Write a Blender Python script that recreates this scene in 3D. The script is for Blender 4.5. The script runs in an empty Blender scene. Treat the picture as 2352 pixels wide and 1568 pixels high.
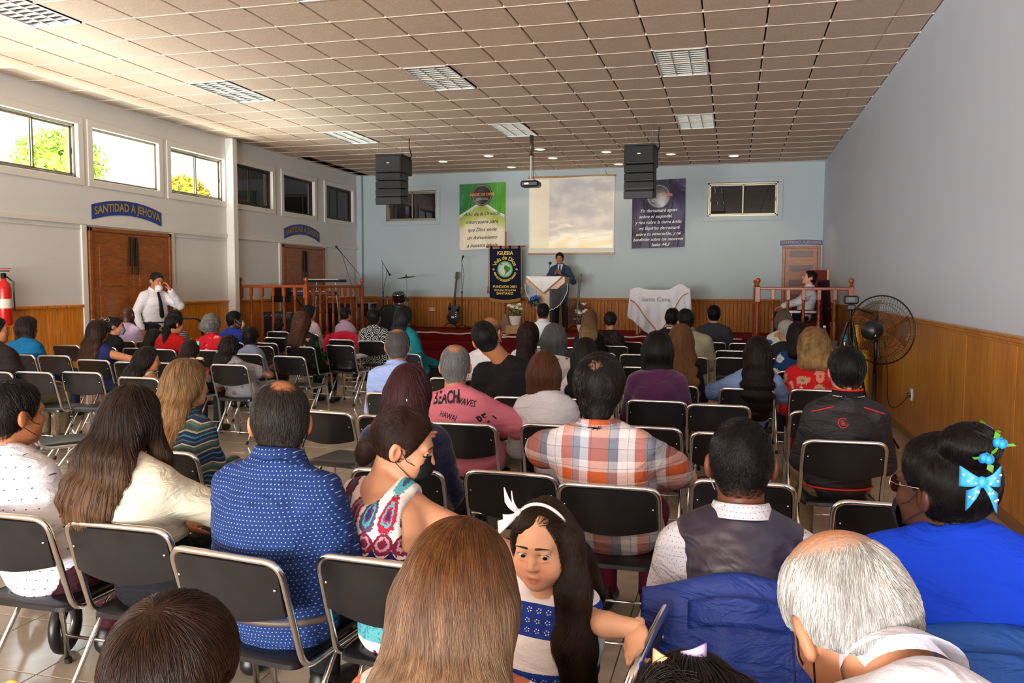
import bpy, math, random
import numpy as np
from mathutils import Vector, Matrix
random.seed(7); rng = np.random.default_rng(7)
SC = bpy.context.scene
COL = SC.collection
PI = math.pi

def lin(c):
    """sRGB hex or 0-255 triple -> linear rgba"""
    if isinstance(c, str):
        c = [int(c[i:i + 2], 16) for i in (0, 2, 4)]
    r = []
    for v in c[:3]:
        v = v / 255.0
        r.append(v / 12.92 if v <= .04045 else ((v + .055) / 1.055) ** 2.4)
    return (r[0], r[1], r[2], 1.0)

# ------------------------------------------------------------------ camera
CAM_Z = 1.6
pitch, yaw, roll = math.radians(4.0), math.radians(15.0), math.radians(0.2)
fwd = Vector((-math.sin(yaw) * math.cos(pitch), math.cos(yaw) * math.cos(pitch), -math.sin(pitch)))
right0 = Vector((math.cos(yaw), math.sin(yaw), 0))
up0 = right0.cross(fwd)
rgt = right0 * math.cos(roll) + up0 * math.sin(roll)
up = up0 * math.cos(roll) - right0 * math.sin(roll)
cam = bpy.data.cameras.new('camera')
cam.sensor_width = 36.0
cam.lens = 28.93
cam.clip_start = 0.02
cam_o = bpy.data.objects.new('camera', cam)
COL.objects.link(cam_o)
cam_o.matrix_world = Matrix(((rgt.x, up.x, -fwd.x, 0), (rgt.y, up.y, -fwd.y, 0), (rgt.z, up.z, -fwd.z, CAM_Z), (0, 0, 0, 1)))
SC.camera = cam_o

# ------------------------------------------------------------------ world, sun, added fill lamps, exposure
w = bpy.data.worlds.new('daylight'); SC.world = w
w.use_nodes = True
bg = w.node_tree.nodes['Background']
bg.inputs[0].default_value = (0.86, 0.93, 1.0, 1)
bg.inputs[1].default_value = 3.6
sun = bpy.data.lights.new('sun', 'SUN'); sun.energy = 2.2; sun.angle = math.radians(1.0); sun.color = (1.0, .93, .8)
sun_o = bpy.data.objects.new('sun', sun); COL.objects.link(sun_o)
sun_o.rotation_euler = Vector((0.34, 0.06, -0.94)).to_track_quat('-Z', 'Y').to_euler()

def area(name, loc, direction, sx, sy, power, color=(1, 1, 1), spread=180):
    l = bpy.data.lights.new(name, 'AREA'); l.shape = 'RECTANGLE'; l.size = sx; l.size_y = sy
    l.energy = power; l.color = color; l.spread = math.radians(spread)
    o = bpy.data.objects.new(name, l); COL.objects.link(o)
    o.location = loc; o.rotation_euler = Vector(direction).to_track_quat('-Z', 'Z').to_euler()
    return o
# added lamp strip outside below the sills, for a glow along the ceiling edge
yb = area('sill_fill', (-9.62, 2.3, 2.2), (0.5, 0, 0.86), 0.8, 22.4, 1500, (1.0, .97, .92))
yb.rotation_euler = (0, math.atan2(.5, .86) - PI, 0)
# added fill lamp across the open rear end, behind the camera
area('rear_fill', (-3.6, -11.2, 2.2), (0.0, 1, 0.02), 10.4, 3.8, 700, (1.0, .985, .97))
# added lamp beyond the rear end, tilted up to brighten the ceiling
area('ceiling_fill', (-3.6, -13.2, .3), (0.0, .70, .71), 12.0, 3.2, 4700, (1.0, .98, .95))
# added lamp out of view across the yard, lights the ceiling through the windows
yw = area('yard_side_fill', (-15.5, 3.0, 1.35), (1, 0, .18), 26.0, 2.5, 11500, (1.0, .98, .94))
yw.rotation_euler = Matrix(((0, -.18, -1), (-1, 0, 0), (0, 1, -.18))).to_euler()
SC.view_settings.view_transform = 'Standard'
SC.view_settings.look = 'None'
SC.view_settings.exposure = 0.5
SC.view_settings.gamma = 1.0
SC.view_settings.use_curve_mapping = False
SC.cycles.max_bounces = 7; SC.cycles.diffuse_bounces = 4; SC.cycles.glossy_bounces = 3
SC.cycles.transparent_max_bounces = 8; SC.cycles.transmission_bounces = 3
SC.cycles.caustics_reflective = False; SC.cycles.caustics_refractive = False
SC.cycles.sample_clamp_indirect = 4.0
SC.cycles.use_denoising = True

# ------------------------------------------------------------------ materials
MATS = {}
class NT:
    """small helper to write node graphs"""
    def __init__(self, name):
        self.m = bpy.data.materials.new(name); self.m.use_nodes = True
        self.n = self.m.node_tree.nodes; self.l = self.m.node_tree.links
        self.b = self.n['Principled BSDF']
    def node(self, t, **kw):
        nd = self.n.new(t)
        for k, v in kw.items(): setattr(nd, k, v)
        return nd
    def set(self, sock, v):
        if hasattr(v, 'links') or isinstance(v, bpy.types.NodeSocket): self.l.new(v, sock)
        elif v is not None:
            if isinstance(v, (int, float)) and sock.type in ('RGBA',): v = (v, v, v, 1)
            if isinstance(v, (int, float)) and sock.type in ('VECTOR',): v = (v, v, v)
            sock.default_value = v
    def math(self, op, a, b=None, c=None, clamp=False):
        nd = self.node('ShaderNodeMath', operation=op, use_clamp=clamp)
        self.set(nd.inputs[0], a)
        if b is not None: self.set(nd.inputs[1], b)
        if c is not None: self.set(nd.inputs[2], c)
        return nd.outputs[0]
    def mix(self, f, a, b):
        nd = self.node('ShaderNodeMix', data_type='RGBA')
        self.set(nd.inputs[0], f); self.set(nd.inputs[6], a); self.set(nd.inputs[7], b)
        return nd.outputs[2]
    def obj(self, scale=(1, 1, 1), rot=(0, 0, 0), loc=(0, 0, 0), src='Object'):
        tc = self.node('ShaderNodeTexCoord'); mp = self.node('ShaderNodeMapping')
        mp.inputs['Scale'].default_value = scale; mp.inputs['Rotation'].default_value = rot; mp.inputs['Location'].default_value = loc
        self.l.new(tc.outputs[src], mp.inputs[0]); return mp.outputs[0]
    def xyz(self, v):
        s = self.node('ShaderNodeSeparateXYZ'); self.l.new(v, s.inputs[0]); return s.outputs
    def noise(self, v, scale=5, detail=3, rough=.5, dist=0):
        nd = self.node('ShaderNodeTexNoise'); self.set(nd.inputs['Vector'], v)
        nd.inputs['Scale'].default_value = scale; nd.inputs['Detail'].default_value = detail
        nd.inputs['Roughness'].default_value = rough; nd.inputs['Distortion'].default_value = dist
        return nd.outputs[0]
    def vor(self, v, scale=5, feature='F1', rand=1.0, out='Distance', dims='3D'):
        nd = self.node('ShaderNodeTexVoronoi', feature=feature, voronoi_dimensions=dims); self.set(nd.inputs['Vector'], v)
        nd.inputs['Scale'].default_value = scale
        nd.inputs['Randomness'].default_value = rand
        return nd.outputs[out]
    def ramp(self, f, stops, interp='LINEAR'):
        nd = self.node('ShaderNodeValToRGB'); e = nd.color_ramp; e.interpolation = interp
        while len(e.elements) < len(stops): e.elements.new(.5)
        for el, (p, c) in zip(e.elements, stops):
            el.position = p; el.color = c if not isinstance(c, (int, float)) else (c, c, c, 1)
        self.set(nd.inputs[0], f); return nd.outputs[0]
    def comb(self, x, y, z):
        nd = self.node('ShaderNodeCombineXYZ')
        for i, v in enumerate((x, y, z)): self.set(nd.inputs[i], v)
        return nd.outputs[0]
    def bump(self, h, strength=.3, dist=.01):
        nd = self.node('ShaderNodeBump'); nd.inputs['Strength'].default_value = strength; nd.inputs['Distance'].default_value = dist
        self.l.new(h, nd.inputs['Height']); self.l.new(nd.outputs[0], self.b.inputs['Normal'])
    def out(self, color=None, rough=None, metal=None, spec=None, **kw):
        if color is not None: self.set(self.b.inputs['Base Color'], color)
        if rough is not None: self.set(self.b.inputs['Roughness'], rough)
        if metal is not None: self.set(self.b.inputs['Metallic'], metal)
        if spec is not None: self.set(self.b.inputs['Specular IOR Level'], spec)
        for k, v in kw.items(): self.set(self.b.inputs[k.replace('_', ' ')], v)
        return self.m

def plain(name, c, rough=.5, metal=0, spec=.5, grain=0.0, gscale=60):
    if name in MATS: return MATS[name]
    t = NT(name); c = lin(c)
    if grain:
        n = t.noise(t.obj(), gscale, 4, .6)
        col = t.mix(n, tuple(v * (1 - grain) for v in c[:3]) + (1,), tuple(min(1, v * (1 + grain)) for v in c[:3]) + (1,))
        t.out(col, rough, metal, spec); t.bump(n, .15, .004)
    else: t.out(c, rough, metal, spec)
    MATS[name] = t.m; return t.m

def wood(name, c1, c2, scale=(1.2, 14, 14), rough=.35, rot=(0, 0, 0), bands=None):
    if name in MATS: return MATS[name]
    t = NT(name); v = t.obj(scale, rot)
    n = t.noise(v, 3.0, 6, .6, 1.2); n2 = t.noise(v, 14, 3, .5, .3)
    f = t.math('ADD', t.math('MULTIPLY', n, .75), t.math('MULTIPLY', n2, .3))
    t.out(t.ramp(f, [(.3, lin(c1)), (.72, lin(c2))]), rough, 0, .5)
    t.bump(n2, .08, .003)
    MATS[name] = t.m; return t.m

def emit(name, c, s):
    if name in MATS: return MATS[name]
    t = NT(name); t.out(lin(c), .5); t.b.inputs['Emission Color'].default_value = lin(c); t.b.inputs['Emission Strength'].default_value = s
    MATS[name] = t.m; return t.m

def glassy(name, tint=(1, 1, 1, 1), gloss=.1, rough=.0):
    if name in MATS: return MATS[name]
    m = bpy.data.materials.new(name); m.use_nodes = True; n = m.node_tree.nodes; l = m.node_tree.links
    n.remove(n['Principled BSDF'])
    a = n.new('ShaderNodeBsdfTransparent'); a.inputs[0].default_value = tint
    g = n.new('ShaderNodeBsdfGlossy'); g.inputs['Roughness'].default_value = rough
    mx = n.new('ShaderNodeMixShader'); mx.inputs[0].default_value = gloss
    l.new(a.outputs[0], mx.inputs[1]); l.new(g.outputs[0], mx.inputs[2]); l.new(mx.outputs[0], n['Material Output'].inputs[0])
    MATS[name] = m; return m

# ------------------------------------------------------------------ mesh building
class MB:
    def __init__(self): self.v = []; self.f = []
    def add(self, vs, fs):
        o = len(self.v); self.v += [tuple(p) for p in vs]; self.f += [tuple(i + o for i in f) for f in fs]; return self
    def box(self, c, s, bev=0.0, rz=0.0, M=None):
        hx, hy, hz = s[0] / 2, s[1] / 2, s[2] / 2
        b = min(bev, hx * .49, hy * .49, hz * .49)
        vs = []; fs = []
        if b <= 0:
            vs = [(x, y, z) for x in (-hx, hx) for y in (-hy, hy) for z in (-hz, hz)]
            fs = [(0, 1, 3, 2), (4, 6, 7, 5), (0, 4, 5, 1), (2, 3, 7, 6), (0, 2, 6, 4), (1, 5, 7, 3)]
        else:
            idx = {}
            for sx in (-1, 1):
                for sy in (-1, 1):
                    for sz in (-1, 1):
                        for ax in range(3):
                            p = [sx * (hx - b), sy * (hy - b), sz * (hz - b)]
                            p[ax] = (sx * hx, sy * hy, sz * hz)[ax]
                            idx[sx, sy, sz, ax] = len(vs); vs.append(tuple(p))
            def q(*k): fs.append(tuple(idx[i] for i in k))
            for s_ in (-1, 1):
                q(*[(s_, a, c_, 0) for a, c_ in ((-1, -1), (1, -1), (1, 1), (-1, 1))][::s_])
                q(*[(c_, s_, a, 1) for a, c_ in ((-1, -1), (1, -1), (1, 1), (-1, 1))][::s_])
                q(*[(a, c_, s_, 2) for a, c_ in ((-1, -1), (1, -1), (1, 1), (-1, 1))][::s_])
            for a in (-1, 1):
                for c_ in (-1, 1):
                    q((a, c_, -1, 0), (a, c_, 1, 0), (a, c_, 1, 1), (a, c_, -1, 1))
                    q((a, -1, c_, 0), (a, 1, c_, 0), (a, 1, c_, 2), (a, -1, c_, 2))
                    q((-1, a, c_, 1), (1, a, c_, 1), (1, a, c_, 2), (-1, a, c_, 2))
                    for d in (-1, 1): fs.append((idx[a, c_, d, 0], idx[a, c_, d, 1], idx[a, c_, d, 2]))
        if rz:
            cz, sz_ = math.cos(rz), math.sin(rz)
            vs = [(x * cz - y * sz_, x * sz_ + y * cz, z) for x, y, z in vs]
        if M is not None: vs = [tuple(M @ Vector(p)) for p in vs]
        return self.add([(x + c[0], y + c[1], z + c[2]) for x, y, z in vs], fs)
    def bx(self, x0, x1, y0, y1, z0, z1, bev=0):
        return self.box(((x0 + x1) / 2, (y0 + y1) / 2, (z0 + z1) / 2), (x1 - x0, y1 - y0, z1 - z0), bev)
    def tube(self, path, r, n=8, closed=False, caps=True):
        P = [Vector(p) for p in path]; m = len(P)
        rs = r if isinstance(r, (list, tuple)) else [r] * m
        T = []
        for i in range(m):
            a = P[(i - 1) % m] if (closed or i > 0) else P[i]; b = P[(i + 1) % m] if (closed or i < m - 1) else P[i]
            t = (b - a); T.append(t.normalized() if t.length > 1e-9 else Vector((0, 0, 1)))
        N = T[0].orthogonal().normalized(); vs = []
        for i in range(m):
            N = (N - T[i] * N.dot(T[i])); N = N.normalized() if N.length > 1e-6 else T[i].orthogonal().normalized()
            B = T[i].cross(N)
            for k in range(n):
                a = 2 * PI * k / n; vs.append(P[i] + (N * math.cos(a) + B * math.sin(a)) * rs[i])
        fs = []
        for i in range(m if closed else m - 1):
            for k in range(n):
                a, b = i * n, ((i + 1) % m) * n
                fs.append((a + k, a + (k + 1) % n, b + (k + 1) % n, b + k))
        if caps and not closed: fs += [tuple(range(n - 1, -1, -1)), tuple(range((m - 1) * n, m * n))]
        return self.add(vs, fs)
    def lathe(self, prof, c=(0, 0, 0), n=16, M=None):
        vs = []; m = len(prof)
        for r, z in prof:
            for k in range(n):
                a = 2 * PI * k / n; p = Vector((r * math.cos(a), r * math.sin(a), z))
                if M is not None: p = M @ p
                vs.append(p + Vector(c))
        fs = [(i * n + k, i * n + (k + 1) % n, (i + 1) * n + (k + 1) % n, (i + 1) * n + k) for i in range(m - 1) for k in range(n)]
        fs += [tuple(range(n - 1, -1, -1)), tuple(range((m - 1) * n, m * n))]
        return self.add(vs, fs)
    def ell(self, c, r, n=12, m=8, M=None):
        prof = [(math.sin(PI * (i + .02) / (m + .04)), -math.cos(PI * (i + .02) / (m + .04))) for i in range(m + 1)]
        S = Matrix.Diagonal((r[0], r[1], r[2]))
        return self.lathe(prof, c, n, (M @ S) if M is not None else S)
    def prism(self, poly, h, M):
        """poly 2D outline extruded by h along local z, placed by matrix M"""
        n = len(poly); vs = [M @ Vector((x, y, 0)) for x, y in poly] + [M @ Vector((x, y, h)) for x, y in poly]
        fs = [tuple(range(n - 1, -1, -1)), tuple(range(n, 2 * n))] + [(k, (k + 1) % n, n + (k + 1) % n, n + k) for k in range(n)]
        return self.add(vs, fs)
    def grid(self, fn, nu, nv, thick=0.0):
        P = [[Vector(fn(i / nu, j / nv)) for j in range(nv + 1)] for i in range(nu + 1)]
        vs = [p for r in P for p in r]; W = nv + 1
        fs = [(i * W + j, (i + 1) * W + j, (i + 1) * W + j + 1, i * W + j + 1) for i in range(nu) for j in range(nv)]
        if thick:
            nrm = [Vector() for _ in vs]
            for f in fs:
                nn = (vs[f[1]] - vs[f[0]]).cross(vs[f[3]] - vs[f[0]])
                for k in f: nrm[k] += nn
            o = len(vs)
            vs = vs + [p - (q.normalized() if q.length else Vector((0, 0, 1))) * thick for p, q in zip(vs, nrm)]
            fs = fs + [tuple(k + o for k in f[::-1]) for f in fs]
            ring = [i * W for i in range(nu + 1)] + [nu * W + j for j in range(1, nv + 1)] + [i * W + nv for i in range(nu - 1, -1, -1)] + [j for j in range(nv - 1, 0, -1)]
            fs += [(ring[k], ring[k] + o, ring[(k + 1) % len(ring)] + o, ring[(k + 1) % len(ring)]) for k in range(len(ring))]
        return self.add(vs, fs)
    def mesh(self, name, mat, smooth=False):
        me = bpy.data.meshes.new(name); me.from_pydata(self.v, [], self.f); me.validate()
        if mat: me.materials.append(mat)
        if smooth: shade(me, smooth)
        return me
    def obj(self, name, mat, parent=None, smooth=False, loc=None, rz=0.0, **props):
        return link(name, self.mesh(name, mat, smooth), parent, loc, rz, **props)

def shade(me, angle=True):
    me.polygons.foreach_set('use_smooth', [True] * len(me.polygons))
    if angle is not True:
        me.set_sharp_from_angle(angle=math.radians(angle))

def link(name, data, parent=None, loc=None, rz=0.0, **props):
    o = bpy.data.objects.new(name, data); COL.objects.link(o)
    if parent is not None: o.parent = parent
    if loc is not None: o.location = loc
    if rz: o.rotation_euler = (0, 0, rz)
    for k, v in props.items(): o[k] = v
    return o

def thing(name, label, cat, loc=(0, 0, 0), rz=0.0, group=None):
    o = link(name, None, None, loc, rz, label=label, category=cat)
    o.empty_display_size = .1
    if group: o['group'] = group
    return o

def dup(root, loc=None, rz=None, label=None, group=None):
    r = root.copy(); COL.objects.link(r)
    if loc is not None: r.location = loc
    if rz is not None: r.rotation_euler = (0, 0, rz)
    if label: r['label'] = label
    if group: r['group'] = group
    for ch in list(root.children):
        c = ch.copy(); COL.objects.link(c); c.parent = r
        for g in list(ch.children):
            d = g.copy(); COL.objects.link(d); d.parent = c
    return r

def fillet(path, r, seg=5):
    P = [Vector(p) for p in path]; out = [P[0]]
    for i in range(1, len(P) - 1):
        a, b, c = P[i - 1], P[i], P[i + 1]
        u, v = (a - b), (c - b); rr = min(r, u.length * .49, v.length * .49)
        s, e = b + u.normalized() * rr, b + v.normalized() * rr
        for k in range(seg + 1):
            t = k / seg; out.append(s * (1 - t) ** 2 + b * 2 * t * (1 - t) + e * t * t)
    return out + [P[-1]]

FONTC = {}
def text_mesh(txt, size=1.0, shear=0.0, bold=0.0, arc=None, spacing=1.0, align='CENTER'):
    """flat triangulated lettering in the XY plane, as (verts, faces)"""
    c = bpy.data.curves.new('lettering', 'FONT'); c.body = txt; c.size = size; c.shear = shear; c.offset = bold
    c.align_x = align; c.align_y = 'CENTER'; c.resolution_u = 3; c.space_character = spacing
    o = bpy.data.objects.new('lettering', c); COL.objects.link(o)
    dg = bpy.context.evaluated_depsgraph_get()
    me = o.evaluated_get(dg).to_mesh()
    v = np.array([tuple(p.co) for p in me.vertices]).reshape(-1, 3); f = [tuple(p.vertices) for p in me.polygons]
    o.evaluated_get(dg).to_mesh_clear(); bpy.data.objects.remove(o); bpy.data.curves.remove(c)
    return v, f

def text_mb(txt, size, M, **kw):
    v, f = text_mesh(txt, size, **kw)
    return MB().add([M @ Vector(p) for p in v], f)

def frame_m(origin, xa, ya):
    xa, ya = Vector(xa), Vector(ya); za = xa.cross(ya)
    return Matrix(((xa.x, ya.x, za.x, origin[0]), (xa.y, ya.y, za.y, origin[1]), (xa.z, ya.z, za.z, origin[2]), (0, 0, 0, 1)))
# ------------------------------------------------------------------ room shell
XL, XR, YB, YF, H = -9.0, 1.83, 18.85, -11.0, 4.23
ST = dict(kind='structure')

def wall_paint(name, c):
    t = NT(name); n = t.noise(t.obj(), 1.3, 3, .5); f = t.noise(t.obj(), 90, 2, .5)
    c = lin(c); t.out(t.mix(n, tuple(v * .95 for v in c[:3]) + (1,), tuple(v * 1.04 for v in c[:3]) + (1,)), .55, 0, .35); t.bump(f, .08, .003)
    return t.m
M_LEFT = wall_paint('paint_warm_grey', 'dcdad6')
M_BACK = wall_paint('paint_blue_grey', 'a5b1b5')
M_RIGHT = wall_paint('paint_pale_grey', 'c6cfde')
M_TRIM = plain('paint_trim', 'dedad2', .4)
M_WAIN = wood('wainscot_wood', '9a520c', 'ee9526', (7, 7, .55), .3)
M_WAINB = wood('wainscot_beadboard', '7c420c', 'bd771a', (9, 9, .5), .62)
M_DOOR = wood('door_wood', '643009', 'a85e1c', (1.2, 1.2, 9), .36)
M_DOOR2 = wood('door_wood_inset', '3f2110', '633414', (1.2, 1.2, 9), .35)
M_RAIL = wood('rail_wood', '6a240a', 'b0521c', (9, 9, 1.4), .34)
M_ALU = plain('window_alu', '8d8672', .35, .7)
M_BRONZE = plain('dark_bronze', '332a22', .35, .6)
M_BLACK = plain('black_plastic', '141416', .4)
M_BLACKM = plain('black_metal', '0e0e10', .35, .4)
M_STEEL = plain('steel', 'b8b8b8', .25, 1)
M_WHITE = plain('white_paint', 'e6e4e0', .45)

# floor: polished tiles, each one proud of a thin grout bed
t = NT('floor_tile'); oi = t.node('ShaderNodeObjectInfo'); n = t.noise(t.obj(src='Object'), 6, 5, .6, .6)
c = t.ramp(n, [(.3, lin('b2a594')), (.7, lin('c4b8a7'))])
hs = t.node('ShaderNodeHueSaturation'); t.set(hs.inputs['Color'], c); t.set(hs.inputs['Value'], t.math('MULTIPLY_ADD', oi.outputs['Random'], .1, .95))
M_FTILE = t.out(hs.outputs[0], .12, 0, .5)
M_GROUT = plain('grout', '5c5248', .8)
floor = MB().bx(XL - .1, XR + .1, YF, YB, -.12, -.004).obj('floor', M_GROUT, **ST)
TS = .455
tile_me = MB().box((0, 0, -.005), (TS - .005, TS - .005, .01), .0015).mesh('floor_tile', M_FTILE)
cells = []
for i in range(int((XR - XL) / TS) + 1):
    for j in range(int((16.6 - YF) / TS) + 1):
        x, y = XR - TS * (i + .5), YF + TS * (j + .5)
        d = fwd.x * x + fwd.y * y; l = rgt.x * x + rgt.y * y
        vis = d > .6 and abs(l) < d * .66 + .4
        cells.append((0 if vis else 1, math.hypot(x, y), x, y))
cells.sort()
rest = MB()
for k, (nv, d, x, y) in enumerate(cells):
    if k < 300: link('floor_tile', tile_me, floor, (x, y, 0))
    else: rest.box((x, y, -.005), (TS - .005, TS - .005, .01))
rest.obj('far_floor_tiles', M_FTILE, floor, kind='stuff')

# ceiling: 0.61 m mineral tiles between T bars
t = NT('ceiling_tile'); n = t.noise(t.obj(), 35, 4, .65); n2 = t.noise(t.obj(), 160, 2, .5); oi = t.node('ShaderNodeObjectInfo')
hs = t.node('ShaderNodeHueSaturation'); t.set(hs.inputs['Color'], t.ramp(n, [(.3, lin('c6ae99')), (.7, lin('d8c1ac'))]))
t.set(hs.inputs['Value'], t.math('MULTIPLY_ADD', oi.outputs['Random'], .05, .97))
M_CT = t.out(hs.outputs[0], .85, 0, .15); t.bump(n2, .35, .006)
M_CBAR = plain('ceiling_bar', 'd2c2b0', .6); M_CGAP = plain('ceiling_void', '2b2520', .9)
ceil = MB().bx(XL - .1, XR + .1, YF, YB + .1, H + .03, H + .12).obj('ceiling', M_CGAP, **ST)
G = .61; TX0, TY0 = -.95, 9.59
ct_me = MB().box((0, 0, 0), (G - .017, G - .006, .03), .006).mesh('ceiling_tile', M_CT)
ct_edge = MB().box((0, 0, 0), (.36, G - .006, .03), .006).mesh('ceiling_tile', M_CT)
LIGHTS = [(0, 0), (0, 6), (-5, 0), (-5, 6), (-10, 0), (-10, 6), (-10, -6), (-5, -6), (0, -6)]
skip = {(a, b + k) for a, b in LIGHTS for k in (0, 1)}
cells = []
for i in range(-14, 5):
    for j in range(-33, 16):
        if (i, j) in skip: continue
        x, y = TX0 + (i + .5) * G, TY0 + (j + .5) * G
        if j == 15: continue
        d = fwd.x * x + fwd.y * y + fwd.z * 2.6; l = rgt.x * x + rgt.y * y
        vis = d > 1.5 and abs(l) < d * .64 + .4 and (up.x * x + up.y * y + up.z * 2.6) < d * .44
        cells.append((0 if vis else 1, math.hypot(x, y), x, y))
cells.sort(); rest = MB()
for k, (nv, d, x, y) in enumerate(cells):
    edge = x > XR - .35 or x < XL + .3
    xx = (XR - .19 if x > XR - .35 else XL + .19) if edge else x
    if k < 300: link('ceiling_tile', ct_edge if edge else ct_me, ceil, (xx, y, H + .018))
    else: rest.box((xx, y, H + .018), ((.36 if edge else G - .017), G - .006, .03), .006)
rest.obj('far_ceiling_tiles', M_CT, ceil, kind='stuff')
for j in range(-33, 16):
    MB().bx(XL, XR, TY0 + j * G - .008, TY0 + j * G + .008, H - .002, H + .028).obj('ceiling_bar', M_CBAR, ceil)
# edge strip at the stage wall
MB().bx(XL, XR, TY0 + 15 * G + .01, YB, H + .003, H + .03).obj('ceiling_strip', M_CT, ceil)

# left wall with its row of high windows
WZ0, WZ1 = 3.08, 3.83
WINS = [(-8.9, -7.45), (-7.2, -5.75), (-5.5, -4.05), (-3.8, -2.35), (-.35, 1.1), (1.4, 2.85), (3.15, 4.6), (4.9, 6.3), (6.6, 8.05), (8.35, 9.80), (10.08, 11.50), (11.80, 13.27), (13.50, 14.90), (15.33, 16.62), (17.17, 18.53)]  # windows outside the view, at the near end, are added to admit light
m = MB().bx(XL - .14, XL, YF, YB, -.1, WZ0).bx(XL - .14, XL, YF, YB, WZ1, H + .1)
ys = [YF] + [v for p in WINS for v in p] + [YB]
for a, b in zip(ys[::2], ys[1::2]): m.bx(XL - .14, XL, a, b, WZ0, WZ1)
wl = m.obj('wall_left', M_LEFT, **ST)
t = NT('frosted_pane'); M_FROST = None
M_PANE = glassy('window_pane', (.93, .97, .96, 1), .07)
M_FILM = glassy('window_pane_pale', (.80, .86, .86, 1), .10, .05)
M_DARKPANE = glassy('window_pane_dark', (.35, .33, .33, 1), .10)

def window(name, axis, a, b, z0, z1, off, inward, sliding=True, pane=None, alu=None):
    """axis 'x': window in a wall of constant x (spans y a..b); axis 'y': constant y (spans x a..b)"""
    def bx(mb, u0, u1, d0, d1, z0, z1, bev=.004):
        d0, d1 = sorted((off + inward * d0, off + inward * d1))
        return mb.bx(d0, d1, u0, u1, z0, z1, bev) if axis == 'x' else mb.bx(u0, u1, d0, d1, z0, z1, bev)
    c = MB(); tw = .10
    bx(c, a - tw, b + tw, 0, .022, z1, z1 + tw); bx(c, a - tw, b + tw, 0, .022, z0 - tw, z0)
    bx(c, a - tw, a, 0, .022, z0, z1); bx(c, b, b + tw, 0, .022, z0, z1)
    root = c.obj(name, M_TRIM if axis == 'x' else M_BACK, **ST)
    f = MB(); al = alu or M_ALU; e = .035
    for q in ((a, a + e, z0, z1), (b - e, b, z0, z1), (a, b, z0, z0 + e), (a, b, z1 - e, z1)): bx(f, q[0], q[1], -.11, -.04, q[2], q[3])
    f.obj('window_frame', al, root)
    if sliding:
        mid = (a + b) / 2
        for k, (u0, u1, d) in enumerate(((a + e, mid + .02, -.065), (mid - .02, b - e, -.09))):
            s = MB(); w_ = .028
            for q in ((u0, u0 + w_, z0 + e, z1 - e), (u1 - w_, u1, z0 + e, z1 - e), (u0, u1, z0 + e, z0 + e + w_), (u0, u1, z1 - e - w_, z1 - e)): bx(s, q[0], q[1], d - .01, d + .012, q[2], q[3], .003)
            so = s.obj('sash', al, root)
            p = MB(); bx(p, u0 + w_, u1 - w_, d - .002, d + .002, z0 + e + w_, z1 - e - w_, 0); p.obj('pane', pane or M_PANE, so)
            l_ = MB(); ul = u1 - .02 if k else u0 + .012
            bx(l_, ul, ul + .014, d + .012, d + .024, (z0 + z1) / 2 - .04, (z0 + z1) / 2 + .04, .003); l_.obj('latch', M_BLACK, so)
    else:
        p = MB(); bx(p, a + e, b - e, -.078, -.074, z0 + e, z1 - e, 0); p.obj('pane', pane or M_PANE, root)
    return root
for k, (a, b) in enumerate(WINS):
    window('window_%d' % (k + 1), 'x', a, b, WZ0, WZ1, XL, 1, (k not in (10, 13)), M_DARKPANE if k > 11 else (M_FILM if k == 10 else M_PANE), M_BRONZE if k > 11 else M_ALU)
window('window_16', 'y', -8.25, -6.95, 3.12, 3.84, YB, -1, True, M_DARKPANE)
window('window_17', 'y', -.58, .90, 3.10, 3.83, YB, -1, True, M_DARKPANE)

# back and right walls
m = MB()
for x0, x1, z0, z1 in ((XL - .1, -8.25, -.1, H + .1), (-6.95, -.58, -.1, H + .1), (.90, XR + .1, -.1, H + .1), (-8.25, -6.95, -.1, 3.12), (-8.25, -6.95, 3.84, H + .1), (-.58, .9, -.1, 3.10), (-.58, .9, 3.83, H + .1)):
    m.bx(x0, x1, YB, YB + .14, z0, z1)
m.obj('wall_back', M_BACK, **ST)
wr = MB().bx(XR, XR + .14, YF, YB, -.1, H + .1).obj('wall_right', M_RIGHT, **ST)
# neighbouring house walls close outside the darker windows
MB().bx(XL - .75, XL - .60, 14.5, YB + 1.5, 0, 5.2).obj('wall_neighbour_side', plain('dark_render', '3a3431', .9), **ST)
MB().bx(XL - 1.4, XR + 1.0, YB + 1.2, YB + 1.4, 0, 5.2).obj('wall_neighbour_rear', plain('dark_render', '3a3431', .9), **ST)
MB().bx(-40, XL - .14, -12, 40, -.3, -.1).obj('ground_outside', plain('yard_ground', 'b8ac96', .9, grain=.15, gscale=3), **ST)

# wainscot: left wall in plain panels, back wall in narrow beadboard, right wall in plywood sheets
wz = 1.24
tw = MB().obj('baseboard_left', M_WAIN, **ST)
def wain_left(y0, y1):
    n = max(1, round((y1 - y0) / 1.2)); s = (y1 - y0) / n
    for k in range(n): MB().bx(XL, XL + .012, y0 + k * s + .002, y0 + (k + 1) * s - .002, 0, wz, .003).obj('wainscot_panel', M_WAIN, wl)
    MB().bx(XL, XL + .04, y0, y1, wz, wz + .045, .012).obj('wainscot_cap', M_WAIN, wl)
    MB().bx(XL, XL + .022, y0, y1, 0, .09, .006).obj('wainscot_base', M_WAIN, wl)
bpy.data.objects.remove(tw)
for a, b in ((YF, 9.80), (11.82, 13.32), (13.47, 15.1), (17.1, YB - .02)): wain_left(a, b)
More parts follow.
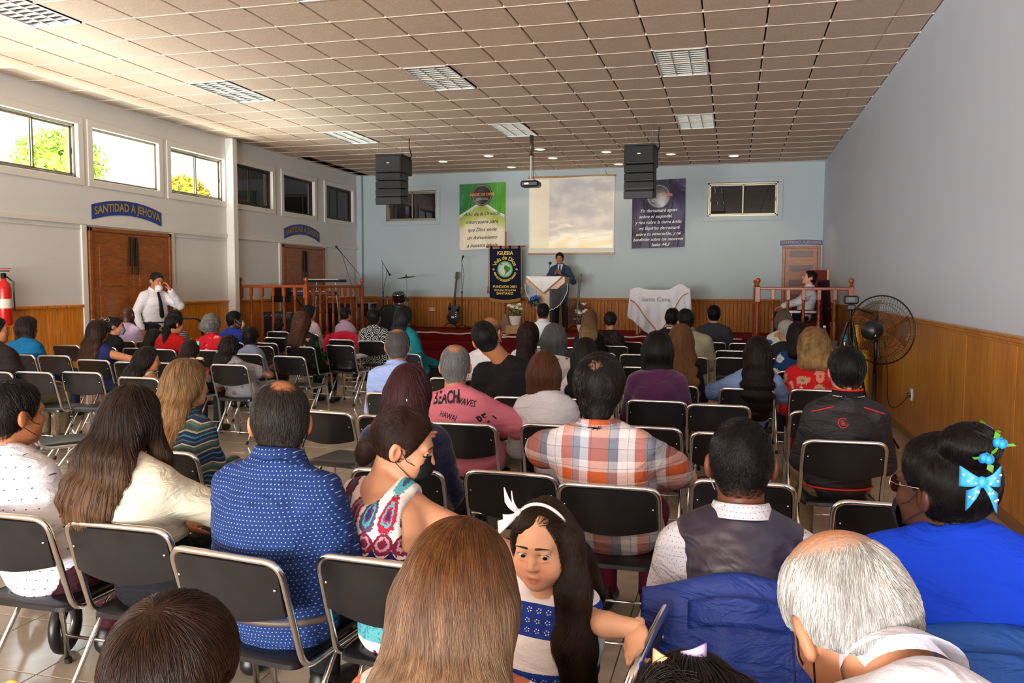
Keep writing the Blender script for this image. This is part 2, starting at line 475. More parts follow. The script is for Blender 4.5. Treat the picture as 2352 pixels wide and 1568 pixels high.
# white posts, ledge and columns of the left wall
M_POST = M_TRIM
for k, (a, b) in enumerate(((9.80, 9.90), (11.73, 11.82), (15.10, 15.19), (17.02, 17.10))):
    MB().bx(XL, XL + .03, a, b, 0, 2.42, .006).obj('trim_%d' % (k + 1), M_POST, **ST)
MB().bx(XL, XL + .035, YF, 13.32, 2.42, 2.50, .008).obj('trim_5', M_POST, **ST)
MB().bx(XL, XL + .035, 13.47, YB, 2.42, 2.50, .008).obj('trim_6', M_POST, **ST)
MB().bx(XL, XL + .02, YF, 13.32, 2.36, 2.38, .006).obj('trim_7', M_POST, **ST)
MB().bx(XL, XL + .16, 13.32, 13.47, 0, H, .012).obj('column_left', M_TRIM, **ST)
MB().bx(XL, XL + .14, YB - .12, YB, 0, H, .008).obj('trim_8', M_BACK, **ST)

wbk = bpy.data.objects['wall_back']
xs = []; x = XL
m = MB(); pw = .082
while x < 1.0:
    m.box((x + pw / 2, YB - .007, .55 + (1.25 - .55) / 2), (pw - .006, .016, .70), .005); x += pw
m.obj('beadboard_planks', M_WAINB, wbk, kind='stuff')
MB().bx(XL, 1.0, YB - .006, YB, .5, 1.25).obj('beadboard_back', plain('groove_dark', '3c1f08', .8), wbk)
MB().bx(XL, 1.0, YB - .045, YB, 1.235, 1.285, .012).obj('wainscot_cap', M_WAINB, wbk)
MB().bx(XL, 1.0, YB - .03, YB, 1.195, 1.225, .008).obj('wainscot_moulding', M_WAINB, wbk)

t = NT('right_wainscot'); v = t.obj((1, 1, 1)); s = t.xyz(v)
g = t.math('FRACT', t.math('MULTIPLY', s[1], 28.0)); g = t.math('LESS_THAN', g, .1)
n = t.noise(t.obj((1, 7, .6)), 3, 6, .62, 1.0); n2 = t.noise(t.obj((1, 1.2, .8)), 2.2, 3, .5)
c = t.ramp(t.math('ADD', t.math('MULTIPLY', n, .7), t.math('MULTIPLY', n2, .35)), [(.3, lin('a05c18')), (.75, lin('e0a04c'))])
M_WR = t.out(t.mix(t.math('MULTIPLY', g, .22), c, lin('6a3b10')), .3, 0, .5)
zR = 1.235; yy = YF; k = 0
while yy < 13.9:
    MB().bx(XR - .014, XR, yy + .0015, min(yy + 1.22, 13.9) - .0015, .0, zR, .003).obj('wainscot_panel', M_WR, wr); yy += 1.22
yy = 13.9
while yy < YB - .1:
    MB().bx(XR - .014, XR, yy + .0015, min(yy + 1.22, YB) - .0015, .5, zR, .003).obj('wainscot_panel', M_WR, wr); yy += 1.22
prof = [(0, 0), (.02, 0), (.024, .012), (.034, .02), (.036, .045), (.05, .055), (.05, .07), (0, .07)]
MB().prism(prof, YB - YF, frame_m((XR, YF, zR - .01), (-1, 0, 0), (0, 0, 1))).obj('wainscot_cap', M_WAINB, wr) if False else None
m = MB()
for (z0, z1, d) in ((zR - .03, zR - .008, .024), (zR - .008, zR + .022, .036), (zR + .022, zR + .036, .05)): m.bx(XR - d, XR, YF, YB, z0, z1, .005)
m.obj('wainscot_cap', M_WR, wr)
MB().bx(XR - .03, XR, YF, 13.9, 0, .075, .01).obj('baseboard_right', plain('baseboard_brown', '8a6038', .35), **ST)

# doors
def double_door(name, y0, y1, ztop):
    r = MB().bx(XL, XL + .05, y0 - .0, y0 + .06, 0, ztop, .006).bx(XL, XL + .05, y1 - .06, y1, 0, ztop, .006).bx(XL, XL + .05, y0, y1, ztop - .06, ztop, .006).obj(name, M_DOOR, **ST)
    mid = (y0 + y1) / 2
    for a, b, s in ((y0 + .065, mid - .003, 1), (mid + .003, y1 - .065, -1)):
        lf = MB().bx(XL + .004, XL + .03, a, b, 0, ztop - .065, .004).obj('leaf', M_DOOR, r)
        for z0, z1 in ((.2, .78), (.9, 1.42), (1.54, 2.16)):
            MB().bx(XL + .024, XL + .040, a + .13, b - .13, z0, z1, .012).obj('panel', M_DOOR, lf)
        yb = (b - .055) if s > 0 else (a + .055)
        MB().bx(XL + .03, XL + .05, yb - .032, yb + .032, ztop - .55, ztop - .1, .006).bx(XL + .05, XL + .07, yb - .014, yb + .014, ztop - .68, ztop - .12, .004).obj('bolt', M_BRONZE, r)
        hb = MB().tube(fillet([(XL + .03, yb, 1.0), (XL + .075, yb, 1.0), (XL + .075, yb - s * .11, 1.0)], .02), .008).obj('handle', M_STEEL, lf, True)
    return r
double_door('door_1', 9.92, 11.72, 2.40)
double_door('door_2', 15.20, 17.01, 2.40)
d0, d1, dz0, dz1 = 1.045, 1.76, .55, 2.41
r = MB().bx(d0 - .03, d0 + .03, YB - .05, YB, dz0, dz1, .006).bx(d1 - .03, d1 + .03, YB - .05, YB, dz0, dz1, .006).bx(d0 - .03, d1 + .03, YB - .05, YB, dz1 - .02, dz1 + .03, .006).obj('door_3', M_DOOR, **ST)
lf = MB().bx(d0 + .03, d1 - .03, YB - .028, YB - .004, dz0, dz1 - .02, .004).obj('leaf', M_DOOR, r)
for k in range(6): MB().bx(d0 + .12, d1 - .12, YB - .032, YB - .022, dz0 + .10 + k * .31, dz0 + .23 + k * .31, .004).obj('panel', M_DOOR2, lf)
MB().lathe([(.0, 0), (.012, 0), (.012, .03), (.028, .04), (.03, .06), (.018, .075), (0, .077)], (d0 + .09, YB - .028, dz0 + .95), 12, Matrix.Rotation(PI / 2, 3, 'X')).obj('knob', plain('brass', 'b08a3a', .25, 1), lf, True)

# stage with its platforms, carpeted steps and white edge trim
t = NT('maroon_carpet'); n = t.noise(t.obj(), 240, 2, .6); n2 = t.noise(t.obj(), 3, 3, .5)
M_CARPET = t.out(t.ramp(t.math('ADD', t.math('MULTIPLY', n, .5), t.math('MULTIPLY', n2, .5)), [(.3, lin('4a0a10')), (.7, lin('7c141c'))]), .95, 0, .1); t.bump(n, .6, .006)
stg = MB().bx(XL, XR, 16.7, YB, 0, .55, .01).obj('stage', M_CARPET, **ST)
MB().bx(XL, -7.45, 13.5, 16.7, 0, .55, .01).obj('platform', M_CARPET, stg)
MB().bx(.28, XR, 13.8, 16.7, 0, .55, .01).obj('platform', M_CARPET, stg)
MB().bx(-4.45, -2.95, 15.85, 16.7, 0, .55, .01).obj('platform', M_CARPET, stg)
for x0, x1 in ((-7.45, -4.45), (-2.95, .28)):
    for k in (0, 1): MB().bx(x0, x1, 16.1 + .3 * k, 16.7, 0, .185 * (k + 1), .012).obj('step', M_CARPET, stg)
MB().bx(XL, -7.42, 13.48, 13.52, .46, .56, .005).obj('platform_edge', M_RAIL, stg)
M_ROPE = plain('white_trim_cloth', 'cbbfae', .85, grain=.1)
def trim(pts):
    P = []
    for a, b in zip(pts, pts[1:]):
        n = max(2, int((Vector(b) - Vector(a)).length / .06))
        for k in range(n):
            q = Vector(a).lerp(Vector(b), k / n); q.z += .012 * math.sin(q.x * 5.3 + q.y * 7) + .006 * math.sin(q.x * 17); P.append(q)
    MB().tube(P, .016, 6).obj('edge_trim', M_ROPE, stg, True)
trim([(-7.4, 16.69, .54), (-4.5, 16.69, .54), (-4.46, 15.84, .54), (-2.96, 15.84, .54), (-2.9, 16.69, .54), (.25, 16.69, .54)])
# ------------------------------------------------------------------ ceiling lights and downlights
M_LOUV = plain('louver_aluminium', 'c2c2bc', .4, .3)
M_TUBE = emit('lamp_tube', 'f4f6f2', .35)
def ceiling_light(i, j, label):
    x0, y0 = TX0 + i * G, TY0 + j * G; cx, cy = x0 + G / 2, y0 + G
    r = thing('ceiling_light', label, 'ceiling light', (cx, cy, H), group='louvred ceiling lights')
    W, L = G - .02, 2 * G - .02
    MB().bx(-W / 2, -W / 2 + .02, -L / 2, L / 2, -.006, .08).bx(W / 2 - .02, W / 2, -L / 2, L / 2, -.006, .08).bx(-W / 2, W / 2, -L / 2, -L / 2 + .02, -.006, .08).bx(-W / 2, W / 2, L / 2 - .02, L / 2, -.006, .08).obj('frame', M_WHITE, r)
    MB().bx(-W / 2, W / 2, -L / 2, L / 2, .085, .095).obj('reflector', M_LOUV, r)
    for k in range(3):
        xc = (k - 1) * W / 3
        m = MB()
        for q in range(13): m.box((xc, -L / 2 + .05 + q * (L - .1) / 12, .022), (W / 3 - .012, .006, .042))
        m.bx(xc - W / 6, xc - W / 6 + .006, -L / 2 + .02, L / 2 - .02, 0, .045).bx(xc + W / 6 - .006, xc + W / 6, -L / 2 + .02, L / 2 - .02, 0, .045)
        m.obj('louver', M_LOUV, r)
        MB().tube([(xc, -L / 2 + .03, .062), (xc, L / 2 - .03, .062)], .013, 8).obj('lamp_tube', M_TUBE, r, True)
CL = {(0, 0): 'louvred ceiling light on the right, the nearer of the two above the right seats', (0, 6): 'louvred ceiling light on the right, the farther one near the hanging speaker',
      (-5, 0): 'louvred ceiling light in the middle of the ceiling, the nearer one', (-5, 6): 'louvred ceiling light in the middle of the ceiling, just before the projector pole',
      (-10, 0): 'louvred ceiling light near the left windows, second from the camera', (-10, 6): 'louvred ceiling light near the left windows, farthest from the camera',
      (-10, -6): 'louvred ceiling light cut by the top left corner of the photo', (-5, -6): 'louvred ceiling light just peeping in at the top edge of the photo'}
for (i, j), lb in CL.items(): ceiling_light(i, j, lb)
M_DL = emit('downlight_lens', 'ffd98a', 6.0); M_DLH = emit('downlight_lens_bright', 'fff2d8', 14.0)
DL = [(-6.09, 16.94, 'leftmost'), (-4.91, 16.43, 'second from the left'), (-4.88, 18.12, 'third from the left, close to the stage wall'), (-3.70, 15.88, 'just right of the projector pole'),
      (-3.69, 17.02, 'behind the one beside the projector pole'), (-2.49, 16.50, 'just left of the right hanging speaker'), (-2.48, 18.22, 'above the right end of the screen'), (-1.27, 17.08, 'just right of the right hanging speaker'), (-.04, 17.61, 'rightmost and brightest')]
for k, (x, y, lb) in enumerate(DL):
    r = thing('downlight', 'round warm recessed downlight over the stage, ' + lb, 'downlight', (x, y, H - .006), group='round downlights over the stage')
    MB().lathe([(.115, .004), (.115, -.006), (.1, -.012), (.088, -.004), (.088, .004)], n=20).obj('rim', M_WHITE, r, True)
    MB().lathe([(.086, .003), (.086, -.004), (0.001, -.008)], n=20).obj('lens', M_DLH if k == 8 else M_DL, r, True)
    l = bpy.data.lights.new('downlight_lamp', 'SPOT'); l.energy = 26 if k == 8 else 12; l.color = (1, .8, .5); l.spot_size = math.radians(110); l.shadow_soft_size = .08
    o = bpy.data.objects.new('downlight_lamp', l); COL.objects.link(o); o.parent = r; o.location = (0, 0, -.03)

# ------------------------------------------------------------------ hanging loudspeaker arrays, projector, screen
M_GRILLE = plain('speaker_grille', '19191a', .6, 0, .3, .25, 220)
M_CABI = plain('speaker_cabinet', '1d1d1e', .5, 0, .3, .1, 80)
def speaker_array(name, cx, label, rz):
    Y = 13.85
    r = thing(name, label, 'loudspeaker', (cx, Y, 3.02), rz, group='hanging loudspeaker columns')
    W = .49
    MB().bx(-W / 2, W / 2, 0, .62, .57, .87, .012).obj('cabinet', M_CABI, r)
    MB().bx(-W / 2 + .02, W / 2 - .02, -.014, .004, .60, .85, .006).obj('grille', M_GRILLE, r)
    z = .57
    for k in range(4):
        h = .138
        c = Matrix.Rotation(math.radians(2.0 * (k + 1)), 4, 'X')
        b = MB().box((0, .2 - .004 * k, z - h / 2), (W, .40, h - .006), .01, M=c).obj('cabinet', M_CABI, r)
        MB().box((0, -.012 + .006 * k, z - h / 2), (W - .03, .02, h - .035), .005, M=c).obj('grille', M_GRILLE, b)
        z -= h
    MB().bx(-W / 2 - .01, W / 2 + .01, .02, .5, .87, .90, .005).obj('rigging_frame', M_BLACKM, r)
    MB().box((0, -.017, .735), (.055, .004, .018), .002).obj('badge', plain('badge_silver', 'b9b4a6', .3, .8), r)
    for px, py in ((-W / 2 + .03, .06), (W / 2 - .03, .06), (0, .42)): MB().tube([(px, py, .9), (px, py, 1.21)], .005, 6).obj('hanging_rod', M_STEEL, r)
    MB().tube([(W / 2 - .02, .5, .80), (W / 2 + .04, .46, .92), (W / 2 + .02, .4, 1.05), (W / 2 + .05, .3, 1.21)], .011, 6).obj('cable', M_BLACK, r, True)
speaker_array('speaker_column', -6.02, 'black column of stacked loudspeakers hanging over the left of the stage', 0.06)
speaker_array('speaker_column', -1.55, 'black column of stacked loudspeakers hanging over the purple banner', -.03)
r = thing('projector', 'dark ceiling projector on a white pole before the screen', 'projector', (-3.52, 14.4, 3.37))
MB().box((0, 0, 0), (.33, .26, .11), .03).obj('body', plain('projector_body', '26262a', .35), r, 40)
MB().lathe([(.0, 0), (.035, 0), (.035, .02), (.02, .03), (.0, .03)], (.07, .13, 0), 14, Matrix.Rotation(-PI / 2, 3, 'X')).obj('lens', M_BLACKM, r, True)
MB().box((-.05, -.132, .0), (.08, .004, .03), .002).obj('label_plate', plain('badge_silver', 'b9b4a6', .3, .8), r)
MB().box((0, 0, .075), (.14, .14, .03), .008).tube([(0, 0, .08), (0, 0, .5)], .02, 10).obj('mount', plain('mount_grey', 'a9a39a', .4, .3), r)
MB().tube([(0, 0, .5), (0, 0, .86)], .027, 10).obj('pole', plain('pole_dark', '55504a', .4, .5), r, True)
MB().tube([(.02, .1, .05), (.04, .02, .3), (.035, 0, .86)], .006, 5).obj('cable', M_BLACK, r, True)

# projection screen with the faint projected picture of a cloudy sunrise
t = NT('projected_picture'); v = t.obj(); s = t.xyz(v)
n = t.noise(t.obj((1.0, 1, 2.6)), 1.5, 5, .55, .8); n2 = t.noise(t.obj((1, 1, 1.4), loc=(3, 0, 1)), 2.6, 4, .5)
sky = t.ramp(t.math('ADD', t.math('MULTIPLY', s[2], .36), t.math('MULTIPLY', n, .55)), [(.16, lin('c09474')), (.29, lin('f2cf8c')), (.40, lin('fff4d4')), (.50, lin('bca8a0')), (.64, lin('9c9296')), (.85, lin('84808a'))])
sky = t.mix(t.math('MULTIPLY', t.math('SUBTRACT', n2, .45, clamp=True), 1.6), sky, lin('fff0cc'))
inside = t.math('MULTIPLY', t.math('MULTIPLY', t.math('LESS_THAN', t.math('ABSOLUTE', s[0]), .97), t.math('GREATER_THAN', s[2], .14)), t.math('LESS_THAN', s[2], 1.72))
leftb = t.math('LESS_THAN', s[0], -.52)
sky = t.mix(t.math('MULTIPLY', leftb, .75), sky, lin('d8c6a0'))
t.out(lin('a39e92'), .7, 0, .1); t.set(t.b.inputs['Emission Color'], t.mix(inside, lin('efe6d2'), sky)); t.set(t.b.inputs['Emission Strength'], t.math('MULTIPLY_ADD', inside, .26, .24))
M_SCR = t.m
r = thing('projection_screen', 'white roll-down projection screen showing a cloudy sunrise on the stage wall', 'screen', (-3.64, YB - .03, 2.29))
MB().grid(lambda u, q: (-1.0 + 2.0 * u, -.03 + .02 * math.sin(u * PI * 2), .03 + 1.73 * q), 24, 6).obj('canvas', M_SCR, r, True)
for zz in (0.0, 1.76): MB().box((0, -.03, zz + .012), (2.04, .035, .04), .01).obj('slat', wood('slat_wood', '8a5a20', 'b57c38', (2, 9, 9)), r)
for xx in (-.82, .82): MB().tube([(xx, -.03, 1.79), (xx - .05, -.01, 1.90)], .004, 5).obj('hook', M_STEEL, r)

# ------------------------------------------------------------------ banners
def vinyl(name, fn):
    t = NT(name); fn(t); t.b.inputs['Roughness'].default_value = .40; t.b.inputs['Specular IOR Level'].default_value = .25
    n = t.noise(t.obj((2.2, 1, .7)), 2.6, 4, .5, .9); t.bump(n, .5, .05); return t.m
def green(t):
    s = t.xyz(t.obj()); n = t.noise(t.obj(), 1.4, 2, .4)
    e = t.math('ADD', t.math('MULTIPLY', s[2], .64), t.math('MULTIPLY', t.math('ABSOLUTE', s[0]), .32)); e = t.math('ADD', e, t.math('MULTIPLY', n, .12))
    g = t.mix(t.math('MULTIPLY_ADD', s[0], .9, .5, clamp=True), lin('0f6a32'), lin('4f9a1c'))
    c = t.ramp(e, [(.50, lin('e3d6bd')), (.58, lin('b9bd5e')), (.70, lin('98a851')), (.80, (1, 1, 1, 1))])
    c = t.mix(t.math('GREATER_THAN', e, .76), c, g); t.out(c)
def purple(t):
    n = t.noise(t.obj(), 1.3, 2, .4); t.out(t.ramp(n, [(.35, lin('1d1626')), (.6, lin('33254a'))]))
M_GREEN, M_PURPLE = vinyl('green_banner_print', green), vinyl('purple_banner_print', purple)
def banner(name, x0, x1, z0, z1, mat, label, lines, col, emb, tilt=0):
    W, Hh = x1 - x0, z1 - z0; cx = (x0 + x1) / 2
    r = thing(name, label, 'banner', (cx, YB - .03, z0))
    rngb = random.Random(len(lines))
    ph = [rngb.uniform(0, 6) for _ in range(4)]
    def depth(x, z):
        k = 1 - abs(2 * z / Hh - .9) * .5
        return -.02 - .018 * k * (math.sin(x * 9 + z * 3 + ph[0]) * .5 + math.sin(x * 15 - z * 5 + ph[1]) * .35 + math.sin(x * 5 + z * 8 + ph[2]) * .4 + 1)
    MB().grid(lambda u, q: (-W / 2 + W * u, depth(-W / 2 + W * u, Hh * q), Hh * q + tilt * (u - .5)), 40, 44).obj('sheet', mat, r, True)
    def lay(v, f, nm, mt, off=.004):
        pts = [(p[0], depth(p[0], p[2]) - off, p[2] + tilt * p[0] / W) for p in v]
        MB().add(pts, f).obj(nm, mt, r)
    for txt, z, size, x in lines:
        v, f = text_mesh(txt, size * .88, shear=.35, bold=.0016)
        lay([(p[0] + x, 0, p[1] + z) for p in v], f, 'lettering', col, .006)
    ez, er = emb
    n = 40
    def ring(r0, r1, mt, off, zs=1.0):
        g = [((r0 + (r1 - r0) * j / 6) * math.cos(2 * PI * i / n), 0, ez + (r0 + (r1 - r0) * j / 6) * math.sin(2 * PI * i / n)) for i in range(n) for j in range(7)]
        f = [(i * 7 + j, i * 7 + j + 1, ((i + 1) % n) * 7 + j + 1, ((i + 1) % n) * 7 + j) for i in range(n) for j in range(6)]
        lay(g, f, 'emblem', mt, off)
    ring(.002, er, plain('emblem_dark', '231c1e', .3), .005); ring(er * .86, er * .93, plain('emblem_grey', '8a7d76', .35), .008)
    for q in (-.38, -.5): lay([((u - .5) * er * 1.2, 0, ez + q * er + .06 * er * math.cos((u - .5) * 3) + w_ * .02) for u in np.linspace(0, 1, 12) for w_ in (0, 1)], [(2 * i, 2 * i + 2, 2 * i + 3, 2 * i + 1) for i in range(11)], 'emblem_stripe', plain('emblem_grey', '8a7d76', .35), .008)
    v, f = text_mesh('AMOR DE DIOS', er * .34, bold=.003); lay([(p[0], 0, p[1] + ez + er * .05) for p in v], f, 'lettering', plain('emblem_orange', 'e08434', .4), .010)
banner('green_banner', -6.34, -5.22, 2.42, 3.97, M_GREEN, 'green and cream vinyl banner with script lettering left of the screen',
       [('Año de la Oración', .83, .135, 0), ('intercesora para', .645, .135, 0), ('que Dios envíe', .46, .135, 0), ('un Avivamiento', .275, .135, 0), ('a nuestra iglesia', .09, .135, 0)], plain('banner_ink', '17342a', .5), (1.27, .255), .03)
banner('purple_banner', -2.24, -1.07, 2.42, 3.93, M_PURPLE, 'dark purple vinyl banner with white scripture verse right of the screen',
       [('Yo derramaré aguas', .83, .115, 0), ('sobre el sequedal,', .70, .115, -.06), ('y ríos sobre la tierra árida;', .57, .108, 0), ('mi Espíritu derramaré', .44, .115, .02), ('sobre tu generación, y mi', .31, .11, 0), ('bendición sobre tus renuevos', .19, .105, 0), ('Isaías 44:3', .07, .11, .05)],
       plain('banner_white_ink', 'ddd4d2', .5), (1.15, .26), .03)

# standard of the church on its wooden pole
r = thing('church_standard', 'dark blue embroidered church standard with globe hanging on wooden pole', 'banner', (-5.08, 18.35, .55))
M_NAVY = plain('navy_velvet', '10142e', .85, 0, .2, .2, 90); M_GOLD = plain('gold_thread', 'd8b42c', .5); M_FRINGE = plain('gold_fringe', '9c6a22', .7, grain=.3, gscale=150)
W = .74; zt, zb = 1.86, .72
def sd(x, z): return -.03 - .012 * math.sin(x * 11 + 1) * (1 - (z - zb) / (zt - zb) * .6)
def bot(x): return zb - .05 * math.cos(x / W * PI) * 1
MB().grid(lambda u, q: (-W / 2 + W * u, sd(-W / 2 + W * u, 1), bot(-W / 2 + W * u) + (zt - bot(-W / 2 + W * u)) * q), 30, 24, .006).obj('cloth', M_NAVY, r, True)
MB().grid(lambda u, q: (-W / 2 + W * u, sd(-W / 2 + W * u, 1) - .006, bot(-W / 2 + W * u) - .07 * q + .012), 60, 2, .006).obj('fringe', M_FRINGE, r)
for s in (-1, 1):
    MB().tube([(s * (W / 2 + .01), -.03, zt + .05), (s * (W / 2 + .02), -.035, 1.3), (s * (W / 2 + .03), -.035, .98)], .011, 6).obj('cord', M_FRINGE, r, True)
    MB().lathe([(.012, 0), (.03, -.03), (.022, -.05), (.035, -.16), (0.001, -.165)], (s * (W / 2 + .03), -.035, .99), 10).obj('tassel', M_FRINGE, r, True)
MB().tube([(-.46, -.015, zt + .045), (.46, -.015, zt + .045)], .018, 8).obj('crossbar', M_RAIL, r, True)
MB().tube([(0.0, .02, .02), (0.0, .02, 2.25)], .02, 10).obj('pole', M_RAIL, r, True)
MB().lathe([(.14, 0), (.14, .02), (.05, .05), (.025, .1), (0.001, .1)], (0, .02, 0), 16).obj('base', M_RAIL, r, True)
for k in range(4): MB().box((-.33 + .22 * k, -.02, zt + .03), (.05, .03, .075), .004).obj('hanging_loop', M_NAVY, r)
def on_std(v, f, nm, mat, off): MB().add([(p[0], sd(p[0], 1) - off, p[1]) for p in v], f).obj(nm, mat, r)
def flat(txt, size, z, bold=.003):
    v, f = text_mesh(txt, size, bold=bold); on_std([(p[0], p[1] + z) for p in v], f, 'lettering', M_GOLD, .012)
flat('IGLESIA', .115, 1.755); flat('FUNDADA 2001', .082, .985, .002); flat('ESQUINA DE LUCAS', .058, .905, .0015); flat('SANTIAGO', .082, .83, .002)
gz = 1.385; GR = .20
def arc(txt, size, R, a0, below=False, sp=1.0):
    v, f = text_mesh(txt, size, bold=.002, spacing=sp); out = []
    for p in v:
        if not below: a = a0 - p[0] / R; rr = R + p[1]; out.append((rr * math.cos(a), gz + rr * math.sin(a)))
        else: a = a0 + p[0] / R; rr = R - p[1]; out.append((rr * math.cos(a), gz + rr * math.sin(a)))
    on_std(out, f, 'lettering', M_GOLD, .012)
arc('Vida de Dios', .125, .262, PI / 2, False, 1.0); arc('MINISTERIO', .07, .262, -PI / 2 - .62, True); arc('CRISTIANO', .07, .262, -PI / 2 + .62, True)
t = NT('globe_embroidery'); s = t.xyz(t.obj(loc=(0, 0, -gz))); rr = t.math('SQRT', t.math('ADD', t.math('MULTIPLY', s[0], s[0]), t.math('MULTIPLY', s[2], s[2])))
M_GLOBE = t.out(t.ramp(t.math('DIVIDE', rr, GR), [(.5, lin('cfc8c0')), (.8, lin('8fb79a')), (.93, lin('1d6b38')), (1.0, lin('123a24'))]), .8, 0, .2)
n = 36; g = [(GR * j / 8 * math.cos(2 * PI * i / n) + 1e-5, gz + GR * j / 8 * math.sin(2 * PI * i / n)) for i in range(n) for j in range(9)]
on_std(g, [(i * 9 + j, i * 9 + j + 1, ((i + 1) % n) * 9 + j + 1, ((i + 1) % n) * 9 + j) for i in range(n) for j in range(8)], 'globe', M_GLOBE, .010)
SA = [(-.01, .085), (.03, .09), (.075, .07), (.13, .035), (.135, .015), (.115, -.03), (.085, -.055), (.06, -.075), (.03, -.10), (.005, -.135), (-.015, -.155), (-.005, -.12), (.012, -.08), (.02, -.045), (-.005, -.02), (-.02, .02), (-.02, .05)]
M_CONT = plain('continent_green', '2f7a22', .8)
on_std([(x, gz + z) for x, z in SA] + [(.05, gz)], [(i, (i + 1) % len(SA), len(SA)) for i in range(len(SA))], 'continent', M_CONT, .014)
CA = [(-.13, .15), (-.09, .13), (-.06, .11), (-.03, .085), (-.04, .08), (-.08, .10), (-.12, .12)]
on_std([(x, gz + z) for x, z in CA], [tuple(range(len(CA)))], 'continent', M_CONT, .014)
for s in (-1, 1):
    st = []
    for k in range(12):
        R_ = .03 if k % 2 == 0 else .018; st.append((s * .275 + R_ * math.cos(PI / 6 * k + PI / 2), gz + R_ * math.sin(PI / 6 * k + PI / 2)))
    inn = [(s * .275 + .010 * math.cos(PI / 6 * k + PI / 2), gz + .010 * math.sin(PI / 6 * k + PI / 2)) for k in range(12)]
    on_std(st + inn, [(k, (k + 1) % 12, 12 + (k + 1) % 12, 12 + k) for k in range(12)], 'star', M_GOLD, .012)

# ------------------------------------------------------------------ arched door signs
M_SIGNB = plain('sign_blue', '1d3f86', .5); M_SIGNG = plain('sign_gold', 'a8853a', .45)
def arch_sign(label, M, Lh, hh, rise, txt, size, bold):
    r = thing('door_sign', label, 'sign', (0, 0, 0), group='blue SANTIDAD A JEHOVA signs')
    f = lambda x: rise * (1 - (2 * x / Lh) ** 2)
    m = MB().grid(lambda u, q: M @ Vector((-Lh / 2 + Lh * u, f(-Lh / 2 + Lh * u) + hh * (q - .5), .012)), 24, 1, .014)
    m.obj('board', M_SIGNB, r)
    v, ff = text_mesh(txt, size, bold=bold)
    sc = (Lh * .95) / (v[:, 0].max() - v[:, 0].min())
    MB().add([M @ Vector((p[0] * sc, p[1] + f(p[0] * sc), .017)) for p in v], ff).obj('lettering', M_SIGNG, r)
arch_sign('arched blue SANTIDAD A JEHOVA sign over the nearer double door', frame_m((XL, 10.78, 2.62), (0, 1, 0), (0, 0, 1)), 1.5, .215, .11, 'SANTIDAD A JEHOVA', .165, .004)
arch_sign('arched blue SANTIDAD A JEHOVA sign over the farther double door', frame_m((XL, 16.08, 2.62), (0, 1, 0), (0, 0, 1)), 1.5, .215, .13, 'SANTIDAD A JEHOVA', .165, .004)
arch_sign('narrow blue SANTIDAD A JEHOVA sign over the single door on the stage', frame_m((1.395, YB, 2.50), (1, 0, 0), (0, 0, 1)), .86, .105, .02, 'SANTIDAD A JEHOVA', .075, .0025)

# ------------------------------------------------------------------ turned balustrades of the two side platforms
base_prof = [(.024, .0), (.030, .012), (.020, .03), (.026, .05), (.030, .10), (.033, .30), (.030, .40), (.022, .52), (.020, .56), (.026, .58), (.02, .60), (.024, .66), (.026, .70)]
def baluster_mesh():
    m = MB().bx(-.028, .028, -.028, .028, 0, .10, .004)
    m.lathe([(.027, .10), (.031, .115), (.021, .13), (.028, .15), (.032, .22), (.030, .34), (.024, .44), (.020, .47), (.028, .485), (.02, .50), (.024, .54), (.021, .72), (.026, .735), (.019, .75), (.022, .775), (.028, .79)], n=10)
    m.bx(-.029, .029, -.029, .029, .79, .965, .005); return m.mesh('baluster', M_RAIL, 35)
def newel_mesh(h=1.02):
    m = MB().bx(-.04, .04, -.04, .04, 0, .14, .005)
    m.lathe([(.036, .14), (.042, .16), (.03, .18), (.04, .22), (.042, .35), (.032, .5), (.036, .52), (.03, .54), (.034, .75), (.038, .77)], n=12)
    m.bx(-.042, .042, -.042, .042, .77, h, .006)
    m.lathe([(.03, h), (.034, h + .015), (.016, h + .03), (.018, h + .045), (.036, h + .07), (.042, h + .095), (.034, h + .125), (.012, h + .14), (.001, h + .142)], n=14); return m.mesh('newel_post', M_RAIL, 35)
BAL, NEW = baluster_mesh(), newel_mesh()
def balustrade(label, runs, newels):
    r = thing('balustrade', label, 'railing', (runs[0][0][0], runs[0][0][1], .55), group=None); ox, oy = runs[0][0][0], runs[0][0][1]
    for (a, b, n) in runs:
        a, b = Vector((a[0] - ox, a[1] - oy, 0)), Vector((b[0] - ox, b[1] - oy, 0)); d = b - a; L = d.length; ang = math.atan2(d.y, d.x); mid = (a + b) / 2
        MB().box((mid.x, mid.y, .99), (L, .075, .05), .014, ang).obj('hand_rail', M_RAIL, r)
        MB().box((mid.x, mid.y, .03), (L, .055, .04), .006, ang).obj('foot_rail', M_RAIL, r)
        for k in range(n):
            q = a + d * ((k + 1) / (n + 1)); link('baluster', BAL, r, (q.x, q.y, .02), ang)
    for (x, y) in newels: link('newel_post', NEW, r, (x - ox, y - oy, .0))
balustrade('red-brown turned wooden balustrade round the band platform on the left', [((-8.93, 13.62), (-7.56, 13.62), 5), ((-7.56, 13.62), (-7.60, 16.05), 8)], [(-8.93, 13.62), (-7.56, 13.62), (-7.60, 16.05)])
balustrade('red-brown turned wooden balustrade round the seats platform on the right', [((.385, 13.9), (1.79, 13.9), 5), ((.385, 13.9), (.40, 16.0), 7)], [(.385, 13.9), (1.79, 13.9), (.40, 16.0)])

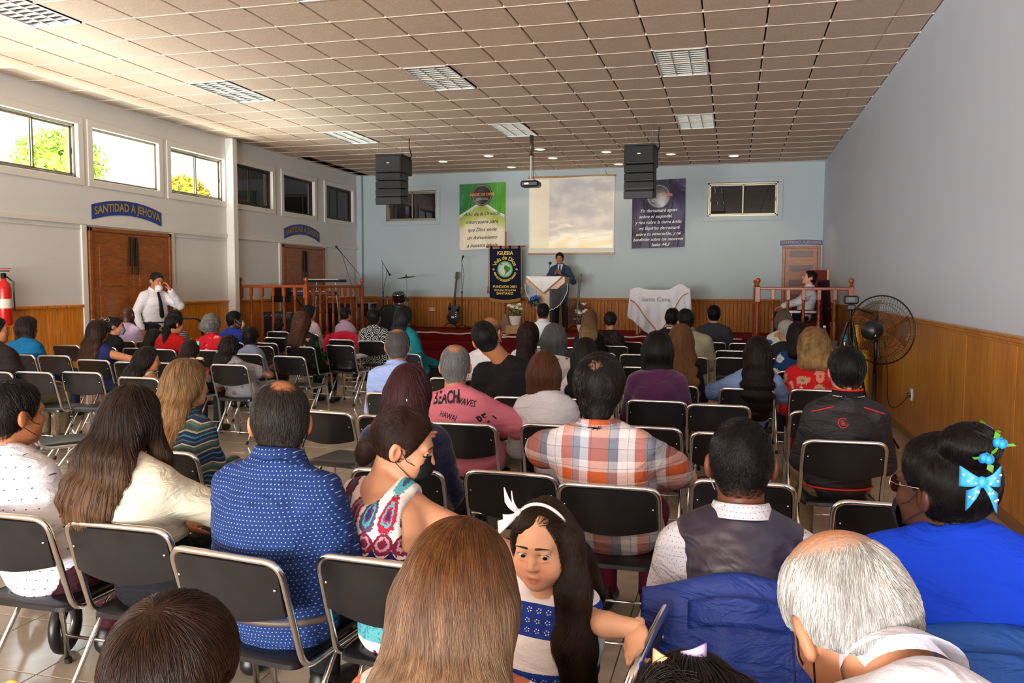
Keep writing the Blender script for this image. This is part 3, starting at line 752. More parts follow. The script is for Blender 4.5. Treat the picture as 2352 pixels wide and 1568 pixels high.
# ------------------------------------------------------------------ instruments and stands on the stage
M_CHR = plain('chrome', 'd4d4d2', .14, 1); M_CYM = plain('cymbal_bronze', '4d4028', .3, .9); M_DRUM = plain('drum_shell', '2a1010', .18, 0, .6); M_STAND = plain('stand_dark_metal', '5a5a5c', .3, .9); M_SKIN = plain('drum_head', '101010', .4)
def mic_stand(label, x, y, h, boom=None, z0=.55, tilt=(0, 0)):
    r = thing('microphone_stand', label, 'microphone stand', (x, y, z0))
    for k in range(3):
        a = k * 2 * PI / 3 + .4; MB().tube([(0, 0, .09), (.27 * math.cos(a), .27 * math.sin(a), .012)], .008, 6).obj('leg', M_BLACKM, r)
    MB().tube([(0, 0, .06), (0, 0, h * .55)], .011, 8).obj('pole', M_BLACKM, r); top = Vector((tilt[0], tilt[1], h))
    MB().tube([(0, 0, h * .5), tuple(top)], .007, 8).obj('upper_pole', M_BLACKM, r)
    MB().lathe([(.016, 0), (.02, .02), (.016, .06)], (0, 0, h * .52), 8).obj('clutch', M_BLACK, r)
    e = top
    if boom:
        e = top + Vector(boom); MB().tube([tuple(top - Vector(boom) * .35), tuple(e)], .006, 6).obj('boom_arm', M_BLACKM, r)
    d = (Vector(boom).normalized() if boom else Vector((.4, -.7, .55)).normalized()); q = d.to_track_quat('Z', 'Y').to_matrix()
    MB().lathe([(.009, -.02), (.012, .03), (.014, .13), (.024, .15), (.027, .17), (.022, .195), (.001, .2)], e, 10, q).obj('microphone', M_BLACK, r, True)
    MB().tube([tuple(e), (e.x * .5 + .05, e.y * .5, h * .8), (.02, 0, h * .6), (.015, .01, .1), (.1, .05, .01)], .005, 5).obj('cable', M_BLACK, r, True)
mic_stand('straight black microphone stand beside the bass guitar', -6.12, 18.3, 1.58)
mic_stand('tall boom microphone stand leaning out of the band platform', -7.9, 16.35, 1.36, (-.26, -.1, .34))
mic_stand('chrome and black microphone stand with downturned microphone behind the drums', -8.05, 18.15, 1.55, (.12, -.05, -.16))

def cymbal_stand(label, x, y, h, R=.2, tilt=.12):
    r = thing('cymbal_stand', label, 'cymbal', (x, y, .55))
    for k in range(3):
        a = k * 2 * PI / 3 + .9; MB().tube([(0, 0, .25), (.26 * math.cos(a), .26 * math.sin(a), .01)], .009, 6).obj('leg', M_STAND, r)
    MB().tube([(0, 0, .1), (0, 0, h - .18), (-.02, 0, h)], .011, 8).obj('pole', M_STAND, r)
    MB().box((0, 0, h * .58), (.06, .05, .09), .012).obj('clamp', M_BLACK, r)
    MB().lathe([(.001, .035), (.018, .034), (.03, .022), (.05, .015), (R * .6, .006), (R, -.006), (R, -.009), (.05, .01), (.001, .03)], (-.02, 0, h), 24, Matrix.Rotation(tilt, 3, 'Y')).obj('cymbal', M_CYM, r, True)
    MB().lathe([(.006, 0), (.012, .01), (.012, .03), (.001, .05)], (-.02, 0, h + .03), 8).obj('wing_nut', M_BLACK, r)
cymbal_stand('crash cymbal on a tall stand right of the drum kit', -7.08, 17.3, 1.19, .21, -.12)
cymbal_stand('low ride cymbal left of the bass drum', -7.75, 17.75, .70, .24, .03)
cymbal_stand('hi-hat cymbal at the left end of the drum kit', -8.12, 17.0, .96, .18, .05)
def drum(name, label, c, R, D, rx, legs):
    r = thing(name, label, 'drum', c)
    Mx = Matrix.Rotation(rx, 3, 'X')
    MB().lathe([(.001, -D / 2), (R * .97, -D / 2), (R, -D / 2 + .004), (R, D / 2 - .004), (R * .97, D / 2), (.001, D / 2)], n=28, M=Mx).obj('shell', M_DRUM, r, 40)
    for s in (-1, 1):
        MB().tube([Mx @ Vector(((R + .006) * math.cos(2 * PI * k / 28), (R + .006) * math.sin(2 * PI * k / 28), s * D / 2)) for k in range(28)], .011, 6, closed=True).obj('hoop', M_CHR if R < .25 else M_BLACK, r, True)
        MB().lathe([(.001, 0), (R * .96, 0), (R * .96, .004), (.001, .004)], Mx @ Vector((0, 0, s * (D / 2 + .001))), 28, Mx).obj('drum_head', M_SKIN, r)
    for k in range(6):
        a = k * PI / 3 + .3; q = Mx @ Vector(((R + .012) * math.cos(a), (R + .012) * math.sin(a), 0)); ax = Mx @ Vector((0, 0, D * .42))
        MB().tube([tuple(q - ax), tuple(q + ax)], .007, 6).obj('lug', M_CHR, r)
    for a, b in legs: MB().tube([a, b], .009, 6).obj('leg', M_CHR, r)
drum('bass_drum', 'large black bass drum facing the room on the stage', (-7.43, 17.3, .84), .28, .36, PI / 2, [((.26, -.1, -.05), (.36, -.2, -.285)), ((-.26, -.1, -.05), (-.36, -.2, -.285))])
drum('tom_drum', 'small dark tom drum mounted above the bass drum', (-7.30, 17.35, 1.28), .13, .2, .35, [((0, 0, -.1), (-.08, .02, -.2)), ((.1, 0, -.1), (.16, .05, -.18))])
drum('floor_tom_drum', 'dark floor tom with chrome hoops left of the bass drum', (-7.98, 17.3, 1.0), .16, .3, .0, [((.17, 0, .1), (.18, 0, -.44)), ((-.1, .15, .1), (-.1, .16, -.44)), ((-.1, -.15, .1), (-.1, -.16, -.44))])

def guitar(name, label, loc, rz, bass=True, lean=.12):
    r = thing(name, label, 'guitar', loc, rz); r.rotation_euler = (lean, 0.06, rz)
    bm = plain('guitar_black', '0c0c10', .12, 0, .6) if bass else wood('guitar_maroon', '2c0c0a', '4a1812', (3, 3, 9), .75)
    n = 40; pts = []
    for k in range(n):
        a = 2 * PI * k / n; z = math.sin(a); x = math.cos(a)
        if bass: w_ = (.16 - .045 * math.exp(-((z - .15) / .28) ** 2)) * (1.0 if z < .3 else 1.0 - .25 * (z - .3)); hh = .22
        else: w_ = .20 - .035 * math.exp(-((z - .2) / .25) ** 2) - (.04 if z > .3 else 0) * min(1, (z - .3) / .3); hh = .26
        pts.append((w_ * x * (abs(x) ** -.25 if abs(x) > 1e-3 else 1), hh * z + hh))
    th = .045 if bass else .11
    MB().prism([(x, z) for x, z in pts], th, frame_m((0, 0, .06), (1, 0, 0), (0, 0, 1))).obj('body', bm, r)
    top = .06 + 2 * (.22 if bass else .26)
    if bass:
        MB().tube([(-.10, -.022, top - .13), (-.115, -.022, top - .02), (-.10, -.022, top + .06)], [.045, .03, .012], 8).obj('horn', bm, r, True)
        MB().tube([(.09, -.022, top - .14), (.12, -.022, top - .05), (.13, -.022, top + .0)], [.045, .026, .012], 8).obj('horn', bm, r, True)
        MB().box((0, -.05, .2), (.07, .01, .05), .003).obj('bridge', M_CHR, r)
        for k in range(3): MB().lathe([(.014, 0), (.012, .012), (.001, .013)], (.07, -.045, .22 + .05 * k), 10, Matrix.Rotation(PI / 2, 3, 'X')).obj('knob', M_CHR, r)
        for k in range(2): MB().box((0, -.048, .29 + .08 * k), (.085, .012, .025), .004).obj('pickup', M_BLACK, r)
    else:
        MB().lathe([(.001, 0), (.05, 0), (.05, .003), (.001, .003)], (0, -th - .001, .40), 20, Matrix.Rotation(PI / 2, 3, 'X')).obj('sound_hole', M_BLACK, r)
        MB().tube([(.055 * math.cos(2 * PI * k / 20), -th - .003, .40 + .055 * math.sin(2 * PI * k / 20)) for k in range(20)], .006, 5, closed=True).obj('rosette', plain('rosette', '7a5a4c', .5), r)
        MB().box((0, -th - .004, .22), (.14, .012, .025), .003).obj('bridge', plain('guitar_bridge', '6b4a40', .4), r)
    nl = .62 if bass else .48
    MB().box((0, -.05 if bass else -th - .0, top + nl / 2 - .06), (.045, .025, nl + .12), .006).obj('neck', plain('neck_dark', '2a1a12', .4), r)
    MB().box((0, -.04 if bass else -th + .02, top + nl + .08), (.07, .02, .18), .008).obj('headstock', plain('headstock', '3a2418', .4), r)
    for k in range(4):
        s = -1 if (bass or k % 2) else 1; MB().tube([(s * .03, -.04 if bass else -th + .02, top + nl + .03 + .035 * k), (s * .065, -.04 if bass else -th + .02, top + nl + .03 + .035 * k)], .006, 6).obj('tuner', M_CHR, r)
    ym = -.02 if bass else -th * .5
    MB().tube([(-.09, ym - .06, .05), (-.16, ym - .14, -.02)], .009, 6).tube([(.09, ym - .06, .05), (.16, ym - .14, -.02)], .009, 6).tube([(0, ym + .05, .05), (0, ym + .2, .02)], .009, 6).tube([(-.1, ym - .08, .05), (.1, ym - .08, .05)], .012, 6).tube([(0, ym + .06, .05), (0, ym + .06, .62)], .01, 6).obj('stand', M_BLACKM, r)
guitar('bass_guitar', 'black electric bass guitar standing against the stage wainscot', (-6.42, 18.5, .60), 0.0, True, -.13)
guitar('acoustic_guitar', 'dark maroon acoustic guitar on a stand behind the pulpit', (-3.34, 18.0, .60), 0.0, False, -.1)
# keyboard, dark amplifiers and a music stand on the band platform
r = thing('music_stand', 'black music stand on the band platform beside the left wall', 'music stand', (-8.75, 14.75, .55))
MB().box((0, 0, .82), (.44, .03, .30), .008, M=Matrix.Rotation(-.35, 4, 'X') if False else None).obj('desk', M_BLACKM, r)
MB().tube([(0, .02, .05), (0, .02, .75)], .014, 8).obj('pole', M_BLACKM, r)
for k in range(3): MB().tube([(0, .02, .2), (.25 * math.cos(k * 2.1), .02 + .25 * math.sin(k * 2.1), .01)], .009, 6).obj('leg', M_BLACKM, r)
def amp(label, x, y, w_, d, h, rz=0):
    r = thing('amplifier', label, 'amplifier', (x, y, .55), rz)
    MB().bx(-w_ / 2, w_ / 2, -d / 2, d / 2, .01, h, .02).obj('cabinet', M_BLACK, r)
    MB().bx(-w_ / 2 + .03, w_ / 2 - .03, -d / 2 - .008, -d / 2 + .004, .04, h - .13, .006).obj('grille', M_GRILLE, r)
    MB().bx(-w_ / 2 + .03, w_ / 2 - .03, -d / 2 - .006, -d / 2 + .004, h - .11, h - .03, .004).obj('control_panel', plain('amp_panel', '3c3c40', .3, .6), r)
    for k in range(5): MB().lathe([(.012, 0), (.01, .014), (.001, .015)], (-w_ * .35 + k * w_ * .17, -d / 2 - .006, h - .07), 8, Matrix.Rotation(PI / 2, 3, 'X')).obj('knob', M_CHR, r)
amp('wide black stage amplifier behind the front balusters', -8.45, 14.25, .62, .36, .50, .1)
amp('tall black bass amplifier at the back of the band platform', -8.3, 16.35, .48, .36, .62, -.1)
r = thing('keyboard', 'dark electronic keyboard on a crossed stand behind the balusters', 'keyboard', (-8.28, 15.0, .55), .1)
MB().bx(-.55, .55, -.15, .15, .80, .89, .015).obj('body', M_BLACK, r)
m = MB(); mb = MB()
for k in range(36): m.bx(-.50 + k * .0278, -.50 + k * .0278 + .026, -.145, .0, .885, .898, .002)
for k in range(35):
    if k % 7 not in (2, 6): mb.bx(-.50 + (k + 1) * .0278 - .008, -.50 + (k + 1) * .0278 + .006, -.07, .0, .89, .908, .002)
m.obj('white_keys', M_WHITE, r, kind='stuff'); mb.obj('black_keys', M_BLACK, r, kind='stuff')
for s in (-1, 1): MB().tube([(-.35 * s, -.12, .01), (.35 * s, .12, .79)], .014, 8).obj('stand_leg', M_BLACKM, r)
r = thing('keyboard', 'slim synthesizer on a tall stand showing above the balustrade', 'keyboard', (-8.2, 15.6, .55), -.05)
MB().bx(-.42, .42, -.13, .13, 1.07, 1.13, .012).obj('body', M_BLACK, r)
m = MB()
for k in range(26): m.bx(-.38 + k * .0285, -.38 + k * .0285 + .0265, -.125, 0, 1.125, 1.137, .002)
m.obj('white_keys', M_WHITE, r, kind='stuff')
for s in (-1, 1): MB().tube([(.3 * s, .05, .01), (.22 * s, 0, 1.07)], .014, 8).obj('stand_leg', plain('grey_metal', '6d7480', .35, .7), r)

# ------------------------------------------------------------------ pulpit and what belongs to it
M_OAK = wood('pulpit_oak', '8a5a2a', 'c08a4a', (8, 8, 1.2), .3); M_CLOTH = plain('white_satin', 'e4e2e2', .5, 0, .3, .05, 40)
PX, PY = -3.86, 17.35
r = thing('pulpit', 'light wooden pulpit with flared top at the middle of the stage', 'pulpit', (PX, PY, .55))
MB().bx(-.21, .085, -.16, .16, .05, .98, .01).obj('front_panel', M_OAK, r)
MB().bx(.085, .14, -.15, .17, .05, .98, .008).obj('side_panel', plain('pulpit_dark', '3c2c26', .7, 0, .2), r)
MB().bx(.14, .20, -.14, .18, .05, .98, .008).obj('side_panel', plain('pulpit_black', '0e0e12', .7, 0, .2), r)
MB().bx(-.30, .30, -.25, .27, 0, .06, .012).obj('base', M_OAK, r)
MB().prism([(-.26, .95), (.26, .95), (.42, 1.08), (.42, 1.20), (-.42, 1.20), (-.42, 1.08)], .5, frame_m((0, .27, 0), (1, 0, 0), (0, 0, 1))).obj('top', M_OAK, r)
def drape(fn, name, mat, parent, nu=24, nv=12, th=.004): return MB().grid(fn, nu, nv, th).obj(name, mat, parent, True)
cl = thing('pulpit_cloth', 'white satin cloth with gold border hanging in a point over the pulpit', 'cloth', (PX, PY, .55))
def pc(u, v):
    x = -.42 + .78 * u; a = 1 - abs(2 * u - 1)
    if v < .4: return (x, .24 - v / .4 * .50, 1.212 + .004 * math.sin(x * 30))
    k = (v - .4) / .6
    return (x, -.262 - .012 * math.sin(x * 34 + 2) * k - .004, 1.212 - (.02 + .34 * a) * k)
drape(pc, 'cloth', M_CLOTH, cl, 30, 14)
MB().tube([Vector(pc(k / 30, 1)) + Vector((0, -.006, 0)) for k in range(31)], .012, 6).obj('gold_border', plain('gold_braid', 'a87a26', .5, grain=.3, gscale=200), cl, True)
# sheer tulle swag below the top
t = NT('tulle'); t.out(lin('d8d8dc'), .7, Alpha=.07); M_TULLE = t.m
tl = thing('tulle_swag', 'sheer tulle swag with white beads looped under the pulpit top', 'swag', (PX, PY, .55))
def tul(u, v):
    a = PI * u; x = -.46 * math.cos(a) * (1 + .0 * v); z = 1.10 - .56 * math.sin(a) * v - .05 * v
    return (x + .04 * v, -.30 - .03 * math.sin(u * 25) * v, z)
drape(tul, 'veil', M_TULLE, tl, 40, 10, 0)
MB().tube([Vector(tul(k / 60, 1)) + Vector((0, -.008 - .01 * math.sin(k * 2.2), .012 * math.sin(k * 2.0))) for k in range(61)], .007, 5).obj('bead_trim', M_CLOTH, tl, True)
drape(lambda u, v: (.40 + .10 * u + .06 * v, -.22 + .3 * u - .02 * math.sin(u * 20), 1.2 - .62 * v), 'veil_fall', M_TULLE, tl, 12, 10, 0)
r = thing('microphone', 'black pulpit microphone on a bent gooseneck before the preacher', 'microphone', (PX + .05, PY, 1.75))
MB().lathe([(.03, .012), (.03, .02), (.01, .03)], (0, 0, 0), 10).tube([(0, 0, .02), (-.02, .02, .15), (-.02, .06, .26)], .006, 6).obj('gooseneck', M_BLACKM, r, True)
MB().ell((-.02, .10, .30), (.035, .045, .035), 12, 8).obj('head', M_BLACK, r, True)
# communion table with its embroidered cloth
r = thing('communion_table', 'wooden communion table under a white embroidered cloth', 'table', (-1.45, 17.45, .55))
MB().bx(-.52, .52, -.3, .3, .86, .90, .01).obj('table_top', M_OAK, r)
for sx in (-1, 1):
    for sy in (-1, 1): MB().lathe([(.03, .0), (.036, .05), (.025, .1), (.035, .3), (.03, .7), (.035, .86)], (sx * .46, sy * .25, 0), 10).obj('leg', M_OAK, r, True)
cl = thing('table_cloth', 'white embroidered Santa Cena cloth with gold braid over the communion table', 'cloth', (-1.45, 17.45, .55))
def tc(u, v):
    x = -.65 + 1.3 * u; e = abs(2 * u - 1)
    hump = .02 + .12 * math.exp(-((u - .84) / .13) ** 2) + .05 * math.exp(-((u - .12) / .1) ** 2)
    if v < .3: k = v / .3; return (x * .93, .30 - .60 * k, .915 + hump * (.7 + .3 * k) - (.02 * e ** 6))
    k = (v - .3) / .7; drop = .56 + .42 * (1 - abs(2 * u - .98) ** 1.5) if e < .98 else .56
    f = math.sin(u * 46 + 2 * math.sin(u * 7)) * .026 * k + .026 * math.sin(u * 19 + k * 5) * k + .012 * math.sin(u * 23 + k * 17) * k
    return (x * (.93 + .09 * k), -.30 - .05 * k - f, .915 + hump - drop * k)
drape(tc, 'cloth', plain('altar_cloth', 'dcdae2', .6, 0, .3, .06, 30), cl, 70, 30)
for s0, s1, v0, v1 in ((.02, .5, .56, .93), (.5, .97, .93, .42)):
    MB().tube([Vector(tc(s0 + (s1 - s0) * k / 24, v0 + (v1 - v0) * k / 24)) + Vector((0, -.012, 0)) for k in range(25)], .012, 6).obj('gold_braid', plain('gold_braid', 'a87a26', .5, grain=.3, gscale=200), cl, True)
v, f = text_mesh('Santa Cena', .13, bold=.002)
def onc(x, z):
    u = (x / 1.0 + .60) / 1.2; k = (0.98 - z) / .9; return Vector(tc(min(max(u, 0), 1), .3 + .7 * max(0, min(k, 1))))
MB().add([(p[0] - .08, onc(p[0] - .08, .72)[1] - .02, .74 + p[1]) for p in v], f).obj('lettering', plain('silver_thread', '9b968e', .5), cl)

# flowers, easel, boxes
M_LEAFG = plain('leaf_green', '2f4a22', .6); M_PETW = plain('petal_white', 'e8e6d4', .6); M_PETB = plain('petal_blue', '1d49c8', .5); M_BABY = plain('baby_breath', 'cfd0bc', .7)
def flowers(label, loc, R, n_rose, kind, pot=True, seed=1, hgt=.3):
    rg = random.Random(seed); r = thing('flower_arrangement', label, 'flowers', loc)
    if pot:
        MB().lathe([(.08, 0), (.10, .02), (.13, .16), (.14, .18), (.13, .185), (.001, .185)], n=16).obj('pot', M_WHITE, r, True)
    z0 = .18 if pot else 0
    m = MB()
    for k in range(150):
        a = rg.uniform(0, 2 * PI); q = rg.uniform(.1, 1); rad = R * q; z = z0 + hgt * rg.uniform(.0, .8) * (1.2 - .6 * q)
        c = Vector((rad * math.cos(a), rad * math.sin(a), z)); d = Vector((math.cos(a), math.sin(a), rg.uniform(-.2, 1))).normalized(); L = rg.uniform(.05, .1); s = d.cross(Vector((0, 0, 1))).normalized() * L * .25
        m.add([c, c + d * L * .5 + s, c + d * L, c + d * L * .5 - s + Vector((0, 0, .004))], [(0, 1, 2, 3)])
    m.obj('leaves', M_LEAFG, r, kind='stuff')
    m = MB()
    for k in range(120):
        a = rg.uniform(0, 2 * PI); rad = R * rg.uniform(.2, 1.1); m.ell((rad * math.cos(a), rad * math.sin(a), z0 + hgt * rg.uniform(.1, 1)), (.008,) * 3, 5, 3)
    m.obj('filler_flowers', M_BABY, r, kind='stuff')
    for k in range(n_rose):
        a = 2 * PI * k / n_rose + rg.uniform(-.3, .3); rad = R * rg.uniform(.35, .95); c = Vector((rad * math.cos(a), rad * math.sin(a), z0 + hgt * rg.uniform(.55, .95)))
        mat = M_PETB if kind == 'blue' else M_PETW; m = MB()
        for q in range(7):
            b = q * 2.4; rr = .012 + .004 * q; m.ell(c + Vector((rr * math.cos(b), rr * math.sin(b), .006 * (3 - q) * .5)), (.02, .02, .026), 7, 5)
        m.obj('rose', mat, r, True)
    if kind == 'lily':
        c = Vector((.02, 0, z0 + hgt * 1.25)); m = MB()
        for q in range(6):
            a = q * PI / 3; d = Vector((math.cos(a), math.sin(a), .9)).normalized(); s = Vector((-math.sin(a), math.cos(a), 0)) * .022
            m.add([c, c + d * .06 + s, c + d * .12 + Vector((0, 0, -.01)), c + d * .06 - s], [(0, 1, 2, 3)])
        m.obj('lily', M_PETW, r)
        MB().tube([(0, 0, z0), c], .004, 5).obj('stem', M_LEAFG, r)
flowers('round pot of white roses and green filler on a wooden box', (-4.42, 16.75, .74), .15, 6, 'white', True, 3, .26)
flowers('white lily and rose arrangement right of the pulpit', (-3.02, 17.0, .57), .15, 5, 'lily', True, 5, .32)
flowers('spray of blue roses climbing the front of the pulpit', (-4.06, 16.98, 1.10), .12, 10, 'blue', False, 8, .25)
flowers('low blue flowers at the foot of the pulpit', (-4.05, 16.85, .60), .13, 6, 'blue', False, 9, .2)
r = thing('flower_box', 'plain wooden box carrying the pot of white roses', 'box', (-4.42, 16.75, .55))
MB().bx(-.17, .17, -.15, .15, .005, .185, .006).obj('body', M_OAK, r); MB().box((.03, -.10, .19), (.14, .06, .004), .001).obj('paper_slip', M_WHITE, r)
r = thing('wooden_easel', 'small triangular wooden stand left of the white roses', 'stand', (-4.70, 17.0, .555))
MB().prism([(-.17, 0), (.17, 0), (.0, .43)], .025, frame_m((0, 0, 0), (1, 0, 0), (0, 0, 1))).obj('board', wood('easel_wood', '4a2812', '74441f', (5, 5, 2)), r)
MB().box((0, -.03, .015), (.36, .06, .03), .004).obj('ledge', M_OAK, r); MB().tube([(0, 0, .38), (0, .2, 0)], .01, 6).obj('rear_leg', M_OAK, r)

# throne chairs on the right platform
def throne(label, x, y, rz, hback, mat, trimmat, slant=0.0):
    r = thing('throne_chair', label, 'chair', (x, y, .55), rz)
    MB().bx(-.30, .30, -.28, .28, .32, .46, .03).obj('seat', mat, r)
    MB().prism([(-.28, .40), (.28, .40), (.28 - .10 * (slant <= 0), hback), (-.28 + .12 + .28 * slant, hback + .0)], .09, frame_m((0, -.22, 0), (1, 0, 0), (0, 0, 1))).obj('backrest', mat, r)
    for s in (-1, 1):
        MB().bx(s * .32 - .04, s * .32 + .04, -.28, .24, .58, .65, .025).bx(s * .32 - .03, s * .32 + .03, .16, .22, .0, .60, .01).obj('armrest', trimmat, r)
        MB().bx(s * .27 - .03, s * .27 + .03, .2, .26, 0, .33, .008).obj('leg', trimmat, r); MB().bx(s * .27 - .03, s * .27 + .03, -.28, -.22, 0, .33, .008).obj('leg', trimmat, r)
    MB().bx(-.30, .30, .26, .29, .30, .36, .008).obj('front_rail', trimmat, r)
M_MAR = plain('maroon_velvet', '4e1014', .8, 0, .2); M_MARW = wood('mahogany', '2c0e08', '552014', (5, 5, 2), .2); M_BLKV = plain('black_velvet', '0c0c0f', .8, 0, .2)
throne('black high-backed chair behind the seated boy on the platform', 1.22, 15.12, PI / 2 - .25, 1.10, M_BLKV, M_MARW)
throne('maroon velvet throne with carved frame nearest the right wall', 1.36, 15.9, PI / 2 + .2, 1.14, M_MAR, M_MARW, .3)
throne('maroon velvet throne on which the boy sits sideways', 1.1, 14.42, PI / 2, .80, M_MAR, M_MARW)
r = thing('red_panel', 'tall red panel with gilt edges leaning behind the platform chairs', 'panel', (1.57, 16.6, .55))
MB().bx(-.14, .14, -.02, .02, 0, 1.33, .004).obj('board', plain('red_velvet', '6a1212', .8), r)
for s in (-1, 1): MB().bx(s * .15 - .015, s * .15 + .015, -.025, .025, 0, 1.34, .004).obj('gilt_edge', M_GOLD, r)
# ------------------------------------------------------------------ fan, camera, refreshment table along the right wall
r = thing('pedestal_fan', 'large black pedestal fan with wire cage beside the right wall', 'fan', (1.33, 8.5, 0))
FZ, FR = 1.17, .33; Rz = Matrix.Rotation(math.radians(-38), 3, 'Z')
def fp(a, rr, d): return Rz @ Vector((rr * math.cos(a), d, rr * math.sin(a))) + Vector((0, 0, FZ))
for d, nm in ((.16, 'front_guard'), (.02, 'rear_guard')):
    m = MB()
    for k in range(60):
        a = 2 * PI * k / 60
        s = 1 if nm == 'front_guard' else -1
        m.tube([fp(a + .5 * q / 4 * .6, .06 + (FR - .06) * q / 4, .09 + s * (.075 - .05 * (q / 4) ** 3)) for q in range(5)], .0014, 3, caps=False)
    for rr in (.10, .18, .26): m.tube([fp(2 * PI * k / 36, rr, .09 + s * (.075 - .05 * ((rr - .06) / (FR - .06)) ** 3)) for k in range(36)], .0018, 4, closed=True)
    m.obj(nm, M_BLACKM, r, True)
MB().tube([fp(2 * PI * k / 48, FR, .09) for k in range(48)], .007, 6, closed=True).obj('cage_ring', M_BLACKM, r, True)
for k in range(3):
    b = MB().grid(lambda u, v: fp(2 * PI * k / 3 + (v - .5) * 1.1 * (.5 + .5 * u), .05 + .24 * u, .09 + .035 * (v - .5)), 8, 6, .003).obj('blade', glassy('fan_blade', (.80, .76, .70, 1), .015, .3), r, True)
Mq = Rz @ Matrix.Rotation(PI / 2, 3, 'X')
MB().lathe([(.001, -.02), (.05, -.015), (.085, .02), (.092, .07), (.085, .13), (.055, .165), (.001, .17)], (0, 0, FZ), 18, Mq).obj('motor', M_BLACK, r, True)
MB().box(Rz @ Vector((.055, -.13, -.04)) + Vector((0, 0, FZ)), (.04, .012, .025), .002, math.radians(-38)).obj('rating_label', plain('label_pink', 'b08a7c', .5), r)
MB().tube([(0, 0, FZ - .06), (0, -.02, FZ - .12), (0, 0, .75)], .016, 8).tube([(0, 0, .75), (0, 0, .05)], .022, 10).obj('pole', M_BLACKM, r, True)
for k in range(3):
    a = 2 * PI * k / 3 + .5; MB().tube([(0, 0, .42), (.30 * math.cos(a), .30 * math.sin(a), .015)], .011, 6).obj('leg', M_BLACKM, r)
MB().tube([(0, 0, FZ + .09), (0, -.03, FZ + .14)], .006, 6).obj('oscillation_knob', M_BLACK, r)
MB().tube(fillet([(.06, -.1, FZ - .1), (.10, -.08, .8), (.14, .1, .42), (.30, .5, .36), (.47, .77, .47)], .25, 6), .005, 6).obj('power_cord', M_BLACK, r, True)
MB().box((.463, .77, .47), (.05, .03, .03), .006).obj('plug', M_BLACK, r)
r = thing('wall_outlet', 'white wall outlet with a plug low on the right wainscot', 'outlet', (XR - .014, 9.28, .47))
MB().bx(-.012, 0, -.04, .04, -.06, .06, .004).obj('plate', M_WHITE, r); MB().bx(-.016, -.01, -.02, .02, -.04, -.015, .003).obj('socket', M_BLACK, r)
r = thing('wall_outlet', 'cream wall outlet on the stage wainscot left of the bass guitar', 'outlet', (-7.06, YB - .016, .98))
MB().bx(-.065, .065, -.012, 0, -.04, .04, .004).obj('plate', plain('cream_plastic', 'd6c9a4', .4), r)
for s in (-1, 1): MB().bx(s * .03 - .015, s * .03 + .015, -.015, -.01, -.015, .015, .003).obj('socket', plain('cream_dark', '8a805f', .5), r)
r = thing('video_camera', 'small black video camera on a tripod by the right platform', 'camera', (1.24, 9.6, 0))
MB().box((0, 0, 1.44), (.15, .10, .09), .015).obj('body', M_BLACK, r); MB().box((.0, -.055, 1.445), (.075, .012, .055), .004).obj('screen', plain('lcd_screen', '2c3c46', .2), r)
MB().tube([(0, .04, 1.44), (0, .12, 1.44)], .03, 12).obj('lens', M_BLACK, r); MB().box((0, 0, 1.36), (.09, .09, .06), .01).obj('head', M_BLACK, r)
MB().tube([(.02, -.03, 1.35), (.2, -.16, 1.30)], .010, 6).obj('pan_handle', M_BLACK, r); MB().tube([(0, 0, .75), (0, 0, 1.35)], .018, 8).obj('centre_column', M_BLACKM, r)
for k in range(3):
    a = 2 * PI * k / 3 + 1.2; MB().tube([(.03 * math.cos(a), .03 * math.sin(a), 1.2), (.34 * math.cos(a), .34 * math.sin(a), .0)], .016, 7).obj('leg', M_BLACKM, r)
r = thing('side_table', 'small table under a yellow cloth by the right wall', 'table', (1.33, 11.2, 0))
MB().bx(-.28, .28, -.28, .28, .76, .79, .01).obj('table_top', M_OAK, r)
for sx in (-1, 1):
    for sy in (-1, 1): MB().bx(sx * .24 - .02, sx * .24 + .02, sy * .24 - .02, sy * .24 + .02, 0, .76).obj('leg', M_OAK, r)
r2 = thing('table_cover', 'yellow cloth hanging over the small side table', 'cloth', (1.33, 11.2, 0)); M_YEL = plain('yellow_cloth', 'c8a016', .6)
def yc(u, v):
    a = 2 * PI * u; q = max(abs(math.cos(a)), abs(math.sin(a))); rx = .30 / q; k = v
    return (math.cos(a) * (rx + (.012 + .014 * math.sin(a * 9)) * k), math.sin(a) * (rx + (.012 + .014 * math.sin(a * 9)) * k), .80 - .52 * k)
MB().grid(yc, 64, 8).obj('skirt', M_YEL, r2, True); MB().bx(-.305, .305, -.305, .305, .795, .803, .003).obj('top_sheet', plain('coral_napkin', 'd8897a', .6), r2)
def bottle(label, x, y, mat, capm, lab):
    r = thing('plastic_bottle', label, 'bottle', (x, y, .806), group=None)
    MB().lathe([(.04, 0), (.043, .01), (.043, .07), (.039, .085), (.043, .10), (.043, .17), (.036, .20), (.018, .235), (.014, .25), (.014, .265), (.001, .266)], n=16).obj('body', mat, r, True)
    MB().lathe([(.017, .262), (.017, .285), (.001, .286)], n=12).obj('cap', capm, r)
    if lab: MB().lathe([(.0438, .09), (.0446, .10), (.0446, .165), (.0438, .172)], n=16).obj('label_band', lab, r, True)
M_PET = glassy('pet_plastic', (.90, .94, .96, 1), .14, .05)
bottle('clear plastic water bottle with dark content on the yellow table', 1.12, 11.0, M_PET, M_WHITE, None)
bottle('clear water bottle with blue label and blue cap on the yellow table', 1.36, 10.98, M_PET, plain('blue_cap', '2a48b0', .4), plain('label_blue', '3a86b4', .4))
r = thing('juice_jug', 'yellow plastic juice jug at the right end of the yellow table', 'jug', (1.52, 11.15, .806))
MB().lathe([(.06, 0), (.065, .02), (.06, .16), (.045, .22), (.04, .28), (.048, .29), (.001, .29)], n=16).obj('body', plain('juice_yellow', 'd89a10', .3), r, True)
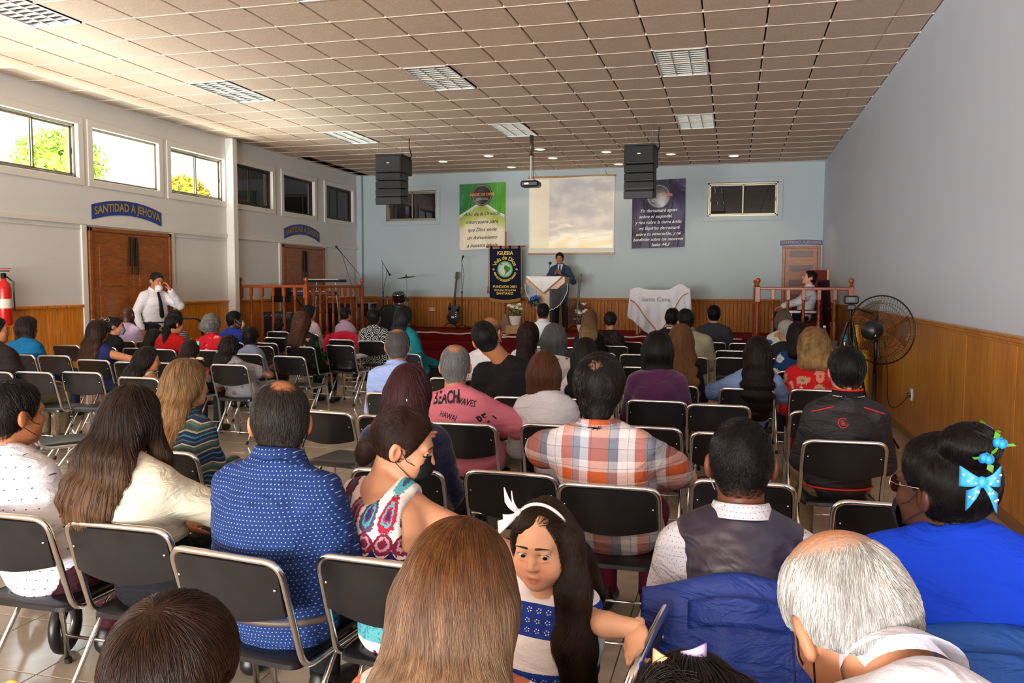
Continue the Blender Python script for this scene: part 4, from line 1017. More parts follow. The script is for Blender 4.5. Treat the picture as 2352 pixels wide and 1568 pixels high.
MB().tube([(.055, 0, .05), (.10, 0, .10), (.10, 0, .18), (.045, 0, .23)], .009, 6).obj('handle', plain('juice_yellow', 'd89a10', .3), r, True)
for k, (x, y) in enumerate(((1.22, 10.97), (1.25, 11.06))):
    r = thing('plastic_cup', 'clear plastic cup standing between the two bottles' if k == 0 else 'clear plastic cup just behind the front cup', 'cup', (x, y, .806), group='plastic cups on the yellow table')
    MB().lathe([(.028, 0), (.036, .09), (.037, .092), (.034, .09), (.026, .003), (.001, .003)], n=14).obj('wall', M_PET, r, True)
# fire extinguisher on the left wall
M_RED = plain('extinguisher_red', 'c01810', .25)
r = thing('fire_extinguisher', 'red fire extinguisher hanging on the left wall at the edge of the photo', 'fire extinguisher', (XL + .10, 8.40, 1.05))
MB().lathe([(.001, 0), (.075, .005), (.085, .03), (.085, .46), (.07, .53), (.03, .57), (.028, .60), (.001, .60)], n=20).obj('cylinder', M_RED, r, True)
MB().lathe([(.0862, .22), (.087, .23), (.087, .33), (.0862, .34)], n=20).obj('label_band', plain('ext_label', 'd8d0c0', .5), r, True)
MB().box((0, 0, .63), (.05, .06, .07), .01).box((.02, 0, .69), (.14, .03, .015), .004).obj('valve', M_BLACKM, r); MB().box((.03, 0, .72), (.15, .028, .012), .004).obj('lever', M_RED, r)
MB().tube([(.03, .02, .62), (.1, .05, .55), (.105, .05, .2)], .010, 7).obj('hose', M_BLACK, r, True)
# pushchair by the left wall
r = thing('pushchair', 'black folded pushchair handle standing near the left wainscot', 'pushchair', (-8.5, 11.6, 0), .5)
MB().tube(fillet([(-.2, -.3, .55), (-.2, -.55, 1.05), (.2, -.55, 1.05), (.2, -.3, .55)], .14, 8), .018, 8).obj('handle', M_BLACK, r, True)
for s in (-1, 1):
    MB().tube([(s * .2, -.3, .55), (s * .22, .25, .1)], .013, 8).tube([(s * .2, -.3, .55), (s * .22, -.3, .1)], .013, 8).obj('frame', M_BLACKM, r)
    for y in (.25, -.3): MB().tube([(s * .24, y + .085 * math.cos(2 * PI * k / 20), .1 + .085 * math.sin(2 * PI * k / 20)) for k in range(20)], .016, 6, closed=True).obj('wheel', M_BLACK, r, True)
MB().grid(lambda u, v: (-.18 + .36 * u, -.25 + .5 * v, .35 + .3 * (1 - v) ** 2), 6, 8, .02).obj('seat', M_BLACK, r, True)
# second pushchair behind the front left chairs
r = thing('pushchair', 'black pushchair with ringed wheels under the front left seats', 'pushchair', (-3.05, 3.05, 0), .3)
for s in (-1, 1):
    for y in (-.28, .28):
        w_ = MB().tube([(s * .22, y + .10 * math.cos(2 * PI * k / 24), .125 + .10 * math.sin(2 * PI * k / 24)) for k in range(24)], .024, 8, closed=True).obj('wheel', M_BLACK, r, True)
        MB().tube([(s * .22, y + .07 * math.cos(2 * PI * k / 20), .125 + .07 * math.sin(2 * PI * k / 20)) for k in range(20)], .012, 6, closed=True).obj('rim', plain('rim_grey', '8c8a86', .3, .6), w_, True)
    MB().tube([(s * .2, -.28, .125), (s * .2, .1, .5)], .014, 8).tube([(s * .2, .28, .125), (s * .2, -.2, .5)], .014, 8).obj('frame', M_BLACKM, r)
MB().grid(lambda u, v: (-.18 + .36 * u, -.22 + .4 * v, .36 + .22 * (1 - v) ** 2), 6, 8, .02).obj('seat', M_BLACK, r, True)
# trees of the yard seen through the bright windows
def tree(label, x, y, h, R, seed, c):
    rg = np.random.default_rng(seed); r = thing('garden_tree', label, 'tree', (x, y, -.1))
    MB().tube([(0, 0, 0), (.05, .03, h * .5), (.0, .1, h * .8)], [.13, .1, .05], 8).obj('trunk', plain('bark', '5a4632', .9), r, True)
    N = 2600; d = rg.normal(size=(N, 3)); d /= np.linalg.norm(d, axis=1)[:, None]; p = d * (rg.random(N) ** .4)[:, None] * np.array([R, R, R * .8]) + np.array([0, 0, h * .8])
    a = rg.normal(size=(N, 3)); a /= np.linalg.norm(a, axis=1)[:, None]; b = np.cross(a, d); s = rg.uniform(.05, .10, N)[:, None]
    V = np.stack([p - a * s, p + b * s * .45, p + a * s, p - b * s * .45], 1).reshape(-1, 3)
    MB().add([tuple(q) for q in V], [(4 * i, 4 * i + 1, 4 * i + 2, 4 * i + 3) for i in range(N)]).obj('crown', plain('leaf_' + c, c, .6), r, kind='stuff')
tree('yellow-green garden tree outside the nearest window', -11.3, 11.9, 4.7, .75, 1, '8fae2a')
tree('yellow-leaved garden tree outside the third window', -11.4, 15.3, 4.4, .6, 2, 'b8a41e')
tree('green garden tree outside between the first windows', -11.9, 10.2, 4.8, .7, 3, '7c9c3a')
# ------------------------------------------------------------------ implicit-surface modelling of figures
A3 = lambda *p: np.array(p, dtype=np.float64)
class Prim:
    __slots__ = ('f', 'lo', 'hi', 'op', 'k')
    def __init__(s, f, lo, hi, op='u', k=.02): s.f, s.lo, s.hi, s.op, s.k = f, lo, hi, op, k
def cone(a, b, ra, rb, k=.02, op='u'):
    a, b = A3(*a), A3(*b); ba = b - a; L = max(ba @ ba, 1e-9)
    def f(P):
        t = np.clip((P - a) @ ba / L, 0, 1); q = P - a - t[..., None] * ba
        return np.sqrt((q * q).sum(-1)) - (ra + (rb - ra) * t)
    r = max(ra, rb); return Prim(f, np.minimum(a, b) - r, np.maximum(a, b) + r, op, k)
def ell(c, r, R=None, k=.02, op='u'):
    c, r = A3(*c), A3(*r); m = r.min(); mx = r.max()
    def f(P):
        q = P - c
        if R is not None: q = q @ R
        return (np.sqrt(((q / r) ** 2).sum(-1)) - 1) * m
    return Prim(f, c - mx, c + mx, op, k)
def ec(a, b, ra, rb, k=.03, lat=(1, 0, 0), op='u', pw=2.0):
    """segment with an elliptical section: ra = (half width, half depth) at a"""
    a, b = A3(*a), A3(*b); ba = b - a; L = max(ba @ ba, 1e-9); w_ = ba / math.sqrt(L); u = A3(*lat); u = u - w_ * (u @ w_); u /= np.linalg.norm(u); v = np.cross(w_, u)
    def f(P):
        t = np.clip((P - a) @ ba / L, 0, 1); q = P - a - t[..., None] * ba
        rx = ra[0] + (rb[0] - ra[0]) * t; ry = ra[1] + (rb[1] - ra[1]) * t; m = np.minimum(rx, ry)
        return ((np.abs((q @ u) / rx) ** pw + np.abs((q @ v) / ry) ** pw + np.abs((q @ w_) / m) ** pw) ** (1 / pw) - 1) * m
    r = max(*ra, *rb); return Prim(f, np.minimum(a, b) - r, np.maximum(a, b) + r, op, k)
def half(p, n, k=.01):
    """keep the side n points away from"""
    p, n = A3(*p), A3(*n); n = n / np.linalg.norm(n)
    return Prim(lambda P: (P - p) @ n, None, None, 'i', k)
def comb(D, d, op, k):
    if op == 'u': h = np.maximum(k - np.abs(D - d), 0) / k; return np.minimum(D, d) - h * h * k * .25
    if op == 's': d = -d
    h = np.maximum(k - np.abs(D - d), 0) / k; return np.maximum(D, d) + h * h * k * .25
def sdf_at(prims, P):
    D = np.full(P.shape[:-1], .5)
    for p in prims: D = comb(D, p.f(P), p.op, p.k)
    return D
def axis(lo, hi, h, fine):
    xs = [lo]
    while xs[-1] < hi:
        x = xs[-1]; st = h
        for a, b, hf in fine:
            if a - h * .7 <= x < b: st = min(st, hf)
        xs.append(x + st)
    return np.array(xs)
def mesh_sdf(prims, h, fine=(), tint=None):
    """surface nets over a rectilinear grid; returns verts, quads"""
    up = [p for p in prims if p.op == 'u']
    lo = np.min([p.lo for p in up], 0) - 2.2 * h; hi = np.max([p.hi for p in up], 0) + 2.2 * h
    for p in prims:
        pass
    ax = [axis(lo[i], hi[i], h, [(b[0][i], b[1][i], b[2]) for b in fine]) for i in range(3)]
    n = [len(a) for a in ax]; D = np.full(n, .5, np.float32)
    for p in prims:
        if p.lo is None: sl = [slice(0, n[i]) for i in range(3)]
        else:
            m = p.k + 2.5 * h; sl = [slice(max(0, np.searchsorted(ax[i], p.lo[i] - m) - 1), np.searchsorted(ax[i], p.hi[i] + m) + 1) for i in range(3)]
        P = np.stack(np.meshgrid(ax[0][sl[0]], ax[1][sl[1]], ax[2][sl[2]], indexing='ij'), -1)
        if P.size == 0: continue
        sl = tuple(sl); D[sl] = comb(D[sl], p.f(P), p.op, p.k)
    ins = D < 0
    c = sum(ins[i:n[0] - 1 + i, j:n[1] - 1 + j, k:n[2] - 1 + k].astype(np.int8) for i in (0, 1) for j in (0, 1) for k in (0, 1))
    I, J, K = np.nonzero((c > 0) & (c < 8)); N = len(I)
    idx = np.full([m - 1 for m in n], -1, np.int64); idx[I, J, K] = np.arange(N)
    acc = np.zeros((N, 3)); cnt = np.zeros(N)
    cv = {(i, j, k): D[I + i, J + j, K + k].astype(np.float64) for i in (0, 1) for j in (0, 1) for k in (0, 1)}
    cp = lambda i, j, k: np.stack([ax[0][I + i], ax[1][J + j], ax[2][K + k]], -1)
    for a in cv:
        for d in range(3):
            if a[d]: continue
            b = list(a); b[d] = 1; b = tuple(b); va, vb = cv[a], cv[b]; m = (va < 0) != (vb < 0)
            t = np.where(m, va / np.where(m, va - vb, 1), 0); q = cp(*a) * (1 - t)[:, None] + cp(*b) * t[:, None]
            acc += q * m[:, None]; cnt += m
    V = acc / cnt[:, None]; Q = []
    for d in range(3):
        e1, e2 = (d + 1) % 3, (d + 2) % 3
        s0 = [slice(None)] * 3; s1 = [slice(None)] * 3; s0[d] = slice(0, n[d] - 1); s1[d] = slice(1, n[d])
        A, B = ins[tuple(s0)], ins[tuple(s1)]; x = np.array(np.nonzero(A != B)); ok = (x[e1] > 0) & (x[e2] > 0) & (x[e1] < n[e1] - 1) & (x[e2] < n[e2] - 1); x = x[:, ok]
        flip = A[tuple(x)]
        def g(o1, o2):
            y = x.copy(); y[e1] += o1; y[e2] += o2; return idx[tuple(y)]
        q = np.stack([g(-1, -1), g(0, -1), g(0, 0), g(-1, 0)], 1); q[~flip] = q[~flip][:, ::-1]; Q.append(q)
    Q = np.concatenate(Q); Q = Q[(Q >= 0).all(1)]
    return V, Q
def normals(V, Q):
    n = np.cross(V[Q[:, 2]] - V[Q[:, 0]], V[Q[:, 3]] - V[Q[:, 1]]); N = np.zeros_like(V)
    for i in range(4): np.add.at(N, Q[:, i], n)
    return N / (np.linalg.norm(N, axis=1)[:, None] + 1e-12)
def np_mesh(name, V, Q, mat, col=None):
    me = bpy.data.meshes.new(name); k = Q.shape[1]
    me.vertices.add(len(V)); me.vertices.foreach_set('co', V.astype(np.float32).ravel())
    me.loops.add(Q.size); me.loops.foreach_set('vertex_index', Q.astype(np.int32).ravel())
    me.polygons.add(len(Q)); me.polygons.foreach_set('loop_start', np.arange(0, Q.size, k, dtype=np.int32))
    me.polygons.foreach_set('use_smooth', np.ones(len(Q), bool)); me.update(calc_edges=True)
    if col is not None:
        at = me.attributes.new('tint', 'FLOAT_COLOR', 'POINT'); c = np.ones((len(V), 4), np.float32); c[:, :3] = col; at.data.foreach_set('color', c.ravel())
    if mat: me.materials.append(mat)
    return me
def wob(P, f, seed=0):
    r = np.random.default_rng(seed); o = np.zeros(len(P))
    for i in range(7):
        d = r.normal(size=3) * f * (1 + .35 * i); o += np.sin(P @ d + r.uniform(0, 6) + 1.3 * np.sin(P @ r.normal(size=3) * f * .6)) / (1 + .35 * i)
    return o / 3.2
def folds(V, Q, amp, f, seed, squash=(1, 1, 2.2)):
    N = normals(V, Q); P = V * np.array(squash); w_ = wob(P, f, seed); w_ = 1 - np.abs(w_) * 1.5
    return V + N * (amp * w_)[:, None]

# ------------------------------------------------------------------ skin, hair and cloth materials
def skin_mat():
    t = NT('skin'); a = t.node('ShaderNodeAttribute', attribute_name='tint'); n = t.noise(t.obj(), 55, 4, .6); n2 = t.noise(t.obj(), 9, 2, .5)
    hs = t.node('ShaderNodeHueSaturation'); t.set(hs.inputs['Color'], a.outputs[0]); t.set(hs.inputs['Value'], t.math('MULTIPLY_ADD', n2, .22, .89))
    t.out(hs.outputs[0], .46, 0, .4); t.bump(n, .12, .003)
    t.b.inputs['Subsurface Weight'].default_value = .0
    return t.m
M_SKINP = skin_mat()
def hair_mat(name, root, tip=None, z0=0, z1=1, rough=.42, base=False, var=.35):
    """base: mesh under the strands (with a scalp tint attribute), else strands"""
    key = ('hb_' if base else 'hs_') + name
    if key in MATS: return MATS[key]
    t = NT('hair_' + name); c = lin(root); col = c
    if tip:
        s = t.xyz(t.obj()); f = t.math('DIVIDE', t.math('SUBTRACT', z1, s[2]), max(z1 - z0, .01), clamp=True); n = t.noise(t.obj((60, 60, 4)), 1, 2, .5)
        f = t.math('MULTIPLY', f, t.math('MULTIPLY_ADD', n, 1.6, .2), clamp=True); col = t.mix(f, c, lin(tip))
    if base:
        a = t.node('ShaderNodeAttribute', attribute_name='tint'); n = t.noise(t.obj((40, 40, 18)), 3, 4, .6)
        dark = t.mix(n, col if not isinstance(col, tuple) else tuple(v * .5 for v in col[:3]) + (1,), col)
        col = t.mix(a.outputs[2], dark, a.outputs[0]) if False else dark
        sc = t.node('ShaderNodeAttribute', attribute_name='scalp'); sk = t.node('ShaderNodeAttribute', attribute_name='tint')
        nf = t.noise(t.obj((1, 1, 1)), 75, 4, .7); f = t.math('MULTIPLY_ADD', t.math('ADD', sc.outputs[2], t.math('MULTIPLY', t.math('SUBTRACT', nf, .5), 1.1)), 1.7, -.55, clamp=True)
        col = t.mix(f, col, sk.outputs[0]); t.out(col, .55, 0, .15); t.bump(n, .4, .006)
    else:
        h = t.node('ShaderNodeHairInfo'); hs = t.node('ShaderNodeHueSaturation'); t.set(hs.inputs['Color'], col)
        nz = t.noise(t.obj((42, 42, 4)), 1, 3, .6); t.set(hs.inputs['Value'], t.math('MULTIPLY', t.math('MULTIPLY_ADD', h.outputs['Random'], var * 1.6, 1 - var * .8), t.math('MULTIPLY_ADD', nz, 1.5, .25))); t.out(hs.outputs[0], rough, 0, .25)
    MATS[key] = t.m; return t.m

def cloth(name, c, pattern=None, rough=.85, sheen=0.0, **kw):
    if name in MATS: return MATS[name]
    t = NT(name); v = t.obj(); s = t.xyz(v); base = lin(c) if c else None; col = base
    cc = lambda k: lin(kw[k])
    if pattern == 'dots':
        d = kw['step']; p = t.comb(t.math('ADD', s[0], t.math('MULTIPLY', t.math('FLOOR', t.math('DIVIDE', s[2], d)), d * .5)), 0, s[2])
        fx = t.math('SUBTRACT', t.math('FRACT', t.math('DIVIDE', t.xyz(p)[0], d)), .5); fz = t.math('SUBTRACT', t.math('FRACT', t.math('DIVIDE', s[2], d)), .5)
        r = t.math('SQRT', t.math('ADD', t.math('MULTIPLY', fx, fx), t.math('MULTIPLY', fz, fz))); col = t.mix(t.math('LESS_THAN', r, kw['r']), base, cc('c2'))
    elif pattern == 'plaid':
        def bands(x, stops, per): return t.ramp(t.math('FRACT', t.math('DIVIDE', x, per)), stops, 'CONSTANT')
        L = lin; vx = bands(t.math('ADD', s[0], 1.02), [(0, L('c3c5cc')), (.12, L('b9552c')), (.38, L('6d7080')), (.52, L('e0d6d2')), (.74, L('c4562a')), (.88, L('7b7f8e'))], .30)
        vz = bands(t.math('ADD', s[2], .47), [(0, L('8a8f9e')), (.17, L('d8cfca')), (.40, L('c35c30')), (.60, L('d9d0cc')), (.78, L('777b88'))], .235)
        col = t.mix(.42, vx, vz)
        l1 = t.math('LESS_THAN', t.math('FRACT', t.math('DIVIDE', t.math('ADD', s[0], .3), .075)), .03); l2 = t.math('LESS_THAN', t.math('FRACT', t.math('DIVIDE', s[2], .078)), .03)
        col = t.mix(t.math('MULTIPLY', t.math('MAXIMUM', l1, l2), .55), col, L('4c3c40'))
    elif pattern == 'zigzag':
        tri = t.math('ABSOLUTE', t.math('SUBTRACT', t.math('FRACT', t.math('MULTIPLY', s[0], 11)), .5)); n = t.noise(v, 8, 2, .5)
        z = t.math('ADD', t.math('ADD', s[2], t.math('MULTIPLY', tri, .045)), t.math('MULTIPLY', n, .02)); L = lin
        col = t.ramp(t.math('FRACT', t.math('MULTIPLY', z, 9.5)), [(0, L('1c2c44')), (.14, L('3c7f96')), (.2, L('23324c')), (.34, L('9a8d78')), (.42, L('3d4a3a')), (.56, L('2a6076')), (.62, L('5d6650')), (.74, L('c4b6a2')), (.8, L('27344a')), (.93, L('48637a'))], 'CONSTANT')
    elif pattern == 'floral':
        sc = kw.get('scale', 9); vv = t.node('ShaderNodeTexVoronoi', feature='F1'); nn = t.noise(v, sc * 1.3, 3, .6)
        dv = t.node('ShaderNodeVectorMath', operation='ADD'); t.set(dv.inputs[0], v); t.set(dv.inputs[1], t.comb(t.math('MULTIPLY', nn, .10), 0, t.math('MULTIPLY', nn, .06))); t.set(vv.inputs['Vector'], dv.outputs[0]); vv.inputs['Scale'].default_value = sc
        rnd = t.xyz(vv.outputs['Color'])[0]; pet = t.noise(v, sc * 3.2, 3, .6, 1.0)
        d = t.math('ADD', vv.outputs['Distance'], t.math('MULTIPLY', t.math('SUBTRACT', pet, .5), .55))
        fl = t.math('MULTIPLY', t.math('LESS_THAN', d, kw.get('size', .34)), t.math('GREATER_THAN', rnd, kw.get('skip', .25)))
        pal = t.ramp(t.math('FRACT', t.math('MULTIPLY', rnd, 7.3)), [(i / len(kw['pal']), lin(q)) for i, q in enumerate(kw['pal'])], 'CONSTANT'); col = t.mix(fl, base, pal)
        ctr = t.math('LESS_THAN', d, kw.get('size', .34) * .3); col = t.mix(t.math('MULTIPLY', fl, t.math('MULTIPLY', ctr, .6)), col, cc('ctr') if 'ctr' in kw else base)
    elif pattern == 'damask':
        p = t.comb(t.math('SUBTRACT', t.math('FRACT', t.math('MULTIPLY', s[0], 9.5)), .5), 0, t.math('SUBTRACT', t.math('FRACT', t.math('MULTIPLY', s[2], 8)), .5)); q = t.xyz(p)
        r = t.math('SQRT', t.math('ADD', t.math('MULTIPLY', q[0], q[0]), t.math('MULTIPLY', q[2], q[2]))); n = t.noise(v, 26, 3, .6)
        f = t.math('SINE', t.math('ADD', t.math('MULTIPLY', r, 30), t.math('MULTIPLY', n, 7))); col = t.ramp(f, [(.45, lin('17181a')), (.62, lin('c9c9c6'))])
    elif pattern == 'stripe':
        f = t.math('FRACT', t.math('MULTIPLY', s[0 if kw.get('vert') else 2], kw['freq'])); col = t.mix(t.math('LESS_THAN', f, .4), base, cc('c2'))
    elif pattern == 'lace':
        n = t.noise(v, 30, 5, .7, .6); col = t.ramp(n, [(.45, base), (.68, cc('c2'))])
    elif pattern == 'paisley':
        z = s[2]; L = lin; per = .064
        u = t.math('SUBTRACT', t.math('FRACT', t.math('DIVIDE', t.math('ADD', s[0], 1.0), per)), .5); au = t.math('ABSOLUTE', u); odd = t.math('GREATER_THAN', t.math('FRACT', t.math('DIVIDE', t.math('ADD', s[0], 1.0), per * 2)), .5)
        n = t.noise(v, 70, 3, .6, .5)
        def blob(zc, hh, wd): # teardrop outline measure, < 1 inside
            a = t.math('DIVIDE', t.math('SUBTRACT', z, zc), hh); b = t.math('DIVIDE', au, t.math('MULTIPLY_ADD', a, -wd * .35, wd)); return t.math('ADD', t.math('SQRT', t.math('ADD', t.math('MULTIPLY', a, a), t.math('MULTIPLY', b, b))), t.math('MULTIPLY', t.math('SUBTRACT', n, .5), .8))
        Z0 = kw['z0']; col = L('e8e0da')
        d1 = blob(Z0, .055, .40); col = t.mix(t.math('LESS_THAN', d1, 1.0), col, t.mix(odd, L('a82038'), L('584868'))); col = t.mix(t.math('MULTIPLY', t.math('LESS_THAN', d1, .62), t.math('GREATER_THAN', d1, .42)), col, L('4fa6b0')); col = t.mix(t.math('LESS_THAN', d1, .25), col, L('3c2a58'))
        d2 = blob(t.math('MULTIPLY_ADD', odd, -.02, Z0 + .085), .035, .30); col = t.mix(t.math('LESS_THAN', d2, 1.0), col, t.mix(odd, L('57a8b2'), L('6b2440'))); col = t.mix(t.math('LESS_THAN', d2, .4), col, L('2f5a78'))
        d3 = blob(Z0 - .082, .032, .48); col = t.mix(t.math('LESS_THAN', d3, 1.05), col, L('7c2444')); col = t.mix(t.math('MULTIPLY', t.math('LESS_THAN', d3, .7), t.math('GREATER_THAN', d3, .45)), col, L('cf9aa6'))
        band = t.math('LESS_THAN', z, t.math('MULTIPLY_ADD', t.math('MULTIPLY', au, au), .1, Z0 - .125)); col = t.mix(band, col, L('221f6a')); dots = t.math('LESS_THAN', blob(Z0 - .155, .014, .2), 1); col = t.mix(t.math('MULTIPLY', band, dots), col, L('8e3050'))
        low = t.math('LESS_THAN', z, Z0 - .29); col = t.mix(low, col, t.mix(t.math('GREATER_THAN', n, .55), L('5fb0b8'), L('3c8a98')))
        low2 = t.math('LESS_THAN', z, Z0 - .37); d4 = blob(Z0 - .43, .03, .22); d5 = blob(Z0 - .50, .022, .22); col = t.mix(low2, col, t.mix(t.math('MAXIMUM', t.math('LESS_THAN', d4, 1), t.math('LESS_THAN', d5, 1)), L('e8e0da'), L('6b2040')))
    elif pattern == 'girl':
        z = s[2]; L = lin; Z = kw['zs']; blue = t.math('MAXIMUM', t.math('MULTIPLY', t.math('LESS_THAN', z, Z[0]), t.math('GREATER_THAN', z, Z[1])), t.math('LESS_THAN', z, Z[2])); col = t.mix(blue, L('f0eef2'), L('1d3a94'))
        d = .026; fx = t.math('SUBTRACT', t.math('FRACT', t.math('DIVIDE', s[0], d)), .5); fz = t.math('SUBTRACT', t.math('FRACT', t.math('DIVIDE', z, d * .9)), .5); r = t.math('SQRT', t.math('ADD', t.math('MULTIPLY', fx, fx), t.math('MULTIPLY', fz, fz))); a = t.math('ARCTAN2', fx, fz)
        pet = t.math('MULTIPLY', t.math('LESS_THAN', t.math('ABSOLUTE', t.math('SUBTRACT', r, .2)), .06), t.math('GREATER_THAN', t.math('SINE', t.math('MULTIPLY', a, 5)), .1)); col = t.mix(t.math('MULTIPLY', blue, pet), col, L('e6e6f2'))
    n = t.noise(v, 220, 2, .5); nw = t.noise(t.obj((1, 1, 2.4)), 7, 4, .55, .8)
    t.out(col, rough, 0, kw.get('spec', .25)); t.bump(t.math('ADD', t.math('MULTIPLY', nw, 1.0), t.math('MULTIPLY', n, .04)), kw.get('bump', .45) * 1.5, .04)
    if sheen: t.b.inputs['Sheen Weight'].default_value = sheen
    MATS[name] = t.m; return t.m

# ------------------------------------------------------------------ canonical pieces: hand, shoe, eye
def hand_geom(curl, spread=.0, thumb=.6):
    """right hand pointing along +Y from the wrist, palm facing -Z, thumb towards -X"""
    pr = [ec((0, -.02, 0), (0, .03, 0), (.026, .019), (.036, .016), .02), ec((0, .02, 0), (0, .088, -.002), (.036, .015), (.041, .012), .02)]
    for i, (x, L, r) in enumerate(((-.030, .070, .0088), (-.010, .080, .009), (.010, .075, .0088), (.029, .060, .0078))):
        p = A3(x, .088 - abs(x) * .25, -.002); a = .25 * curl
        for q, (fr, rr) in enumerate(((.42, 1), (.33, .93), (.27, .82))):
            n_ = p + A3(x * spread, math.cos(a), -math.sin(a)) * L * fr; pr.append(cone(p, n_, r * rr, r * rr * .93, .006)); p = n_; a += curl * (1.0 if q == 0 else .8)
    p = A3(-.030, .018, -.006)
    for L, r, d in ((.034, .0125, A3(-.75, .62, -.25 * thumb)), (.030, .0105, A3(-.45, .80, -.5 * thumb)), (.024, .009, A3(-.2, .88, -.7 * thumb))):
        d = d / np.linalg.norm(d); n_ = p + d * L; pr.append(cone(p, n_, r, r * .92, .008)); p = n_
    return mesh_sdf(pr, .0045)
HAND_R, HAND_G = hand_geom(.45), hand_geom(1.15, 0, 1.3)
shoe_V, shoe_Q = mesh_sdf([ec((0, -.03, .045), (0, .10, .035), (.040, .042), (.045, .032), .03), ell((0, .15, .03), (.042, .06, .03), None, .04), ec((0, -.04, .05), (0, -.03, .09), (.038, .045), (.04, .045), .03), half((0, 0, 0), (0, 0, -1), .004)], .011)
SHOES = {}
def shoe_mesh(c):
    if c not in SHOES: SHOES[c] = np_mesh('shoe', shoe_V, shoe_Q, plain('shoe_' + c, c, .4))
    return SHOES[c]
M_EYEW = plain('eye_white', 'd8d2cc', .2); M_IRIS = plain('iris_brown', '22120a', .15)
eye_me = MB().ell((0, 0, 0), (.0124, .0124, .0124), 16, 10).mesh('eye', M_EYEW, True)
iris_me = MB().ell((0, .0070, 0), (.0078, .0064, .0078), 14, 8).mesh('iris', M_IRIS, True)
def rotm(y, p, r):
    y, p, r = (math.radians(v) for v in (y, p, r))
    cy, sy, cp, sp, cr, sr = math.cos(y), math.sin(y), math.cos(p), math.sin(p), math.cos(r), math.sin(r)
    Ry = np.array([[cy, -sy, 0], [sy, cy, 0], [0, 0, 1]]); Rp = np.array([[1, 0, 0], [0, cp, sp], [0, -sp, cp]]); Rr = np.array([[cr, 0, sr], [0, 1, 0], [-sr, 0, cr]])
    return Ry @ Rp @ Rr   # p > 0 nods forward/down, r > 0 leans to the right

def strands(name, prims, V, Q, C, R, s, n, L, segs, r, whorl, g, mat, parent, lift=.004, mask=None, zmin=None, wave=0, seed=0, back=0.0, away=1.0, jit=.25):
    """hair strands that start on the hair surface and follow it along gravity and away from the whorl"""
    rg = np.random.default_rng(seed); ok = np.arange(len(V)) if mask is None else np.nonzero(mask)[0]
    if len(ok) < 20: return
    P = V[ok[rg.integers(0, len(ok), n)]] + rg.normal(size=(n, 3)) * .004; W = C + R @ (A3(*whorl) * s)
    def grad(P):
        e = .004; d0 = sdf_at(prims, P); G = np.stack([sdf_at(prims, P + e * np.eye(3)[i]) - d0 for i in range(3)], -1) / e
        return d0, G / (np.linalg.norm(G, axis=1)[:, None] + 1e-9)
    pts = np.zeros((n, segs + 1, 3)); d, N = grad(P); P = P - N * d[:, None]; pts[:, 0] = P - N * .002
    jt = np.stack([wob(P * np.array([1, 1, .6]), 22, seed + q) for q in range(3)], -1) * jit * 1.6 + rg.normal(size=(n, 3)) * .05; ln = L * rg.uniform(.55, 1.15, n); hl = lift * rg.uniform(.1, 1.0, n); ph = rg.uniform(0, 6.28, n); ph2 = 4 * wob(P * np.array([1, 1, .3]), 14, seed + 9)
    gd = A3(0, -back, -1.0)
    for k in range(1, segs + 1):
        q = P - W; dist = np.linalg.norm(q, axis=1)[:, None]; q = q / (dist + 1e-6); wt = np.clip(1 - dist / (.16 * s), 0, 1)
        v = q * wt * away + gd * (g * (1 - wt * .6)) + jt; v = v - N * (v * N).sum(1)[:, None]; v /= np.linalg.norm(v, axis=1)[:, None] + 1e-9
        P = P + v * (ln / segs)[:, None]
        if wave: P = P + np.cross(N, v) * (wave * np.sin(P[:, 2] * 75 + ph2 + .5 * np.sin(ph)))[:, None]
        d, N = grad(P); P = P - N * (d - 0)[:, None] * .85
        pts[:, k] = P + N * (hl * (k / segs))[:, None]
    if zmin is not None: pts[..., 2] = np.maximum(pts[..., 2], zmin)
    cu = bpy.data.hair_curves.new(name); cu.add_curves([segs + 1] * n); cu.attributes['position'].data.foreach_set('vector', pts.astype(np.float32).ravel())
    ra = cu.attributes.get('radius') or cu.attributes.new('radius', 'FLOAT', 'POINT'); ra.data.foreach_set('value', np.tile(np.linspace(1, .35, segs + 1) * r, n).astype(np.float32))
    cu.materials.append(mat); return link(name, cu, parent, kind='stuff')

